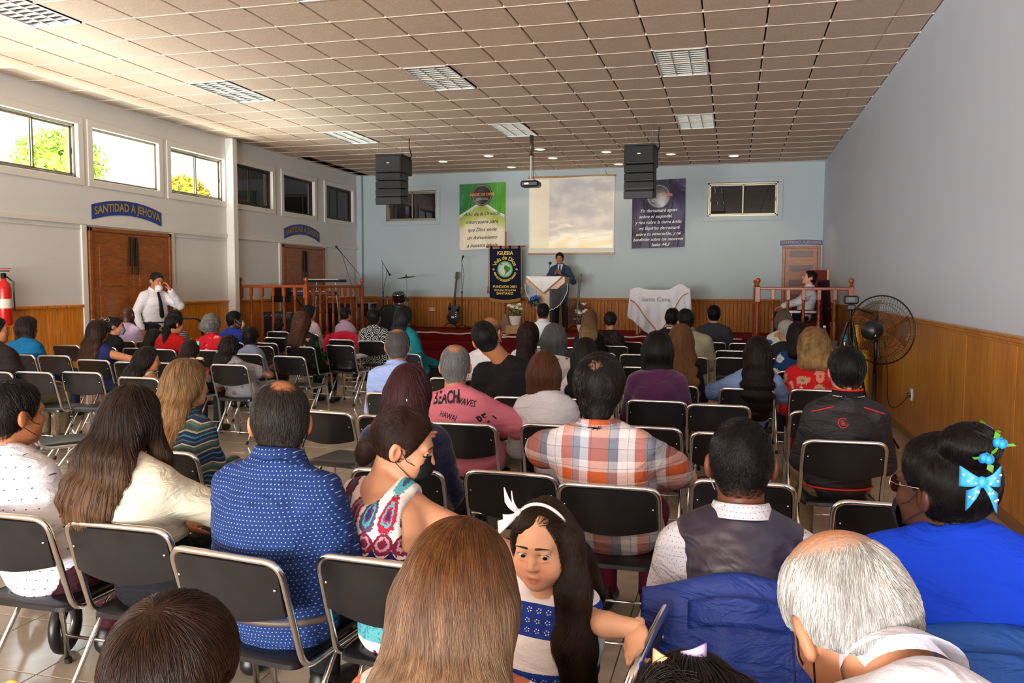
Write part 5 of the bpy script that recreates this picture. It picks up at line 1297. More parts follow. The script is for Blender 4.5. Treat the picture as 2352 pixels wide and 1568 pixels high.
# ------------------------------------------------------------------ the figure
SK = dict(fair='c98f6c', tan='b3744e', olive='a56a44', brown='6b3f28', dark='4a2c1e', pale='d9a684')
CAMP = A3(0, 0, 1.6)
def person(label, pos, yaw, head, s=1.0, skin='tan', hair=None, top=None, bottom='20242c', shoes='1c1a1a', hrot=(0, 0, 0), fat=1.0, sw=.205, male=True, pose=None, seat=.44, stand=False, lod=None, face=False, group=None, fold=1.0, grip=(), base=0.0, skin_off=-.02):
    if pose and pose.pop('world', None):
        pose = {k: (tuple((math.cos(math.radians(yaw)) * (v[0] - pos[0]) + math.sin(math.radians(yaw)) * (v[1] - pos[1]), -math.sin(math.radians(yaw)) * (v[0] - pos[0]) + math.cos(math.radians(yaw)) * (v[1] - pos[1]), v[2])) if (isinstance(v, tuple) and len(v) == 3 and k.split('_')[0] in ('elbow', 'wrist', 'knee', 'ankle', 'neck', 'shoulder', 'hip')) else v) for k, v in pose.items()}
    yr = math.radians(yaw); cy, sy = math.cos(yr), math.sin(yr)
    loc = lambda p: A3((p[0] - pos[0]) * cy + (p[1] - pos[1]) * sy, -(p[0] - pos[0]) * sy + (p[1] - pos[1]) * cy, p[2])
    C = loc(head); R = rotm(*hrot); dist = math.hypot(head[0], head[1])
    lod = (0 if dist < 3.0 else 1 if dist < 7.6 else 2) if lod is None else lod
    h = ((.012, .006), (.017, .0085), (.022, .012))[lod]
    if face and lod == 0: h = (.012, .0038)
    kid = bool(pose and pose.get('kid')); ex = .0325 if kid else .031
    hz = (seat + .10 * s) if not stand else .93 * s
    b = min(1.0, s) if s < .97 else 1.0
    Hc = A3(0, -.02, hz); J = dict(pose or {}); N = J.get('neck', C + R @ (A3(0, -.035, -.155) * s))
    N = N + A3(0, 0, J.get('up', 0)); Hc = A3(*J.get('hip', Hc)); sp = N - Hc
    waist = Hc + sp * .30 + A3(0, -.012, 0); chest = Hc + sp * .64 + A3(0, -.022, 0); upc = Hc + sp * .865 + A3(0, -.012, 0)
    lat = A3(1, 0, 0); jw = (sw - .078) * b
    tw = J.get('shoulder_turn', 0); ca, sa = math.cos(math.radians(tw)), math.sin(math.radians(tw)); latS = A3(ca, sa, 0)
    S = [A3(*J['shoulder_l']) if 'shoulder_l' in J else upc - latS * jw + A3(0, .0, -.028 * s), A3(*J['shoulder_r']) if 'shoulder_r' in J else upc + latS * jw + A3(0, .0, -.028 * s)]
    E = [A3(*J['elbow_' + n]) if 'elbow_' + n in J else S[i] + A3((-1, 1)[i] * .068, .05, -.25 * s) for i, n in enumerate('lr')]
    W = [A3(*J['wrist_' + n]) if 'wrist_' + n in J else (A3((-1, 1)[i] * .10, .23 * b, hz + .10) if not stand else E[i] + A3(0, .08, -.23)) for i, n in enumerate('lr')]
    kn = hz - .015 if not stand else .48 * s
    K = [A3(*J.get('knee_' + n, ((-1, 1)[i] * .12 * b, .42 * b, seat + .065) if not stand else ((-1, 1)[i] * .10, .02, .48 * s))) for i, n in enumerate('lr')]
    AN = [A3(*J.get('ankle_' + n, ((-1, 1)[i] * .11 * b, .40 * b, .09) if not stand else ((-1, 1)[i] * .11, -.01, .09))) for i, n in enumerate('lr')]
    HJ = [Hc + A3((-1, 1)[i] * .085 * b, .02, -.02) for i in (0, 1)]
    fb = fat; nk = (.058 if male else .048) * s
    # torso section radii
    TR = dict(hip=(.158 * fb * b, .112 * fb ** .6 * b), waist=((.138 if male else .120) * fb * b, .104 * fb ** .7 * b), chest=((.152 if male else .134) * b * (1 + (fb - 1) * .6), .108 * fb ** .6 * b), up=((.112 if male else .100) * b, .068 * b))
    def torso(o, k=.05): return [ec(Hc, waist, tuple(v + o for v in TR['hip']), tuple(v + o for v in TR['waist']), k), ec(waist, chest, tuple(v + o for v in TR['waist']), tuple(v + o for v in TR['chest']), k), ec(chest, upc, tuple(v + o for v in TR['chest']), tuple(v + o for v in TR['up']), k, latS)]
    def trap(o): return [cone(upc + A3(0, .0, .050 * s), S[i] * .78 + upc * .22 + A3(0, 0, .022), .036 * s + o, .040 * s + o, .045) for i in (0, 1)]
    def arm(i, o0, o1, frac=1.0, fore=True):
        e = S[i] + (E[i] - S[i]) * frac; a = (fb - 1) * .03 - (.007 if kid else 0)
        out = [cone(S[i], e, .054 * b + a + o0, (.054 - .014 * frac) * b + a + o1, .026)]
        if fore: out.append(cone(E[i], W[i], .040 * b + a * .5 + o1, .028 * b + o1, .02))
        return out
    hd = lambda c, r, k=.02, op='u', rot=None: ell(C + R @ (A3(*c) * s), A3(*r) * s, (R if rot is None else R @ rot), k * s, op)
    # ---- body: one continuous skin
    bp = torso(skin_off) + [cone(C + R @ (A3(0, -.028, -.04) * s), N + A3(0, .01, -.03), nk, nk * 1.1, .04)]
    bp += [cone(upc + A3(0, 0, .045 * s), S[i] * .78 + upc * .22 + A3(0, 0, .015), .032 * s, .034 * s, .05) for i in (0, 1)]
    for i in (0, 1): bp += arm(i, -.004, -.002)
    for i in (0, 1): bp += [cone(HJ[i], K[i], .075 * b * fb ** .5, .052 * b, .05), cone(K[i], AN[i], .050 * b, .034 * b, .03), cone(AN[i], AN[i] + A3(0, .11, -.055), .032 * b, .024 * b, .02)]
    nb = len(bp)
    bp += [hd((0, -.012, .03), (.0735, .095, .084), .03)]
    bp += [hd((0, .030, -.034), (.068, .064, .080), .03), hd((0, .042, -.074), (.048, .048, .038), .03), hd((0, .076, -.095), (.016, .015, .013), .025)] if kid else [hd((0, .03, -.03), (.063, .066, .085), .03), hd((0, .040, -.072), (.050, .052, .042), .03), hd((0, .078, -.094), (.019, .017, .016), .025)]
    if h[1] < .013:
        bp += [hd((0, .080, .024), (.050, .013, .010), .018)] + ([hd((sx * .040, .060, -.044), (.029, .028, .029), .025) for sx in (-1, 1)] if kid else [hd((sx * .036, .066, -.030), (.024, .022, .022), .022) for sx in (-1, 1)])
        bp += [hd((sx * ex, .101, .001), (.0205, .018, .0130) if kid else (.018, .017, .0115), .012, 's') for sx in (-1, 1)]
        bp += [hd((sx * ex, .0865, .0125 if kid else .0105), (.0175, .010, .0038), .005) for sx in (-1, 1)] + [hd((sx * ex, .0855, -.0105 if kid else -.0085), (.015, .009, .003), .005) for sx in (-1, 1)]
        bp += [cone(C + R @ (A3(0, .090, .002) * s), C + R @ (A3(0, .104, -.026) * s), .006 * s, .0105 * s, .012), hd((0, .102, -.031), (.012, .011, .009), .008)] if kid else [cone(C + R @ (A3(0, .092, .006) * s), C + R @ (A3(0, .112, -.028) * s), .0075 * s, .0115 * s, .012), hd((0, .109, -.034), (.012, .012, .009), .008)]
        ny = -.007 if kid else 0
        bp += [hd((sx * .0125, .102 + ny, -.035 - ny * .4), (.0085, .010, .007), .006) for sx in (-1, 1)]
        bp += [hd((0, .094, -.0610), (.0215, .010, .0058), .004), hd((0, .092, -.0735), (.018, .010, .0066), .004), ] + [cone(C + R @ (A3(0, .1000, -.0676) * s), C + R @ (A3(sx * .023, .0935, -.0640) * s), .0022 * s, .0012 * s, .002, 's') for sx in (-1, 1)]
    for sx in (-1, 1):
        er = rotm(sx * 24, -8, 0); bp.append(hd((sx * .083, -.016, -.012), (.012, .022, .034), .008, 'u', er))
        if h[1] < .007: bp.append(hd((sx * .092, -.008, -.010), (.008, .011, .019), .006, 's', er))
    fine = [(C - .155 * s, C + .135 * s, h[1])]
    V, Q = mesh_sdf(bp, h[0], fine)
    sc = np.array(lin(SK[skin])[:3]); col = np.tile(sc, (len(V), 1)); q = ((V - C) @ R) / s
    blend = lambda m, c: col.__imul__(1 - m[:, None]).__iadd__(m[:, None] * np.array(c))
    lip = np.exp(-((q[:, 0] / .0225) ** 4 + ((q[:, 2] + .0668 - 9 * q[:, 0] ** 2) / .0105) ** 6)) * (q[:, 1] > .085); blend(lip * .85, np.array([sc[0] * .72, sc[1] * .40, sc[2] * .42]))
    for sx in (-1, 1):
        blush = np.exp(-(((q[:, 0] - sx * .04) / .022) ** 2 + ((q[:, 1] - .075) / .04) ** 2 + ((q[:, 2] + .035) / .022) ** 2)); blend(blush * (.8 if kid else .45), np.array([sc[0] * 1.05, sc[1] * .72, sc[2] * .70]))
        earm = np.exp(-(((q[:, 0] - sx * .083) / .014) ** 2 + ((q[:, 1] + .014) / .03) ** 2 + ((q[:, 2] + .012) / .04) ** 2)); blend(earm * .5, np.array([sc[0] * 1.1, sc[1] * .75, sc[2] * .7]))
    if hair and hair.get('stubble'):
        st = hair['stubble']; m = np.clip((q[:, 1] * -1 + .045 + .25 * q[:, 2]) / .02, 0, 1) * np.clip((q[:, 2] - hair.get('nape', -.10)) / .03, 0, 1) * (np.abs(q[:, 0]) < .082) * (np.linalg.norm(q, axis=1) < .16); blend(m * st, np.array(lin(hair['c'])[:3]))
    # hands, grown onto the wrists of the same mesh
    for i, nme in ((0, 'l'), (1, 'r')):
        if J.get('nohand_' + nme): continue
        hv, hq = HAND_G if nme in grip else HAND_R; d = W[i] - E[i]; d = A3(*J['hand_dir_' + nme]) if 'hand_dir_' + nme in J else d + A3(0, .1, -.02); d = d / np.linalg.norm(d)
        upv = A3(*J.get('hand_up_' + nme, (0, 0, 1))); x = np.cross(d, upv); x /= np.linalg.norm(x); z = np.cross(x, d); sg = 1 if i == 1 else -1
        M = np.stack([x * sg, d, z], 1); hs_ = s * (1.0 if male else .92) if s > .97 else s * .85
        V2 = (hv * hs_) @ M.T + W[i]; q2 = hq if sg > 0 else hq[:, ::-1]
        Q = np.concatenate([Q, q2 + len(V)]); V = np.concatenate([V, V2]); col = np.concatenate([col, np.tile(sc * np.array([1.02, .96, .94]), (len(V2), 1))])
    root = link('person', np_mesh('body', V, Q, M_SKINP, np.clip(col, 0, 1)), None, (pos[0], pos[1], base), yr, label=label, category='person')
    if group: root['group'] = group
    info = dict(root=root, C=C, R=R, s=s, S=S, E=E, W=W, N=N, Hc=Hc, upc=upc, chest=chest, waist=waist, TR=TR, K=K, lod=lod, h=h, b=b, torso=torso, trap=trap, arm=arm, nk=nk, J=J, seed=int(abs(head[0] * 977 + head[1] * 331)) % 9973)
    H = lambda *p: C + R @ (A3(*p) * s)
    info['H'] = H; info['bp'] = bp
    def on_face(x, z, off):
        x = np.asarray(x, float); z = np.asarray(z, float); y = np.full(x.shape, .15)
        for _ in range(40):
            d = sdf_at(bp, C + (np.stack([x, y, z], -1) * s) @ R.T); y = y - np.clip(d / s, -.01, .03) * .8
        return C + (np.stack([x, y + off, z], -1) * s) @ R.T
    Rm = Matrix([list(r_) for r_ in R])
    if face or lod < 2:
        for sx in (-1, 1):
            e = link('eye', eye_me, root, H(sx * ex, .0772 if not kid else .0765, .001)); e.rotation_euler = (Rm @ Matrix.Rotation(J.get('gaze', (0, 0))[0], 3, 'Z') @ Matrix.Rotation(J.get('gaze', (0, 0))[1], 3, 'X')).to_euler(); e.scale = (s * (1.1 if kid else 1),) * 3; link('iris', iris_me, e)
    if face:
        for sx in (-1, 1):
            kx = np.linspace(0, 1, 10); P_ = on_face(sx * (.011 + .042 * kx), .0275 - .0030 * kx + .0022 * np.sin(kx * 3), .0004); MB().tube([tuple(v_) for v_ in P_], [s * .0036 * (1 - .75 * k_ ** 2.5) * (.75 + .5 * k_ * (k_ < .4)) for k_ in kx], 6).obj('eyebrow', plain('eyebrow', '1c110c', .7), root, True)
            kx = np.linspace(-1, 1, 9); MB().tube([H(sx * ex + .0145 * v_ * (1.1 if kid else 1), .0885 - .0035 * v_ * v_, .0085 * (1 - v_ * v_ * .75) * (1.15 if kid else .95)) for v_ in kx], [s * .0012 * (1.2 - v_ * v_ * .7) for v_ in kx], 5).obj('eyelashes', plain('eyelash', '120c0a', .7), root, True)
    # ---- clothes
    if top:
        kind = top.get('sleeve', 'long'); off = top.get('off', .012)
        tp = torso(off) + trap(off * .8)
        if kind == 'none': pass
        for i in (0, 1):
            if kind == 'long': tp += arm(i, off, off * .9)  # full sleeves
            elif kind == 'short': tp += arm(i, off + .004, off + .012, top.get('frac', .62), False)
        if kind == 'none': tp += [cone(S[i], S[i] * .5 + upc * .5, .050 * b + off, .055 * b + off, .04) for i in (0, 1)]
        if kind == 'short':
            for i in (0, 1):
                d = E[i] - S[i]; d = d / np.linalg.norm(d); fr = top.get('frac', .62)
        for p in top.get('add', lambda I: [])(info): tp.append(p)
        tp.append(ell(H(0, -.02, -.075), A3(nk * 1.04, nk * 1.04, .11) * 1.0, None, .01, 's') if not top.get('high') else ell(H(0, .0, .0), A3(.05, .05, .05) * s, None, .01, 's'))
        for p in top.get('cut', lambda I: [])(info): tp.append(p)
        hh = (.010, .013, .018)[lod]
        Vt, Qt = mesh_sdf(tp, hh); Vt = folds(Vt, Qt, (.0075, .006, .004)[lod] * fold, 11, info['seed'])
        info['top'] = tp; info['top_o'] = link(top.get('name', 'shirt'), np_mesh('shirt', Vt, Qt, top['mat']), root)
        if top.get('collar'):
            ct = top['collar'] if not isinstance(top['collar'], bool) else top['mat']; ax = (H(0, -.03, -.02) - N); ax /= np.linalg.norm(ax); c0 = N + ax * .005; xa = A3(1, 0, 0); ya = np.cross(ax, xa); ch = top.get('ch', .042) * s
            def cf(u, v):
                a = 2 * PI * u - PI / 2; fl = [(nk * 1.12, 0), (nk * 1.14, ch), (nk * 1.24, ch * .98), (nk * 1.50, ch * .25 + .0)]
                t_ = v * 3; k = min(2, int(t_)); f_ = t_ - k; rr = (fl[k][0] * (1 - f_) + fl[k + 1][0] * f_) * top.get('cr', 1.0); zz = fl[k][1] * (1 - f_) + fl[k + 1][1] * f_
                front = max(0, math.sin(a)); p = c0 + xa * rr * math.cos(a) + ya * rr * 1.05 * math.sin(a) + ax * (zz - .03 * front * front)
                return tuple(p)
            MB().grid(cf, 32, 9).obj('collar', ct, root, True)
    if bottom:
        bm = bottom if not isinstance(bottom, str) else cloth('trousers_' + bottom, bottom, rough=.9)
        o = .013; pp = [ec(Hc + A3(0, .0, -.01), Hc + (waist - Hc) * .55, tuple(v + o * .7 for v in TR['hip']), tuple(v + o * .6 for v in TR['waist']), .05)]
        for i in (0, 1): pp += [cone(HJ[i], K[i], .080 * b * fb ** .5 + o, .058 * b + o, .04), cone(K[i], AN[i] + A3(0, 0, .02), .056 * b + o, .045 * b + o, .03)]
        Vp, Qp = mesh_sdf(pp, (.014, .018, .024)[lod]); info['bottom_o'] = link('trousers', np_mesh('trousers', Vp, Qp, bm), root)
    if shoes:
        for i in (0, 1):
            so = link('shoe', shoe_mesh(shoes), root, A3(AN[i][0], AN[i][1] + .01, 0.0 if J.get('shoe_z') is None else J['shoe_z'])); so.scale = (s, s, s)
    # ---- hair
    if hair: build_hair(info, hair, SK[skin])
    return info

def build_hair(I, hr, skinc):
    C, R, s, H, lod, root = I['C'], I['R'], I['s'], I['H'], I['lod'], I['root']; st = hr['style']; t = hr.get('t', .012)
    hd = lambda c, r, k=.02, op='u': ell(H(*c), A3(*r) * s, R, k * s, op)
    n3 = lambda v: R @ A3(*v)
    z_n = hr.get('nape', -.085); line = hr.get('line', .055)
    hp = [hd((0, -.014, .026), (.0750 + t, .097 + t, .088 + t), .03)]
    if st in ('bob', 'long', 'curly'): hp.append(hd((0, -.03, -.03), (.080 + t, .082 + t, .08), .04))
    if st == 'short': hp.append(ec(H(0, -.045, -.01), H(0, -.05, -.08), (.067 * s + t * .6, .050 * s + t * .6), (.052 * s + t * .4, .036 * s + t * .3), .03, tuple(R @ A3(1, 0, 0))))
    hp.append(half(H(0, line, .03), n3((0, 1, -.48)), .012))
    hp.append(half(H(0, -.05, z_n), n3((0, .55 if st in ('short', 'bun', 'pony') else .2, -1)), .012))
    if st in ('short', 'bun', 'pony') and not hr.get('cover'):
        for sx in (-1, 1): hp.append(hd((sx * .092, .004, -.024), (.030, .030, .044), .012, 's'))
    for p in hr.get('cut', lambda I: [])(I): hp.append(p)
    C_ = C
    zend = hr.get('zend')
    def bk(z, off=.0):
        Hc, wa, ch, up, N = I['Hc'], I['waist'], I['chest'], I['upc'], I['N']; zs = [Hc[2], wa[2], ch[2], up[2], N[2]]; ys = [Hc[1] - .115, wa[1] - .11, ch[1] - .118, up[1] - .085, N[1] - .055]
        return float(np.interp(z, zs, ys)) - .022 - off
    if st == 'long':
        L = hr.get('L', .4); wd = hr.get('w', .095) * s; z0 = C[2] - .06 * s; x0 = H(0, -.05, -.06)[0]; dx = hr.get('dx', 0.0); prev = H(0, -.045, -.02); pr = (wd * .95, .078 * s); tk = hr.get('thick', .034)
        nseg = 5; fr = hr.get('forward', 0.0)
        for k in range(1, nseg + 1):
            z = z0 - L * k / nseg; f = k / nseg; y = min(bk(z), H(0, -.075, -.06)[1] - .0) if k < 2 else bk(z) ; y = y + fr * f
            cur = A3(x0 + dx * f, y, z); cr = (wd * (1.0 + hr.get('flare', .12) * f) * (1 - .25 * max(0, f - .7) / .3), tk + (.02 if k == 1 else 0)); hp.append(ec(prev, cur, pr, cr, .03)); prev, pr = cur, cr
        for sx in hr.get('front', ()): # locks falling in front of a shoulder
            a = H(sx * .075, .0, -.02); b = A3(a[0] + sx * .02, a[1] + .02, a[2] - .13 * s); c = A3(a[0] + sx * .03, I['chest'][1] + .09, I['chest'][2]); hp += [cone(a, b, .03 * s, .035 * s, .03), cone(b, c, .035 * s, .02, .03)]
    elif st == 'bob':
        L = hr.get('L', .13) * s; a = H(0, -.03, -.02); b = H(0, -.03, -.02) + A3(0, -.01, -L); hp.append(ec(a, b, (.084 * s + t, .085 * s), (.088 * s + t, .078 * s), .03)); hp.append(half(H(0, line + .012, .0), n3((0, 1, -.15)), .015)); hp.append(half(b + A3(0, 0, -.03), (0, .15, -1), .015))
    elif st == 'curly':
        L = hr.get('L', .2) * s; wd = hr.get('w', .12) * s; z1 = C[2] - L; hp += [ec(H(0, -.04, .02), A3(H(0, -.05, 0)[0], min(bk(z1), H(0, -.07, 0)[1]), z1), (wd * .85, .10 * s), (wd, .062), .04)]; hp.append(half(H(0, line - .01, .0), n3((0, 1, -.2)), .02))
    elif st == 'bun':
        hp.append(ell(H(*hr.get('bun', (0, -.125, .02))), A3(*hr.get('bunr', (.045, .035, .045))) * s, R, .012))
    elif st == 'pony':
        p0 = H(*hr.get('tie', (0, -.115, .06))); L = hr.get('L', .3); hp.append(cone(H(0, -.095, .055), p0, .03 * s, .024 * s, .02)); z1 = p0[2] - L * .4; p1 = A3(p0[0], min(p0[1] - .03, bk(z1)), z1); z2 = p0[2] - L; p2 = A3(p0[0] + hr.get('dx', 0), bk(z2), z2); hp += [cone(p0, p1, .026 * s, .042 * s, .02), cone(p1, p2, .042 * s, .014, .02)]
    for p in hr.get('add', lambda I: [])(I): hp.append(p)
    hv = (.0065, .010, .015)[lod]; V, Q = mesh_sdf(hp, hv)
    if len(V) == 0: return
    amp = hr.get('lump', .0 if st in ('short', 'bun', 'pony') else .0016)
    if amp: V = V + normals(V, Q) * (amp * wob(V * np.array([1, 1, hr.get('lz', .06)]), hr.get('lf', 90), I['seed'] + 5))[:, None]
    me = np_mesh('hair', V, Q, hair_mat(hr['n'], hr['c'], hr.get('tip'), *(hr.get('zr') or (0, 1)), base=True), np.array(lin(skinc)[:3])); q = ((V - C) @ R) / s
    scal = np.zeros(len(V))
    for (c, r) in hr.get('bald', ()): scal = np.maximum(scal, np.clip(1.35 - np.sqrt((((q - A3(*c)) / A3(*r)) ** 2).sum(1)), 0, 1))
    if hr.get('fade'): scal = np.maximum(scal, np.clip((hr['fade'] - q[:, 2]) / .07, 0, .8) * (q[:, 1] < .04))
    a = me.attributes.new('scalp', 'FLOAT', 'POINT'); a.data.foreach_set('value', scal.astype(np.float32))
    ho = link('hair', me, root); I['hair_o'] = ho
    n = (hr.get('count', 5200), 1500, 520)[lod]; r = (.00075, .0011, .0020)[lod] * hr.get('rad', 1)
    L = hr.get('sl', .03 if st == 'short' else .12 if st in ('long', 'bob', 'pony', 'bun') else .07) ; segs = 5 if L < .06 else 9
    mask = (scal < .62) if scal.any() else None
    strands('hair_strands', hp, V, Q, C, R, s, n, L, segs, r, hr.get('whorl', (0, -.055, .095)), hr.get('g', .6 if st == 'short' else 1.0), hair_mat(hr['n'], hr['c'], hr.get('tip'), *(hr.get('zr') or (0, 1)), var=hr.get('var', .35), rough=hr.get('rough', .42)), ho, hr.get('lift', .005 if st == 'short' else .006), mask, None, hr.get('wave', 0), I['seed'], hr.get('back', 0), jit=hr.get('jit', .22))

def on_top(I, x, z, off=.004, y0=-.5):
    """point on the back of the clothes at local x, z"""
    x = np.asarray(x, float); z = np.asarray(z, float); y = np.full(x.shape, y0)
    for _ in range(60):
        d = sdf_at(I['top'], np.stack([x, y, z], -1)); y = y + np.clip(d, -.02, .05) * .9
        if np.abs(d).max() < .0008: break
    return np.stack([x, y - off, z], -1)
def print_text(I, txt, x, z, size, rot, mat, bold=.002, shear=0, sx=1.0):
    v, f = text_mesh(txt, size, shear, bold); v = v * np.array([sx, 1, 1]); c, s_ = math.cos(rot), math.sin(rot); P = on_top(I, x + v[:, 0] * c - v[:, 1] * s_, z + v[:, 0] * s_ + v[:, 1] * c, .0065)
    bad = np.abs(sdf_at(I['top'], P + A3(0, .0065, 0))) > .006; f = [q for q in f if not bad[list(q)].any()]
    P = np.where(bad[:, None], P[~bad][:1] if (~bad).any() else P, P)
    MB().add([tuple(p) for p in P], f).obj('shirt_lettering', mat, I['root'])
def mask_straps(I, c, back=False):
    H, s = I['H'], I['s']
    for sx in (-1, 1):
        MB().tube([H(sx * .055, .075, -.045), H(sx * .078, .03, -.03), H(sx * .084, -.012, .012), H(sx * .087, -.030, -.006), H(sx * .083, -.024, -.035), H(sx * .062, .06, -.085)], .0016 * s, 5).obj('mask_strap', plain('strap_' + c, c, .6), I['root'])
def face_mask(I, c, straps=None, dz=0):
    H = I['H']
    def f(u, v):
        a = (u - .5) * 2.3; q = (v - .5); w_ = .062 - .010 * abs(q) * 2; y = .058 + .058 * math.cos(a) - .012 * abs(q) * 2 + (.012 * (1 - abs(2 * u - 1)) if abs(q) < .3 else 0)
        return tuple(H(w_ * math.sin(a) * 1.12, y, -.052 + dz + q * .10 - (.01 * abs(a) if q < 0 else 0)))
    MB().grid(f, 16, 10, -.0015).obj('face_mask', cloth('mask_' + c, c, rough=.9), I['root'], True); mask_straps(I, straps or c)
# ------------------------------------------------------------------ folding chairs
M_CHROME = plain('chair_chrome', 'dcdcdc', .16, 1); t = NT('chair_vinyl'); n = t.noise(t.obj(), 300, 2, .5); n2 = t.noise(t.obj(), 8, 3, .5)
M_VINYL = t.out(t.ramp(n2, [(.3, lin('101012')), (.75, lin('1c1c20'))]), .30, 0, .5); t.bump(n, .12, .002)
M_CAP = plain('rubber_cap', '0d0d0d', .7)
def chair_proto():
    r = thing('folding_chair', 'x', 'chair')
    X, yb, zt = .205, -.265, .785
    path = [(X, .235, .02), (X, .185, .425), (X, -.155, .425), (X, yb, zt), (-X, yb, zt), (-X, -.155, .425), (-X, .185, .425), (-X, .235, .02)]
    MB().tube(fillet(path, .055, 6), .0115, 8).obj('frame', M_CHROME, r, True)
    for s in (-1, 1): MB().tube(fillet([(s * .19, .075, .415), (s * .19, .03, .40), (s * .19, -.25, .02)], .03, 3), .010, 8).obj('rear_leg', M_CHROME, r, True)
    MB().tube([(-.19, -.185, .105), (.19, -.185, .105)], .007, 6).obj('stretcher', M_CHROME, r, True)
    MB().tube([(-.205, .222, .125), (.205, .222, .125)], .007, 6).obj('stretcher', M_CHROME, r, True)
    def bp(u, v):
        x = -.193 + .386 * u; z = .775 - v * (.165 + .028 * math.cos((u - .5) * PI)) ; y = yb + (.785 - z) * .30 - .030 * math.cos((u - .5) * PI) * (.35 + .65 * v) + .004 * math.cos(v * PI)
        return (x, y, z)
    MB().grid(lambda u, v: bp(u, v), 16, 8, .010).obj('backrest', M_VINYL, r, 50)
    MB().tube([Vector(bp(k / 16, 1)) + Vector((0, -.004, 0)) for k in range(17)], .0055, 6).obj('backrest_rim', M_VINYL, r, True)
    m = MB(); n = 40; rows = []
    for (ins, z) in ((.016, .412), (.0, .420), (.0, .436), (.012, .446), (.04, .450)):
        ring = []
        for k in range(n):
            a = 2 * PI * k / n; c, s = math.cos(a), math.sin(a); e = .22
            x = math.copysign(abs(c) ** e, c); y = math.copysign(abs(s) ** e, s); w_ = (.195 if y < 0 else .185) - ins * .8; ring.append((x * w_, .015 + y * (.195 - ins), z))
        rows.append(ring)
    vs = [p for q in rows for p in q]; m.add(vs, [(i * n + k, i * n + (k + 1) % n, (i + 1) * n + (k + 1) % n, (i + 1) * n + k) for i in range(len(rows) - 1) for k in range(n)] + [tuple(range(n - 1, -1, -1)), tuple(range((len(rows) - 1) * n, len(rows) * n))])
    m.obj('seat', M_VINYL, r, 40)
    for s in (-1, 1):
        MB().tube([(s * .205, .2345, .022), (s * .205, .237, .0)], .0145, 8).obj('foot_cap', M_CAP, r); MB().tube([(s * .19, -.246, .026), (s * .19, -.264, .0)], .013, 8).obj('foot_cap', M_CAP, r)
        MB().lathe([(.005, 0), (.004, .003), (.001, .004)], (s * .18, -.256, .70), 8, Matrix.Rotation(PI / 2, 3, 'X')).obj('screw', M_STEEL, r)
    return r
CHAIR0 = chair_proto(); CH_USED = [False]
def chair(xc, yc, yaw, label):
    a = math.radians(yaw); x, y = xc - math.sin(a) * .265, yc + math.cos(a) * .265
    if not CH_USED[0]: CH_USED[0] = True; o = CHAIR0; o.location = (x, y, 0); o.rotation_euler = (0, 0, a); o['label'] = label; o['group'] = 'folding chairs in the hall'
    else: o = dup(CHAIR0, (x, y, 0), a, label, 'folding chairs in the hall')
    return o
CH = 'black chrome-framed folding chair, '
EMPTY = [(-4.92, 4.72, -35, 'empty, turned aside behind the man in the dotted shirt'), (-6.09, 6.02, 2, 'empty, in front of the blue-shirted woman'),
 (-5.68, 6.14, 4, 'empty, well in front of the cream blazer woman'), (-7.26, 7.46, 4, 'empty, just right of the blue-shirted woman'),
 (-8.31, 8.74, 2, 'empty, against the orange wainscot by the left wall'), (-5.90, 7.04, 0, 'empty, beside the woman in the navy sleeveless top'),
 (-4.74, 8.13, -4, 'empty, in the open space left of the light blue shirt man'), (-4.95, 9.77, -2, 'with a folded white coat and bag on its seat'),
 (-5.44, 10.78, -2, 'empty, just behind the chair with the red jacket'), (-5.88, 9.35, 0, 'empty, at the left of the curly brown-haired woman'), (-6.55, 10.87, -2, 'empty, behind the small dark-haired boy'),
 (-6.13, 9.87, 0, 'empty, two rows behind the small dark-haired boy'), (-7.86, 12.2, -20, 'empty, left of the small boy near the balustrade'),
 (-2.49, 4.68, -4, 'empty, beside the right ear of the navy shirt man'), (-2.02, 4.62, 0, 'empty, right behind the light blue shirt man'),
 (-.91, 3.37, 0, 'empty but for a worn book, left of the plaid shirt man'), (.055, 3.47, 0, 'empty, beyond the vest man'), (.59, 3.27, 0, 'empty, just in front of the blue jacket woman'),
 (0.0, 4.6, 0, 'empty, hidden in part by the head of the vest man'), (-.47, 4.68, 0, 'empty, at the right shoulder of the plaid man'), (-.08, 5.68, 0, 'empty, right of the purple-topped woman'),
 (.58, 5.55, 0, 'empty with a red bag on it, behind the red floral woman'), (-2.32, 6.67, 0, 'empty, right of the balding man in light blue'), (-.85, 8.09, 0, 'empty, behind and left of the golden-haired woman'),
 (.03, 9.46, 0, 'empty, right of the beige jacket man, nearer of two'), (.01, 10.46, 0, 'empty, right of the beige jacket man, farther of two'), (.17, 11.85, 0, 'empty, at the right of the grey suit man'),
 (-1.05, 9.55, 0, 'empty, two rows behind the lace-topped woman'), (-1.53, 9.64, 0, 'empty, behind the woman with the pinned bun'), (-1.42, 11.6, 0, 'empty, in the front row beyond the woman with the pinned bun'), (-2.28, 10.37, 0, 'with a striped white bag on it beside the blonde woman'),
 (-1.40, 3.98, 0, 'empty, behind the tank-top woman and her mask') if False else (-3.3, 6.6, 0, 'x')]
EMPTY = EMPTY[:-1]
for xc, yc, yw, lb in EMPTY: chair(xc, yc, yw, CH + lb)
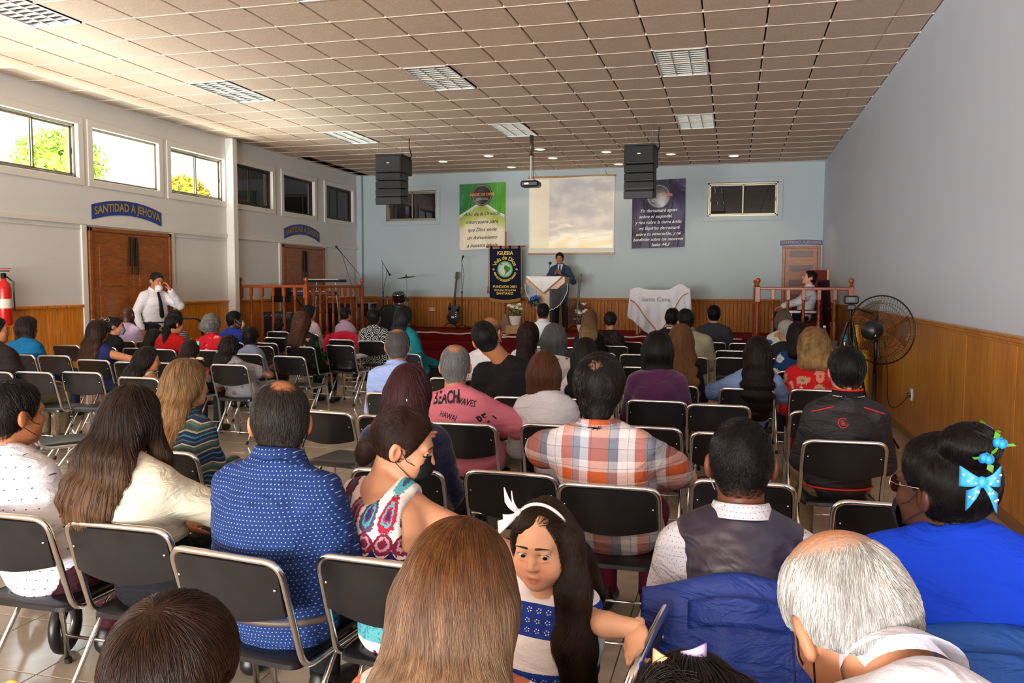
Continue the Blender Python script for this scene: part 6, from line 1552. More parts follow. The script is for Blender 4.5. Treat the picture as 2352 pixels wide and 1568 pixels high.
# ------------------------------------------------------------------ the congregation: chair back (x, y), head centre (x, y, z), size
PL = {
'P1':(-2.47,2.27, -2.70,2.57,1.09, 1.06),
'P2':(-1.98,2.27, -2.08,2.49,1.11, 1.00),
'P3':(-1.46,2.11, -1.42,2.38,1.15, 1.06),
'P4':(-0.99,2.18, -1.08,2.60,1.05, 1.00),
'P5':(-0.47,1.14, -0.47,1.40,1.04, 1.00),
'P6':(-0.17,1.90, -0.44,1.92,0.94, 0.84),
'P7':(0.02,2.17, 0.03,2.39,1.10, 1.05),
'P8':(0.20,0.98, 0.18,1.32,1.09, 1.06),
'P9':(0.58,2.00, 0.50,2.17,1.11, 1.03),
'P10':(-0.90,0.85, -0.83,1.07,0.99, 0.92),
'P11':(-0.04,0.90, -0.04,1.07,1.01, 0.84),
'P13':(-2.66,3.35, -2.73,3.67,1.08, 1.00),
'P14':(-1.40,3.29, -1.48,3.63,1.09, 1.00),
'P15':(-0.47,3.26, -0.53,3.40,1.17, 1.06),
'P16':(0.58,4.54, 0.60,4.76,1.14, 1.03),
'P17':(-1.51,4.50, -1.62,4.72,1.10, 1.05),
'P18':(-2.43,5.62, -2.47,5.84,1.12, 1.05),
'P19':(-1.45,5.67, -1.80,5.94,1.19, 1.10),
'P20':(-2.00,6.60, -2.01,6.82,1.19, 1.05),
'P21':(-0.97,4.60, -1.10,4.87,1.07, 1.00),
'P22':(-0.98,5.70, -1.03,5.92,1.09, 1.00),
'P23':(-1.47,6.65, -1.48,6.92,1.13, 1.00),
'P24':(-2.00,8.10, -2.06,8.37,1.07, 1.00),
'P25':(-0.50,5.77, -0.52,6.04,1.13, 1.02),
'P26':(-0.46,6.70, -0.41,6.92,1.15, 1.00),
'P27':(0.12,6.65, 0.20,6.81,1.06, 1.00),
'P28':(0.65,6.72, 0.63,6.94,1.12, 1.03),
'P29':(0.62,8.10, 0.62,8.32,1.12, 1.00),
'P30':(0.57,9.50, 0.58,9.72,1.09, 1.03),
'P31':(0.63,10.50, 0.61,10.72,1.17, 1.00),
'P32':(-0.46,9.38, -0.52,9.70,1.19, 1.05),
'P33':(-0.78,10.60, -0.76,10.92,1.17, 1.03),
'P34':(-0.29,11.90, -0.26,12.12,1.18, 1.03),
'P35':(-2.78,12.00, -2.78,12.22,1.18, 1.03),
'P36':(-1.87,10.40, -1.80,10.67,1.14, 1.00),
'P37':(-1.52,10.77, -1.58,10.99,1.11, 0.98),
'P39':(-6.45,5.94, -6.70,6.21,1.15, 1.05),
'P40':(-7.72,7.45, -7.86,7.72,1.08, 1.02),
'P41':(-6.47,7.16, -6.58,7.38,1.08, 1.00),
'P42':(-7.62,8.60, -7.64,8.87,1.04, 0.95),
'P43':(-8.20,9.63, -8.36,9.95,1.14, 1.05),
'P45':(-6.72,8.54, -6.67,8.76,1.09, 1.00),
'P45b':(-7.40,9.60, -7.47,9.82,1.10, 1.00),
'P46':(-7.10,8.58, -7.00,8.80,0.91, 0.92),
'P61':(-7.75,9.60, -7.80,9.82,0.92, 0.90),
'P47':(-4.90,5.93, -5.01,6.20,0.92, 0.92),
'P48':(-6.05,8.58, -6.17,8.80,1.09, 1.00),
'P49':(-6.60,9.80, -6.66,10.02,1.09, 1.05),
'P50':(-5.45,7.10, -5.50,7.47,0.89, 0.92),
'P51':(-4.82,7.12, -4.98,7.39,0.95, 0.94),
'P52':(-5.36,8.26, -5.48,8.56,0.96, 0.92),
'P53':(-7.33,12.24, -7.49,12.56,0.85, 0.88),
'P54':(-5.33,9.42, -5.41,9.64,1.10, 1.03),
'P55':(-6.55,11.80, -6.62,12.02,1.13, 1.00),
'P56':(-5.90,11.80, -6.02,12.12,1.10, 0.94),
'P57':(-4.92,10.67, -4.96,10.89,1.12, 1.02),
'P58':(-3.65,8.86, -3.76,9.08,1.22, 1.00),
}
PL['P8'] = (.36, .62) + PL['P8'][2:]
HC = dict(black='15100e', brown='2e1c13', dkbrown='21150f', red='38191a', grey='7d7d7c', white='b4b2ae', blond='8a6238', ash='6d5338', chest='4e2d1b', salt='4a4846', auburn='5a3520')
def hs(style, c, **k): return dict(style=style, c=HC.get(c, c), n=k.pop('n', c + style), **k)
def seated(pid, label, clab, yaw=0, **k):
    xc, yc, hx, hy, hz_, s = PL[pid]; a = math.radians(yaw); dd = .235 + (k.get('fat', 1) - 1) * .10 + k.pop('fwd', 0); pos = (xc - math.sin(a) * dd, yc + math.cos(a) * dd)
    if clab: chair(xc, yc, yaw, CH + clab)
    return person(label, pos, k.pop('fyaw', yaw), (hx, hy, hz_), k.pop('s', s), **k)
def T(mat, sleeve='long', **k): return dict(mat=mat, sleeve=sleeve, **k)

# ---- front row
I = seated('P1', 'black-haired man in a white shirt with small dark dots, cut by the left edge', 'taken by the man in the white dotted shirt', hrot=(-14, 4, 0), skin='tan', fat=1.08, sw=.225,
  hair=hs('short', 'black', t=.014, lump=.002, fade=-.045), top=T(cloth('white_dotted', 'e2e2ea', 'dots', c2='54586e', step=.036, r=.075), off=.016, collar=True), bottom='3c1420', shoes='1a1512')
mask_straps(I, '1a1a1c')
def under(I, mat, off, name):
    V, Q = mesh_sdf(I['torso'](off), .012); link(name, np_mesh(name, V, Q, mat), I['root'])
def blaz(I): return [cone(I['S'][i] + A3((-.0, .0)[i], 0, .012), I['S'][i] + A3(0, 0, -.02), .062, .062, .03) for i in (0, 1)]
I = seated('P2', 'woman with long dark hair fading to brown in a cream blazer', 'taken by the woman in the cream blazer', hrot=(0, 10, -4), skin='tan', male=False, sw=.205,
  hair=hs('long', 'dkbrown', L=.27, w=.105, flare=.02, dx=-.06, tip='5e432c', zr=(.80, 1.06), n='ombre', count=8000, front=(1,), whorl=(.0, -.02, .12), t=.013), pose=dict(elbow_r=(.27, .10, .73), wrist_r=(.14, .30, .68)), top=T(cloth('cream_blazer', 'cfc8b0', bump=.4), off=.017, add=blaz, name='blazer', cut=lambda I: [half((0, 0, .70), (0, .12, -1), .01)]), bottom='121318')
under(I, cloth('black_dress', '15161b'), .009, 'dress')
I = seated('P3', 'balding man in a navy shirt with tiny white dots', 'taken by the man in the navy dotted shirt', -7, hrot=(34, 8, 0), skin='tan', fat=1.32, sw=.235,
  hair=hs('short', '2c2522', t=.011, n='brownsalt', bald=[((0.01, -.055, .10), (.042, .048, .040))], jit=.3, var=.6), pose=dict(up=.035), top=T(cloth('navy_dotted', '1c3468', 'dots', c2='8f9cc0', step=.0125, r=.15), off=.016, collar=True, fold=1.5), bottom='15161a')
mask_straps(I, '1a1a1c')
def belt(I, c):
    Hc, wa = I['Hc'], I['waist']; p = Hc + (wa - Hc) * .02; rx, ry = I['TR']['hip'][0] + .018, I['TR']['hip'][1] + .018
    MB().tube([(p[0] + rx * math.cos(2 * PI * k / 36), p[1] + ry * math.sin(2 * PI * k / 36), p[2] + .0) for k in range(36)], .012, 6, closed=True).obj('belt', plain('belt_' + c, c, .5), I['root'], True)
belt(I, '5a4a40')
ZT = .985
def tankcut(I):
    u = I['upc']; return [ell(u + A3(0, -.05, .150), (.085, .2, .150), None, .012, 's')] + [ell(I['S'][i] + A3((-.035, .035)[i], 0, -.075), (.062, .16, .135), None, .02, 's') for i in (0, 1)] + [ell(I['S'][i] + A3((-.04, .04)[i], 0, .02), (.055, .14, .06), None, .02, 's') for i in (0, 1)]
I = seated('P4', 'masked woman with tied dark hair and paisley tank top looking down', 'taken by the woman in the paisley tank top', -4, hrot=(-68, 20, 4), skin='fair', male=False, fat=1.08, sw=.210, face=True, skin_off=.0,
  hair=hs('bun', 'brown', bun=(.0, -.115, -.065), bunr=(.032, .034, .05), t=.012, whorl=(0, .08, .05), nape=-.10, g=.1, sl=.10, line=.05, away=1.0), top=T(cloth('paisley_top', 'e8e0da', 'paisley', z0=.862, rough=.8, bump=.2), 'none', cut=tankcut, off=.011, name='tank_top', high=True), bottom=cloth('paisley_top', None),
  pose=dict(elbow_l=(-.34, .22, .78), wrist_l=(-.20, .40, .93), hand_dir_l=(.35, .2, .9), nohand_l=False, elbow_r=(.30, .12, .72)))
face_mask(I, '16161a')
for s_ in (-1, 1):
    P = on_top(I, [0.0], [.9]) if False else None
    sh = I['S'][0 if s_ < 0 else 1]
    MB().tube([tuple(sh + A3(-s_ * .012, -.02 - .038, .045)), tuple(sh + A3(-s_ * .006, -.078, .0)), tuple(sh + A3(-s_ * .018, -.094, -.06)), tuple(sh + A3(-s_ * .04, -.112, -.15))], .0055, 6).obj('bra_strap', plain('strap_pink', 'd8b8b4', .6), I['root'], True)
for s_ in (1,): pass
I = seated('P7', 'man with close-cropped hair in a shiny dark vest over a white shirt', 'draped with a blue suit jacket under the vest man', 3, hrot=(2, 6, 0), skin='brown', fat=1.05, sw=.235, fold=.35,
  hair=hs('short', '0f0c0b', n='afro', t=.006, nape=-.075, sl=.009, segs=3, lift=.003, jit=1.2, fade=-.035, stubble=.0, rad=1.3, count=9000, g=.3), top=T(cloth('white_pin_dots', 'd8d9e2', 'dots', c2='8a8ea6', step=.012, r=.12), off=.015, collar=True, ch=.05), bottom='141828')
mask_straps(I, 'e8e8ea')
t = NT('vest_satin'); n = t.noise(t.obj((1, 1, 1.6)), 5, 3, .5, 1.0); t.out(lin('2b2438'), .36, 0, .6); t.bump(n, .3, .04); M_VEST = t.m
def vest(I, mat, off, name):
    tp = I['torso'](off) + I['trap'](off * .8) + [cone(I['S'][i] * .8 + I['upc'] * .2, I['upc'], .06, .07, .03) for i in (0, 1)]
    tp += [ell(I['S'][i] + A3((-.028, .028)[i], 0, -.10), (.052, .2, .15), None, .02, 's') for i in (0, 1)] + [ell(I['H'](0, -.02, -.08), (I['nk'] * 1.3, I['nk'] * 1.3, .11), None, .01, 's')]
    V, Q = mesh_sdf(tp, .010); V = folds(V, Q, .004, 14, 3); link(name, np_mesh(name, V, Q, mat), I['root'])
vest(I, M_VEST, .027, 'vest')
def bow(root, H_, c, s, mat, mat2=None, R_=None):
    pass
I = seated('P9', 'woman in a bright cobalt jacket with braided black hair and a blue bow', 'draped with a blue coat under the cobalt-jacketed woman', 0, hrot=(40, 4, 0), skin='dark', male=False, fat=1.2, sw=.235, face=True,
  hair=hs('bun', '110d0c', n='braidblack', t=.020, bun=(-.03, -.095, .115), bunr=(.062, .062, .05), nape=-.105, whorl=(-.0, -.03, .17), sl=.06, wave=.003, jit=.5, lump=.003, rad=.9, line=.035), top=T(cloth('cobalt_jacket', '0c3fd0', bump=.35), off=.024, name='jacket'), bottom='141a3a', pose=dict(up=.05))
H = I['H']; M_BOW = plain('bow_blue', '39a4e0', .45); M_BOWD = plain('bow_white_dot', 'd8eaf6', .5)
bc = H(-.085, -.155, .05)
for k, (dx, dz, tw) in enumerate(((-.038, .010, .3), (.036, .014, -.3), (-.024, -.045, .9), (.032, -.048, -.9))):
    b = MB().grid(lambda u, v: tuple(bc + A3(dx * u * (1.1), -.012 - .016 * math.sin(u * PI), dz * u + (v - .5) * (.010 + .036 * u) + (0 if k < 2 else 0))), 8, 5, .003).obj('bow_loop', M_BOW, I['root'], True)
    m = MB()
    for q in range(4):
        u_, v_ = .35 + .18 * q, (.3, .7, .4, .65)[q]; m.ell(bc + A3(dx * u_ * 1.1, -.018 - .016 * math.sin(u_ * PI), dz * u_ + (v_ - .5) * (.010 + .036 * u_)), (.0028, .002, .0028), 6, 4)
    m.obj('bow_dots', M_BOWD, b)
MB().ell(bc + A3(0, -.02, 0), (.011, .01, .013), 8, 6).obj('bow_knot', M_BOW, I['root'], True)
for k, p in enumerate(((.075, -.06, .135), (.062, -.085, .105), (-.03, -.165, .125), (-.075, -.165, .095))):
    m = MB(); c_ = H(*p)
    for q in range(5): m.ell(c_ + A3(.008 * math.cos(q * 1.26), .008 * math.sin(q * 1.26), .003 * (q % 2)), (.009, .009, .011), 6, 5)
    f_ = m.obj('hair_flower', plain('flower_blue', '1f8fd6', .5), I['root'], True)
    m = MB()
    for q in (0, 1, 2): d_ = A3(math.cos(q * 2.1 + k), -.3, math.sin(q * 2.1 + k)) * .026; m.add([tuple(c_ + d_ * .3), tuple(c_ + d_ * .7 + A3(.007, 0, .004)), tuple(c_ + d_ * 1.2), tuple(c_ + d_ * .7 - A3(.007, 0, .004))], [(0, 1, 2, 3)])
    m.obj('flower_leaf', plain('flower_leaf', '4f8a1e', .6), f_)
face_mask(I, '1b1b20', dz=-.01)
M_LENS = plain('brown_lens', '3a1208', .1, 0, .7)
def glasses(I, lens, fr, r=.022, up=0, z=.002):
    H = I['H']
    for sx in (-1, 1):
        MB().tube([H(sx * .033 + r * 1.1 * math.cos(2 * PI * k / 20), .099, z + up + r * math.sin(2 * PI * k / 20)) for k in range(20)], .0013, 5, closed=True).tube([H(sx * .055, .098, z + up + .006), H(sx * .080, .06, z + up + .006), H(sx * .083, -.01, z + up + .006)], .0013, 5).obj('glasses_frame', fr, I['root'], True)
        if lens: MB().grid(lambda u, v: tuple(H(sx * .033 + r * 1.08 * v * math.cos(2 * PI * u), .0985, z + up + r * .98 * v * math.sin(2 * PI * u))), 20, 2).obj('lens', lens, I['root'])
    MB().tube([H(-.011, .10, z + up + .004), H(.011, .10, z + up + .004)], .0013, 5).obj('glasses_bridge', fr, I['root'])
glasses(I, M_LENS, M_STEEL)

# ---- second row
I = seated('P13', 'woman with long ash-blonde hair and a zigzag knitted top', 'taken by the woman in the zigzag top', hrot=(-16, 6, -6), skin='fair', male=False, sw=.195, hair=hs('long', 'ash', L=.30, w=.100, flare=-.05, dx=-.02, rad=1.1, tip='9a7448', zr=(.75, 1.2), n='ashblonde', whorl=(0, -.0, .12), count=3200, t=.018), top=T(cloth('zigzag_knit', None, 'zigzag'), off=.014), bottom='1c2030')
H = I['H']; MB().tube([H(-.07, .05, .112), H(-.03, .072, .128), H(.03, .072, .128), H(.07, .05, .112)], .0035, 6).obj('glasses_on_head', plain('tortoise', '5a3a2a', .3), I['root'], True)
for sx in (-1, 1): MB().ell(H(sx * .03, .055, .128), (.024, .012, .009), 10, 6).obj('hair_bow', plain('bow_beige', 'b8a590', .6), I['root'], True)
I = seated('P14', 'woman with long dark red hair in a clip and a navy sweater', 'taken by the red-haired woman in the navy sweater', 6, hrot=(6, 8, 4), skin='tan', male=False, sw=.215, fat=1.08, hair=hs('long', 'red', L=.42, w=.11, flare=.05, count=3600, t=.022, n='darkred', dx=.05), top=T(cloth('navy_sweater', '12183c', sheen=.3), off=.024), bottom='15161f')
H = I['H']; MB().box(H(.0, -.125, -.045), (.035, .03, .05), .008).box(H(.0, -.135, -.045), (.05, .012, .02), .004).obj('hair_clip', plain('clip_clear', 'a9a4a8', .15, .4), I['root'])
I = seated('P15', 'man with wavy black hair and bald crown in an orange and grey plaid shirt', 'taken by the man in the plaid shirt', fwd=.05, hrot=(0, 4, 0), skin='fair', fat=1.15, sw=.230, hair=hs('short', 'black', t=.026, nape=-.135, bald=[((0, -.085, .075), (.036, .04, .034))], wave=.004, sl=.045, lump=.005, lf=40, jit=.4, n='wavyblack', count=3500, add=lambda I: [cone(I['H'](0, -.055, -.05), I['H'](0, -.068, -.135), .055, .040, .03)]),
  top=T(cloth('plaid_shirt', None, 'plaid', bump=.35), 'short', off=.022, frac=.72, collar=cloth('plaid_shirt', None), ch=.03), bottom='5a0f2c', pose=dict(elbow_l=(-.36, -.02, .86), wrist_l=(-.20, .2, .72), elbow_r=(.29, .14, .74)))
I = seated('P16', 'man with short black hair in a black track jacket with red piping', 'taken by the man in the black track jacket', 3, hrot=(4, 2, 0), skin='fair', fat=1.0, sw=.225, hair=hs('short', '0e0c0d', n='inkblack', t=.017, fade=-.05, nape=-.075, sl=.035, lump=.002), top=T(cloth('track_jacket', '1e1c22', rough=.6, spec=.4), off=.020, collar=cloth('track_collar', '17151a'), ch=.05, name='track_jacket'), bottom='7d6f52')
M_REDP = plain('red_piping', 'c81c1c', .6); H = I['H']; N_ = I['N']; root = I['root']
MB().tube([(N_[0] + .077 * math.cos(2 * PI * k / 24), N_[1] + .080 * math.sin(2 * PI * k / 24), N_[2] + .062) for k in range(24)], .006, 5, closed=True).obj('collar_piping', M_REDP, root, True)
MB().tube([(N_[0] + .086 * math.cos(2 * PI * k / 24), N_[1] + .088 * math.sin(2 * PI * k / 24), N_[2] + .028) for k in range(24)], .0025, 5, closed=True).obj('collar_line', plain('white_piping', 'd8d8d8', .6), root, True)
for sx in (0, 1):
    sg = (-1, 1)[sx]; z_ = np.linspace(I['upc'][2] + .035, I['S'][sx][2] - .12, 12); x_ = I['upc'][0] + np.linspace(sg * .075, sg * .185, 12)
    P = on_top(I, x_, np.linspace(I['upc'][2] + .035, I['S'][sx][2] + .03, 12), .007); MB().tube([tuple(p) for p in P], .004, 5).obj('shoulder_piping', M_REDP, root, True)
p0 = I['Hc'] + A3(0, 0, -.03); rx, ry = I['TR']['hip'][0] + .026, I['TR']['hip'][1] + .026
MB().tube([(p0[0] + rx * math.cos(2 * PI * k / 36), p0[1] + ry * math.sin(2 * PI * k / 36), p0[2]) for k in range(36)], .006, 6, closed=True).obj('hem_piping', M_REDP, root, True)
# small round red emblem on the back
lx, lz, rr = -.005, I['chest'][2] + .055, .026
g_ = [(lx + rr * (.86 + .14 * j) * math.cos(2 * PI * i / 30), lz + rr * (.86 + .14 * j) * math.sin(2 * PI * i / 30)) for i in range(4, 30) for j in (0, 1)]
P = on_top(I, [p[0] for p in g_], [p[1] for p in g_], .0065); m = MB().add([tuple(p) for p in P], [(2 * i, 2 * i + 1, 2 * i + 3, 2 * i + 2) for i in range(25)])
for k in range(6):
    g_ = [(lx - .012 + .004 * k * .2, lz - .012 + .005 * k), (lx + .013 - .002 * k, lz - .010 + .004 * k), (lx + .012 - .002 * k, lz - .0075 + .004 * k), (lx - .011, lz - .0095 + .005 * k)]
    P = on_top(I, [p[0] for p in g_], [p[1] for p in g_], .0065); m.add([tuple(p) for p in P], [(0, 1, 2, 3)])
m.obj('back_emblem', M_REDP, root)

# ---- third and later rows, right of the aisle
I = seated('P17', 'grey-haired balding man in a pink BEACH print T-shirt', 'taken by the man in the pink print T-shirt', hrot=(14, 6, 0), skin='tan', fat=1.15, sw=.225, hair=hs('short', '6a6a6a', n='greyshort', t=.010, bald=[((0, -.06, .09), (.05, .055, .05))], fade=-.06), top=T(cloth('pink_tee', 'cf7484', bump=.3), 'short', off=.02, frac=.75, high=True), bottom='a49a88', pose=dict(elbow_r=(.33, .08, .70)))
M_INK = plain('black_ink', '141216', .7); zc = I['chest'][2]
print_text(I, 'BEACH', -.122, .925, .100, .12, M_INK, .003, 0, .55); print_text(I, 'WAVES', .005, .905, .05, -.18, M_INK, .001, 0, .75); print_text(I, 'HAWAI', -.09, .825, .045, -.22, M_INK, .001, 0, .75); print_text(I, 'seal', -.03, .985, .035, -.15, M_INK, .001); print_text(I, 'NAVE', .02, .615, .05, .05, M_INK, .001, 0, .7); print_text(I, 'BEA', .125, .81, .085, .45, M_INK, .0025, 0, .6); print_text(I, 'X', .075, .945, .06, .3, M_INK, .003)
mask_straps(I, 'c9c9c9')
I = seated('P21', 'woman with short brown bob and white blouse', 'taken by the woman in the white blouse', hrot=(6, 4, 0), skin='fair', male=False, sw=.20, hair=hs('bob', 'chest', t=.014, L=.09, count=2400, n='brownbob', whorl=(.01, -.045, .11)), top=T(cloth('white_blouse', 'cdccd4', bump=.45), off=.024, collar=True), bottom='1a1a20')
I = seated('P18', 'balding man in a light blue shirt', 'taken by the man in the light blue shirt', hrot=(18, 10, 0), skin='tan', fat=1.15, sw=.235, hair=hs('short', '4d4b4a', n='saltshort', t=.012, bald=[((0, -.045, .10), (.05, .06, .045))]), top=T(cloth('light_blue_shirt', '97ade0'), off=.022, collar=True), bottom='1c2230')
mask_straps(I, 'd8dde6')
I = seated('P19', 'big man in a black T-shirt with a thick neck, head tilted', 'taken by the big man in black', hrot=(18, 6, -22), skin='tan', fat=1.5, sw=.275, hair=hs('short', '120f0f', n='jet', t=.010, fade=-.06, nape=-.075), top=T(cloth('black_tee', '111114'), 'short', off=.022, frac=.8, high=True), bottom='15151a', pose=dict(neck=(-.20, .07, 1.0)))
I = seated('P22', 'woman with very long straight black hair in a white top', 'taken by the woman with very long straight hair', skin='fair', male=False, sw=.19, hair=hs('long', '14110f', n='longblack', L=.46, w=.095, t=.013), top=T(cloth('white_knit', 'd2cdd6'), off=.018), bottom='9a9384')
I = seated('P25', 'woman with straight shoulder-length black hair in a purple sweater', 'taken by the woman in the purple sweater', skin='tan', male=False, sw=.215, fat=1.12, hair=hs('bob', '100d0e', n='bobblack', t=.022, L=.20, count=2600), top=T(cloth('purple_sweater', '4a1c48', sheen=.3), off=.022), bottom='9a6a3a')
I = seated('P23', 'woman with a steel-grey bob in a white and burgundy floral blouse', 'taken by the grey bob woman', hrot=(8, 4, 0), skin='tan', male=False, sw=.21, hair=hs('bob', '4e5051', n='greybob', t=.024, L=.10, count=2400, rough=.3), top=T(cloth('burgundy_floral', 'd0c8c6', 'floral', pal=['7a3a4a', '8a4a58', '6a3444'], scale=15, size=.36, skip=.2, ctr='c08a90'), off=.02, high=True), bottom='2a2026')
I = seated('P20', 'bald man in a white shirt half hidden behind the big man in black', 'taken by the bald man in white', hrot=(-14, 2, 0), skin='tan', fat=1.1, sw=.225, top=T(cloth('white_shirt', 'd6d6da'), off=.018, collar=True), hair=hs('short', '3a3330', n='baldrim', t=.004, bald=[((0, 0, .07), (.12, .13, .09))], sl=.01))
mask_straps(I, 'e4e4e4')
I = seated('P26', 'woman with long golden-brown hair in a black top', 'taken by the golden-haired woman', hrot=(0, 6, 6), skin='fair', male=False, sw=.20, hair=hs('long', '59381f', n='golden', tip='7d5830', zr=(.8, 1.1), L=.48, w=.105, t=.018, dx=.07, flare=.1, front=(1,)), top=T(cloth('black_top', '131315'), off=.016), bottom='17171c')
I = seated('P27', 'girl with long dark wavy hair in a pale denim shirt with Cornica Coast print', 'taken by the girl in the denim shirt', hrot=(0, 2, 0), skin='tan', male=False, sw=.205, hair=hs('long', '1c100e', n='wavydark', L=.44, w=.105, t=.024, wave=.003, count=2400), top=T(cloth('denim_shirt', '7d98c8'), 'long', off=.022), bottom='15161c', pose=dict(elbow_l=(-.28, .03, .72), elbow_r=(.29, .02, .71)))
print_text(I, 'Cornica', .03, I['Hc'][2] + .12, .075, .1, plain('red_ink', 'a02838', .7), .002, .3); print_text(I, 'COAST', .03, I['Hc'][2] + .045, .06, .06, M_INK, .002)
I = seated('P28', 'woman with curly dark blonde hair in a red tropical leaf shirt', 'taken by the woman in the red tropical shirt', skin='fair', male=False, sw=.22, fat=1.1, hair=hs('curly', '6b4f30', tip='98784c', zr=(.95, 1.25), var=.7, n='curlyblonde', t=.030, L=.13, w=.125, wave=.008, lump=.018, lf=22, lz=1.0, count=3600, sl=.09, jit=.6), top=T(cloth('red_tropical', 'c81a20', 'floral', pal=['e0a894', 'd8907c', 'c89a80', 'e4b8a8', 'c24060'], scale=9, size=.42, skip=.1, ctr='8a1a1a'), off=.022), bottom='a82028')
I = seated('P29', 'woman with dark curly hair in a navy and aqua floral blouse', 'taken by the navy floral woman', hrot=(-10, 0, 0), skin='brown', male=False, sw=.21, hair=hs('curly', '1a1110', n='curlydark', t=.024, L=.17, w=.10, wave=.005, lump=.008, lf=30, lz=.8, jit=.5), top=T(cloth('navy_aqua_floral', '17407a', 'floral', pal=['d0dada', '3aa0ac', 'c8d4d4', '1b3c6a'], scale=10, size=.40, skip=.3), off=.02), bottom='1a2440')
I = seated('P24', 'woman with long curly dark brown hair in a white print blouse', 'taken by the curly brown-haired woman by the aisle', skin='tan', male=False, sw=.20, hair=hs('curly', '241312', n='curlymaroon', t=.026, L=.36, w=.115, wave=.005, lump=.009, lf=30, lz=.7, jit=.5), top=T(cloth('white_print', 'cdc4c8', 'floral', pal=['4a4a5a', '6a5a66'], scale=26, size=.3, skip=.2), off=.018), bottom='20202a')
I = seated('P30', 'old balding man with white hair and glasses beside the right wall', 'taken by the old white-haired man', hrot=(24, 4, 0), skin='fair', hair=hs('short', 'b0aca6', n='whitehair', t=.006, bald=[((0, -.01, .09), (.07, .09, .05))]), top=T(cloth('dark_knit', '24262c'), off=.018)); glasses(I, None, M_BLACK)
I = seated('P31', 'person with ash-grey hair in a white shirt with blue and mustard flowers', 'taken by the person in the blue and mustard flowered shirt', skin='fair', male=False, hair=hs('bob', '5c5046', n='ashgrey', t=.016, L=.06), top=T(cloth('mustard_floral', 'd8d6d0', 'floral', pal=['2f5f9c', 'b58a28', '4a7ab4', 'c09a38'], scale=10, size=.40, skip=.15), off=.022), bottom='2a2c36')
I = seated('P32', 'man in a beige jacket leaning to his left neighbour', 'taken by the man in the beige jacket', hrot=(16, 8, -10), skin='tan', fat=1.3, sw=.25, hair=hs('short', '14100f', n='neatblack', t=.014), top=T(cloth('beige_jacket', '9f9880'), off=.028, collar=cloth('knit_collar', '5c5046', 'stripe', c2='9a8e7c', freq=120), ch=.06, name='jacket'), bottom='8f886f')
I = seated('P33', 'man with thinning crown in a dark suit and white collar', 'taken by the man in the dark suit', hrot=(-4, 2, 6), skin='tan', hair=hs('short', '110e0e', n='neatblack2', t=.012, bald=[((0, -.05, .10), (.03, .03, .03))]), top=T(cloth('dark_suit', '1c1d24'), off=.022, collar=cloth('white_shirt', 'd6d6da'), ch=.03, name='suit_jacket'), bottom='1a1a20')
I = seated('P34', 'man with neat black hair in a charcoal grey suit', 'taken by the man in the charcoal suit', hrot=(6, 0, 0), skin='fair', fat=1.15, sw=.25, hair=hs('short', '0f0d0e', n='neatblack3', t=.014), top=T(cloth('charcoal_suit', '3a3c42'), off=.024, name='suit_jacket'), bottom='26272c'); mask_straps(I, 'e4e4e4')
I = seated('P35', 'young man with black hair in a white shirt below the pulpit', 'taken by the young man below the pulpit', skin='tan', hair=hs('short', '0f0d0d', n='neatblack4', t=.013, fade=-.06), top=T(cloth('white_shirt', 'd6d6da'), off=.018, collar=True))
I = seated('P36', 'woman with straight honey-blonde hair over a black top', 'taken by the honey-blonde woman', skin='fair', male=False, sw=.19, hair=hs('long', '5c432b', n='honey', tip='8a6c46', zr=(.85, 1.15), L=.22, w=.095, t=.014), top=T(cloth('black_top', '131315'), 'short', off=.015), bottom='16161c')
I = seated('P37', 'woman with pinned-up bun in a black lace top', 'taken by the woman in the black lace top', skin='fair', male=False, sw=.195, hair=hs('bun', '2a221e', n='pinnedbun', t=.012, bun=(0, -.115, .0), bunr=(.03, .02, .05), whorl=(0, -.11, .0), g=-.3), top=T(cloth('black_lace', '131214', 'lace', c2='5a4a44'), off=.015), bottom='16161c')

# ---- left of the aisle
I = seated('P39', 'man in a dark brown suit jacket at the left edge of the photo', 'taken by the man in the dark brown jacket', hrot=(-40, 4, 0), skin='tan', sw=.25, fat=1.2, hair=hs('short', '17110e', n='neatbrown', t=.012), top=T(cloth('brown_suit', '231b1a'), off=.028, name='suit_jacket', collar=cloth('white_shirt', 'd6d6da'), ch=.03), bottom='6e5f45', face=True)
I = seated('P40', 'woman with dark maroon hair in a bright blue T-shirt', 'taken by the woman in the bright blue T-shirt', hrot=(-12, 6, 0), skin='tan', male=False, sw=.225, fat=1.2, hair=hs('bob', '241416', n='maroonbob', t=.020, L=.15), top=T(cloth('blue_tee', '0a5f8e'), 'short', off=.02, frac=.7), bottom='1b2a4a')
I = seated('P41', 'woman with long brown hair in a sleeveless navy top', 'taken by the woman in the sleeveless navy top', skin='tan', male=False, sw=.20, hair=hs('long', '26170f', n='longbrown', tip='4a2f1e', zr=(.7, 1.1), L=.40, w=.10, t=.014), top=T(cloth('navy_sleeveless', '23285e'), 'none', off=.014), bottom='124a44', pose=dict(elbow_r=(.33, -.02, .78), elbow_l=(-.26, .1, .74)))
glasses(I, None, plain('white_frame', 'dcdcdc', .3), .022, .105, .012)
I = seated('P42', 'girl with a dark ponytail and pink hair tie beside the bald man', 'taken by the girl with the pink hair tie', hrot=(-60, 4, 0), skin='tan', male=False, sw=.175, hair=hs('pony', '150f0f', n='ponyblack', tie=(0, -.09, .10), L=.36), top=T(cloth('black_top', '131315'), 'none', off=.012), bottom='1c1c24', face=True); face_mask(I, '8d93b8')
MB().tube([I['H'](.022 * math.cos(2 * PI * k / 12), -.088 , .098 + .022 * math.sin(2 * PI * k / 12)) for k in range(12)], .009, 6, closed=True).obj('hair_tie', plain('pink_tie', 'e83a78', .6), I['root'], True)
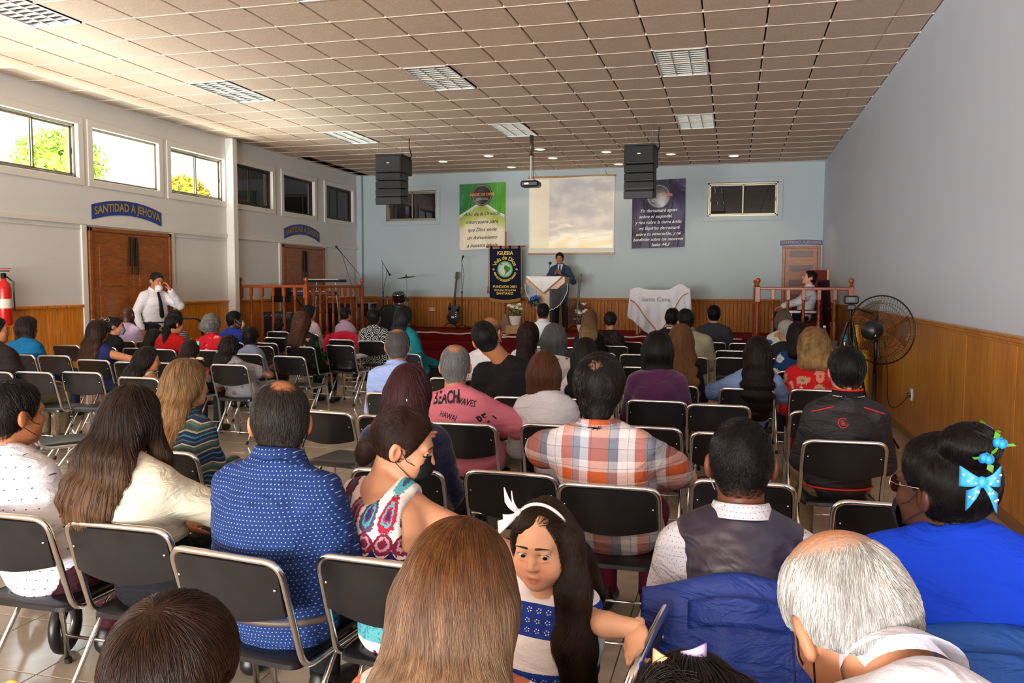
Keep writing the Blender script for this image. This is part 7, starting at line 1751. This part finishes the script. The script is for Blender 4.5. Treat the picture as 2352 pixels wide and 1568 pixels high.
I = seated('P43', 'bald dark-skinned man in a lilac shirt before the door', 'taken by the bald man in lilac', hrot=(10, 4, 0), skin='dark', fat=1.1, sw=.23, top=T(cloth('lilac_shirt', 'b09ab8'), off=.02, collar=True), bottom='24242e')
I = seated('P45b', 'man with black hair in a grey checked shirt behind the red-topped woman', 'taken by the man in the grey checked shirt', skin='tan', hair=hs('short', '141214', n='neatblack5', t=.013), top=T(cloth('grey_check', '4a5060', 'stripe', c2='8a90a0', freq=40), off=.018, collar=True))
I = seated('P45', 'woman with a long black ponytail in a red top', 'taken by the woman in the red top', hrot=(-22, 6, 0), skin='tan', male=False, sw=.21, fat=1.1, hair=hs('pony', '0f0d10', n='ponyink', tie=(0, -.105, .055), L=.42, t=.014), top=T(cloth('red_top', 'b80f14'), off=.02), bottom='1c1a22')
MB().box(I['H'](.0, -.115, .07), (.035, .025, .02), .006).obj('hair_clip', plain('pink_clip', 'd88a94', .5), I['root'])
I = seated('P61', 'child with black hair low behind the masked girl', 'taken by the child with black hair', hrot=(-60, 0, 0), skin='tan', sw=.16, hair=hs('short', '0f0d0e', n='childblack', t=.016), top=T(cloth('pink_top', 'c83858'), off=.014))
I = seated('P46', 'girl in a pink face mask and pale blue top turned to the right', 'taken by the girl in the pink mask', hrot=(-70, 6, 0), skin='tan', male=False, sw=.17, hair=hs('long', '1f1512', n='childbrown', L=.22, w=.075, t=.012), top=T(cloth('pale_blue_top', 'a8b8d4'), off=.016), bottom='2a2c3a', face=True); face_mask(I, 'b87a90')
I = seated('P47', 'girl with long dark hair and a bare shoulder over her chair back', 'taken by the girl with the bare shoulder', hrot=(-42, 10, -12), skin='tan', male=False, sw=.17, hair=hs('long', '1a1210', n='girllong', L=.30, w=.10, t=.014, dx=-.06), top=T(cloth('cream_top', 'b0a090'), 'none', off=.011, cut=tankcut, high=True), skin_off=.0, bottom='2c2c34', face=True)
I = seated('P48', 'woman with short grey curly hair in a red floral blouse', 'taken by the grey curly-haired woman', hrot=(-4, 4, 0), skin='tan', male=False, sw=.22, fat=1.25, hair=hs('curly', '6e6a66', n='greycurl', t=.020, L=.02, w=.085, lump=.012, lf=30, lz=1, wave=.005, jit=.7, sl=.04), top=T(cloth('red_floral', 'b01020', 'floral', pal=['d03038', '5a0c18', 'e08a84'], scale=13, size=.36, skip=.3), off=.02), bottom='5a0c16')
I = seated('P49', 'dark-skinned man in a royal blue shirt and white mask near the balustrade', 'taken by the man in royal blue', hrot=(-48, 4, 0), skin='dark', sw=.23, hair=hs('short', '0d0b0c', n='cropblack', t=.008, sl=.012, jit=.8), top=T(cloth('royal_blue', '24389a'), off=.02, collar=True), face=True); face_mask(I, 'dadade')
I = seated('P50', 'girl with long brown hair and a mint-green bow', 'taken by the girl with the mint bow', hrot=(0, 14, -4), skin='tan', male=False, sw=.165, hair=hs('long', '2a1d18', n='bowbrown', L=.24, w=.085, t=.012), top=T(cloth('grey_pink', '9a8a94'), off=.014))
for k in (-1, 1): MB().grid(lambda u, v: tuple(I['H'](.045 + k * .055 * u, -.0 - .01 * math.sin(u * 3), .095 - .02 * u * k + (v - .5) * (.012 + .04 * u))), 6, 4, .004).obj('hair_bow', plain('mint_bow', '6cc0a0', .6), I['root'], True)
I = seated('P51', 'girl with dark hair in a teal tie and a grey floral dress', 'taken by the girl in the grey floral dress', hrot=(0, 6, 0), skin='brown', male=False, sw=.17, hair=hs('long', '1c1413', n='tealtie', L=.24, w=.085, t=.016, wave=.003), top=T(cloth('grey_floral', '8f8c90', 'floral', pal=['b06a78', '5a5a78', 'c09aa0'], scale=14, size=.34, skip=.45), 'short', off=.016), bottom=cloth('grey_floral', None), pose=dict(elbow_r=(.25, .12, .66)))
MB().tube([I['H'](-.05 + .0 * k, -.13 + .018 * math.cos(2 * PI * k / 10), -.08 + .022 * math.sin(2 * PI * k / 10)) for k in range(10)], .010, 6, closed=True).obj('hair_tie', plain('teal_tie', '3a9aa4', .6), I['root'], True)
I = seated('P52', 'boy with thick curly black hair in a grey-blue T-shirt', 'taken by the boy in the grey-blue T-shirt', hrot=(4, 6, 0), skin='brown', sw=.175, hair=hs('short', '100d0d', n='boycurl', t=.024, lump=.006, lf=40, lz=1, jit=.7, wave=.004), top=T(cloth('greyblue_tee', '7d86a4'), 'short', off=.016, frac=.7))
I = seated('P53', 'small boy with short dark hair near the balustrade', 'taken by the small boy near the balustrade', skin='tan', sw=.16, hair=hs('short', '1c1716', n='smallboy', t=.010), top=T(cloth('pale_grey_top', '8a98a4'), off=.014))
I = seated('P54', 'woman with curly auburn hair in a dark green tropical dress', 'taken by the woman in the dark tropical dress', hrot=(0, 4, 0), skin='fair', male=False, sw=.215, fat=1.2, hair=hs('curly', '4a2a1a', n='auburncurl', t=.022, L=.28, w=.115, wave=.006, lump=.010, lf=28, lz=.8, jit=.5), top=T(cloth('dark_tropical', '10160f', 'floral', pal=['1f4a34', '2c5c3c', '8a3a30', '24402c', 'a8702c'], scale=10, size=.40, skip=.2), off=.026), bottom=cloth('dark_tropical', None))
I = seated('P55', 'woman with long black hair and a pink-white top behind the auburn woman', 'taken by the woman in pink-white', hrot=(-30, 0, 0), skin='tan', male=False, hair=hs('long', '131015', n='rowblack', L=.26, w=.09, t=.014), top=T(cloth('pinkwhite', 'd0b8c0'), off=.016), face=True)
I = seated('P56', 'boy with short dark hair in a lilac shirt', 'draped with a crimson jacket behind the lilac boy', hrot=(-14, 4, 0), skin='tan', sw=.18, hair=hs('short', '1a1413', n='lilacboy', t=.013, fade=-.06), top=T(cloth('lilac_boy_shirt', 'a894ac'), off=.016, collar=True), face=True)
I = seated('P57', 'woman with short black hair in a black and white damask blouse', 'taken by the woman in the damask blouse', hrot=(4, 2, 0), skin='tan', male=False, sw=.225, fat=1.3, hair=hs('short', '0e0c0d', n='shortfem', t=.020, nape=-.10, jit=.4), top=T(cloth('damask', None, 'damask'), off=.022), bottom=cloth('damask', None))
I = seated('P58', 'woman with very long black hair in a teal blouse at the aisle', 'taken by the woman in teal', -14, hrot=(6, 0, 0), skin='tan', male=False, sw=.20, hair=hs('long', '16151a', n='tealblack', L=.44, w=.085, t=.014), top=T(cloth('teal_blouse', '0c7078'), off=.024), bottom='17181c')
# ---- people closest to the camera
I = seated('P5', 'woman with long straight copper-blonde hair seen from behind at the bottom edge', 'under the copper-blonde woman at the bottom edge', hrot=(0, 4, 0), skin='fair', male=False, sw=.205, hair=hs('long', '5c381d', n='copper', tip='a58a6c', zr=(.72, 1.12), L=.46, w=.118, thick=.05, t=.022, flare=.10, count=26000, rad=.62, whorl=(.03, .02, .125), front=(-1,), rough=.30, var=.45, sl=.17, lift=.004, jit=.12),
  top=T(cloth('orange_dots', 'd9825f', 'dots', c2='efe8e0', step=.062, r=.27), 'short', off=.022, frac=.8), bottom='2a2a30', pose=dict(knee_l=(-.11, .20, .50), knee_r=(.11, .20, .50), ankle_l=(-.11, .17, .09), ankle_r=(.11, .17, .09), wrist_l=(-.08, .14, .66), wrist_r=(.08, .14, .66)))
I = seated('P8', 'elderly man with bald crown and white hair in a white shirt, bent forward', 'under the bent elderly man at the bottom right', 8, hrot=(14, 34, -10), skin='fair', fat=1.18, sw=.245, hair=hs('short', 'aeaca8', n='silver', var=.6, t=.009, nape=-.038, bald=[((.0, -.03, .10), (.076, .100, .056))], sl=.035, count=9000, rad=.8, rough=.35, lift=.004, whorl=(0, .02, .11), jit=.18), top=T(cloth('crisp_white_shirt', 'dcdce6', bump=.35), off=.020, collar=True, ch=.036, cr=.93), bottom='23252c', pose=dict(up=.075))
mask_straps(I, '16161a')
I = seated('P10', 'boy with glossy dark brown hair at the bottom left edge', 'under the boy at the bottom left edge', hrot=(0, 14, 0), skin='tan', sw=.165, hair=hs('short', '332015', n='boyglossy', t=.024, sl=.055, count=12000, rad=.8, whorl=(.01, -.07, .09), rough=.28, nape=-.09, var=.5, jit=.16), top=T(cloth('boy_dark_tee', '2a3040'), 'short', off=.016))
I = seated('P11', 'child with dark pinned-up hair and a shiny bow peeping in at the bottom edge', 'under the child at the bottom edge', hrot=(0, 10, 0), skin='tan', male=False, sw=.15, hair=hs('bun', '1a1210', n='childpinned', t=.014, bun=(.05, -.05, .075), bunr=(.05, .04, .035), whorl=(0, .0, .13), g=.2, count=6000, lift=.012, jit=.4), top=T(cloth('lilac_tee', '8a80a8'), 'short', off=.014))
for k in (-1, 1): MB().grid(lambda u, v: tuple(I['H'](-.02 + k * .040 * u, -.02 - .012 * math.sin(u * 3), .115 + .008 * k + (v - .5) * (.012 + .034 * u))), 6, 4, .003).obj('hair_bow', plain('bow_gold' if k < 0 else 'bow_lilac', 'c8a878' if k < 0 else 'b8a0c8', .35), I['root'], True)

# ---- the girl who turns round on a chair set sideways
chair(-.165, 1.90, 84, CH + 'set sideways, its back gripped by the little girl')
I = person('little girl facing the camera, with long wavy hair, headband and blue-white dress', (-.46, 1.97), 164, (-.435, 1.92, .972), .84, skin='pale', male=False, sw=.165, hrot=(10, 10, 0), lod=0, face=True, fat=1.05,
  hair=hs('long', '2c1c14', n='girlwavy', t=.009, L=.16, w=.085, whorl=(.0, .075, .080), wave=.0035, count=14000, rad=.6, sl=.15, jit=.45, rough=.3, line=.050, lift=.008, cut=lambda I: [ell(I['H'](.0, .085, -.015), A3(.067, .05, .086) * I['s'], I['R'], .02, 's')],
    add=lambda I: [cone(I['H'](-.075, -.0, .02), I['H'](-.098, .035, -.12), .034, .036, .03), cone(I['H'](-.098, .035, -.12), I['H'](-.105, .07, -.27), .036, .046, .03), cone(I['H'](-.105, .07, -.27), I['H'](-.13, .09, -.47), .046, .034, .03)], lump=.009, lf=32, lz=.8),
  top=T(cloth('girl_dress', None, 'girl', zs=(.822, .745, .662), bump=.25), 'none', off=.012, high=False, name='dress'), bottom=cloth('girl_dress', None), shoes='e0dcd8',
  pose=dict(world=True, kid=True, elbow_l=(-.27, 1.88, .80), wrist_l=(-.195, 1.845, .815), hand_dir_l=(-.2, .75, -.55), hand_up_l=(.55, .2, .8), elbow_r=(-.66, 1.93, .72), wrist_r=(-.58, 1.80, .64), gaze=(.3, -.22), knee_l=(-.70, 1.98, .50), knee_r=(-.68, 1.84, .50), ankle_l=(-.74, 1.98, .21), ankle_r=(-.72, 1.84, .21), shoe_z=.12), grip=('l',))
H = I['H']; M_RIB = plain('white_ribbon', 'eceaf0', .35)
MB().tube([H(.085 * math.cos(a), -.005 + .02 * math.sin(a), .018 + .108 * math.sin(a)) for a in np.linspace(-.15, PI + .15, 24)], .0045, 6).obj('headband', M_RIB, I['root'], True)
bc = H(.062, .0, .092)
for k, (dx, dz) in enumerate(((.045, .060), (.055, -.035), (.02, .05), (.075, -.06))):
    MB().grid(lambda u, v: tuple(H(.062 + dx * u * .9, .012 + .012 * math.sin(u * 3), .092 + dz * u * .9 + (v - .5) * (.010 + .035 * u))), 8, 4, .003).obj('ribbon_bow', M_RIB, I['root'], True)
MB().ell(H(.064, .016, .094), (.010, .010, .010), 8, 6).obj('bow_knot', M_RIB, I['root'], True)
p = I['Hc'] + A3(0, .118, .05)
for k in (-1, 1): MB().grid(lambda u, v: (p[0] + k * .045 * u, p[1] + .012 + .01 * math.sin(u * 3), p[2] - .03 * u + (v - .5) * (.01 + .04 * u)), 6, 4, .003).obj('waist_bow', cloth('waist_bow_blue', '1d3a94'), I['root'], True)

# ---- standing usher, preacher and the boy on the stage
I = person('standing masked man in white shirt and black tie, hand raised to his face', (-8.62, 10.87), -112, (-8.57, 10.85, 1.63), 1.06, skin='tan', stand=True, lod=1, face=True, fat=1.22, sw=.235, hrot=(0, 16, 0), hair=hs('short', '2a2422', n='usher', t=.010),
  top=T(cloth('usher_white_shirt', 'e4e0e4', bump=.4), off=.018, collar=True), bottom='16161a', pose=dict(elbow_l=(-.30, .18, 1.24), wrist_l=(-.10, .27, 1.47), hand_dir_l=(.35, -.15, .9), elbow_r=(.30, -.04, 1.14), wrist_r=(.27, .06, .90)))
face_mask(I, 'e6e4e0', dz=-.035)
H = I['H']; N_ = I['N']; ch_ = I['chest']
MB().grid(lambda u, v: ((v - .5) * (.03 + .045 * min(1, u * 1.2) * (1 if u < .92 else (1 - u) / .08)) , N_[1] + .085 + .075 * math.sin(min(u * 2.2, 1.57)) + .045 * u, N_[2] + .01 - .44 * u), 14, 2, .006).obj('tie', cloth('tie_black', '141418', rough=.6), I['root'], True)
belt(I, '1c1a1a')
I = person('preacher in a dark blue suit and tie speaking behind the pulpit', (-3.70, 17.98), 180, (-3.72, 17.93, 1.62), 1.02, skin='olive', stand=True, base=.55, lod=1, face=True, sw=.235, fat=1.05, hrot=(4, 10, 0), hair=hs('short', '15120f', n='preacher', t=.014),
  top=T(cloth('blue_suit', '2a3850'), off=.022, name='suit_jacket'), bottom='1e2738', pose=dict(elbow_l=(-.30, .10, 1.10), wrist_l=(-.06, .30, 1.24), hand_dir_l=(.3, .1, .9), elbow_r=(.30, .10, 1.10), wrist_r=(.06, .30, 1.24), hand_dir_r=(-.3, .1, .9)))
N_ = I['N']
MB().grid(lambda u, v: ((v - .5) * .13 * (1 - u) ** .8, N_[1] + .088 + .06 * math.sin(min(u * 2, 1.57)), N_[2] + .02 - .26 * u), 10, 4, .006).obj('shirt_front', cloth('preacher_shirt', 'b8c4dc'), I['root'], True)
MB().grid(lambda u, v: ((v - .5) * (.028 + .02 * u), N_[1] + .104 + .06 * math.sin(min(u * 2, 1.57)), N_[2] + .0 - .27 * u), 10, 2, .006).obj('tie', cloth('tie_navy', '141a2e', rough=.6), I['root'], True)
for sx in (-1, 1): MB().grid(lambda u, v: (sx * (.030 + .055 * v * math.sin(.4 + u * 2.2) + .035 * (1 - u) * .8), N_[1] + .082 + .075 * math.sin(min(u * 2, 1.57)) - .02 * v, N_[2] + .04 - .30 * u), 10, 4, .005).obj('lapel', cloth('blue_suit', '2a3850'), I['root'], True)
I = person('boy in a white shirt seated sideways on the right stage platform', (1.12, 14.45), 88, (1.22, 14.47, 1.17), .98, skin='fair', base=.55, seat=.46, lod=1, face=True, sw=.20, hrot=(8, -14, 0), hair=hs('short', '1a1211', n='stageboy', t=.014), top=T(cloth('white_shirt', 'd6d6da'), 'long', off=.018, collar=True), bottom='141418', pose=dict(elbow_l=(-.25, .05, .78), wrist_l=(-.15, .30, .70), elbow_r=(.25, .05, .78), wrist_r=(.15, .30, .70)))

# ------------------------------------------------------------------ jackets over chair backs
def draped(label, xc, yc, yaw, mat, W=.52, back=.46, front=.25, top=.80, sleeves=True, seed=1):
    a = math.radians(yaw); r = thing('draped_jacket', label, 'jacket', (xc, yc, 0), a)
    def f(u, v):
        x = (u - .5) * W * (1 + .12 * abs(v - .35)); sh = .02 * math.cos((u - .5) * 2 * PI) - .018 * (2 * u - 1) ** 2
        if v < .3: k = (.3 - v) / .3; y = .022 + .02 * k + .006 * math.sin(u * 20); z = top + sh - front * k
        elif v < .4: t_ = (v - .3) / .1 * PI; y = .022 * math.cos(t_); z = top + sh + .016 * math.sin(t_)
        else: k = (v - .4) / .6; y = -.022 - .055 * k ** .7 - .020 * (math.sin(u * 17 + seed) + .6 * math.sin(u * 31 + 2 * k + seed)) * k - .035 * math.cos((u - .5) * PI) * min(1, k * 3); z = top + sh - back * k - .03 * math.sin(u * 5 + seed) * k
        return (x, y, z)
    MB().grid(f, 60, 40, .006).obj('body', mat, r, True)
    MB().grid(lambda u, v: ((u - .5) * .26, -.035 - .012 * v - .03 * math.cos((u - .5) * PI), top - .0 - .07 * v - .03 * (2 * u - 1) ** 2), 20, 5, .008).obj('collar', mat, r, True)
    if sleeves:
        for s in (-1, 1): MB().tube([(s * W * .47, -.0, top - .03), (s * W * .54, -.05, top - .12), (s * W * .55, -.06, top - .28), (s * W * .53, -.05, top - .42)], [.045, .06, .055, .05], 10).obj('sleeve', mat, r, True)
    MB().tube([(.12, f(.74, .42)[1] - .012, top - .03), (.13, f(.75, .7)[1] - .012, top - .22), (.125, f(.74, .98)[1] - .012, top - .44)], .0025, 5).obj('seam', plain('seam_dark', '16244e', .7), r)
    return r
draped('royal blue suit jacket hung over the chair of the vest man', .035, 2.165, 3, cloth('royal_suit', '1c3c94', rough=.55, spec=.5), .50, .50, .2, .815, False, 1)
draped('blue coat spread over the chair of the woman in cobalt', .58, 1.995, 0, cloth('blue_coat', '1f4f9e', rough=.6), .60, .45, .2, .812, False, 4)
draped('crimson jacket hung over the chair of the boy in lilac', -5.90, 11.80, 0, cloth('crimson_jacket', 'c01238', rough=.75), .50, .42, .2, .815, True, 2)
# ------------------------------------------------------------------ things left on seats
r = thing('bible', 'thick worn book with cream pages lying on the empty chair', 'book', (-.99, 3.60, .452), .35)
MB().box((0, 0, .028), (.155, .205, .046), .004).obj('pages', plain('page_cream', 'cbb98e', .8), r); MB().box((0, 0, .054), (.165, .215, .006), .002).box((0, 0, .003), (.165, .215, .006), .002).box((-.082, 0, .028), (.006, .215, .05), .002).obj('cover', plain('cover_dark', '2a2a22', .5, grain=.4, gscale=30), r)
def handbag(label, x, y, z, w_, d, h, mat, rz=0):
    r = thing('handbag', label, 'bag', (x, y, z), rz)
    V, Q = mesh_sdf([ec((-.0, 0, h * .22), (0, 0, h * .75), (w_ / 2, d / 2), (w_ / 2 * .9, d / 2 * .7), .02, pw=3), half((0, 0, 0), (0, 0, -1), .01)], .012); V = folds(V, Q, .004, 30, 3); link('body', np_mesh('bag', V, Q, mat), r)
    for s in (-1, 1): MB().tube([(-w_ * .3, s * d * .25, h * .85), (-w_ * .22, s * d * .3, h * 1.25), (w_ * .22, s * d * .3, h * 1.25), (w_ * .3, s * d * .25, h * .85)], .008, 6).obj('handle', mat, r, True)
handbag('tan leather handbag on the chair right of the purple-topped woman', -.14, 5.93, .455, .28, .16, .24, plain('tan_leather', '9a6a34', .45, grain=.2, gscale=40), .3)
handbag('red bag on the chair behind the black track jacket', .62, 5.86, .455, .34, .2, .17, plain('red_bag', 'b02a28', .6, grain=.15), 0)
handbag('black bag under the folded white coat on an empty chair', -4.98, 10.02, .455, .30, .2, .14, plain('black_bag', '17171b', .5), 0)
r = thing('folded_coat', 'folded white coat lying on the black bag in the left block', 'coat', (-4.93, 10.0, .61))
MB().grid(lambda u, v: (-.2 + .4 * u, -.16 + .32 * v, .035 + .012 * math.sin(u * 9) + .010 * math.sin(v * 7 + u * 4) - .1 * max(0, abs(u - .5) - .4)), 16, 12, .03).obj('cloth', cloth('white_coat', 'c8ccd4'), r, True)
r = thing('tote_bag', 'white tote bag with grey stripes on a chair beside the honey-blonde woman', 'bag', (-2.26, 10.62, .452))
V, Q = mesh_sdf([ec((0, 0, .07), (0, 0, .42), (.17, .07), (.15, .04), .02, pw=3), half((0, 0, 0), (0, 0, -1), .01)], .014); link('body', np_mesh('tote', folds(V, Q, .005, 25, 8), Q, cloth('tote_stripe', 'd4d4d2', 'stripe', c2='8a90a0', freq=40, vert=True)), r)
MB().tube([(-.08, 0, .42), (-.06, 0, .52), (.06, 0, .52), (.08, 0, .42)], .007, 6).obj('handle', cloth('tote_stripe', None), r, True)
r = thing('drink_bottle', 'lime green bottle on the chair right of the purple-topped woman', 'bottle', (.06, 5.93, .453))
MB().lathe([(.001, 0), (.032, .004), (.034, .03), (.034, .14), (.028, .17), (.016, .19), (.016, .21), (.001, .211)], n=14).obj('body', plain('lime_plastic', '6f9c12', .35), r, True); MB().lathe([(.018, .2), (.018, .225), (.001, .226)], n=12).obj('cap', M_WHITE, r)

# ---- a hand with crisps reaching in at the bottom left corner
pr = [cone((-1.15, .66, .80), (-.955, .74, 1.005), .042, .027, .02)]
V, Q = mesh_sdf(pr, .010); hv, hq = HAND_R; d = A3(.62, .14, .55); d /= np.linalg.norm(d); x = np.cross(d, A3(-.3, -.4, .85)); x /= np.linalg.norm(x); z = np.cross(x, d)
V2 = (hv * .9) @ np.stack([x, d, z], 1).T + A3(-.955, .74, 1.005); Q = np.concatenate([Q, hq + len(V)]); V = np.concatenate([V, V2])
hand = link('person', np_mesh('body', V, Q, M_SKINP, np.tile(np.array(lin(SK['fair'])[:3]), (len(V), 1))), label='hand of a person outside the photo, reaching in at the bottom left corner', category='person')
tip = V2[np.argmax(V2 @ d)]; MB().ell(tip - d * .004 + z * .004, (.006, .006, .006), 8, 6).obj('painted_nail', plain('nail_pink', 'd0487c', .25), hand, True)
for k, (dx, dy, dz, lb) in enumerate(((-.034, .012, .004, 'pale yellow crisp left of the pink-nailed finger'), (.022, -.01, -.006, 'pale yellow crisp right of the pink-nailed finger'))):
    c_ = tip + A3(dx, dy, dz); o = MB().grid(lambda u, v: tuple(c_ + A3((u - .5) * .034, (v - .5) * .02, .008 * math.cos((u - .5) * 3) + (v - .5) * .02)), 8, 6, .002).obj('crisp', plain('crisp_yellow', 'e0b25a', .6), None, True); o['label'] = lb; o['category'] = 'crisp'; o['group'] = 'crisps in the hand'
bpy.context.view_layer.update()
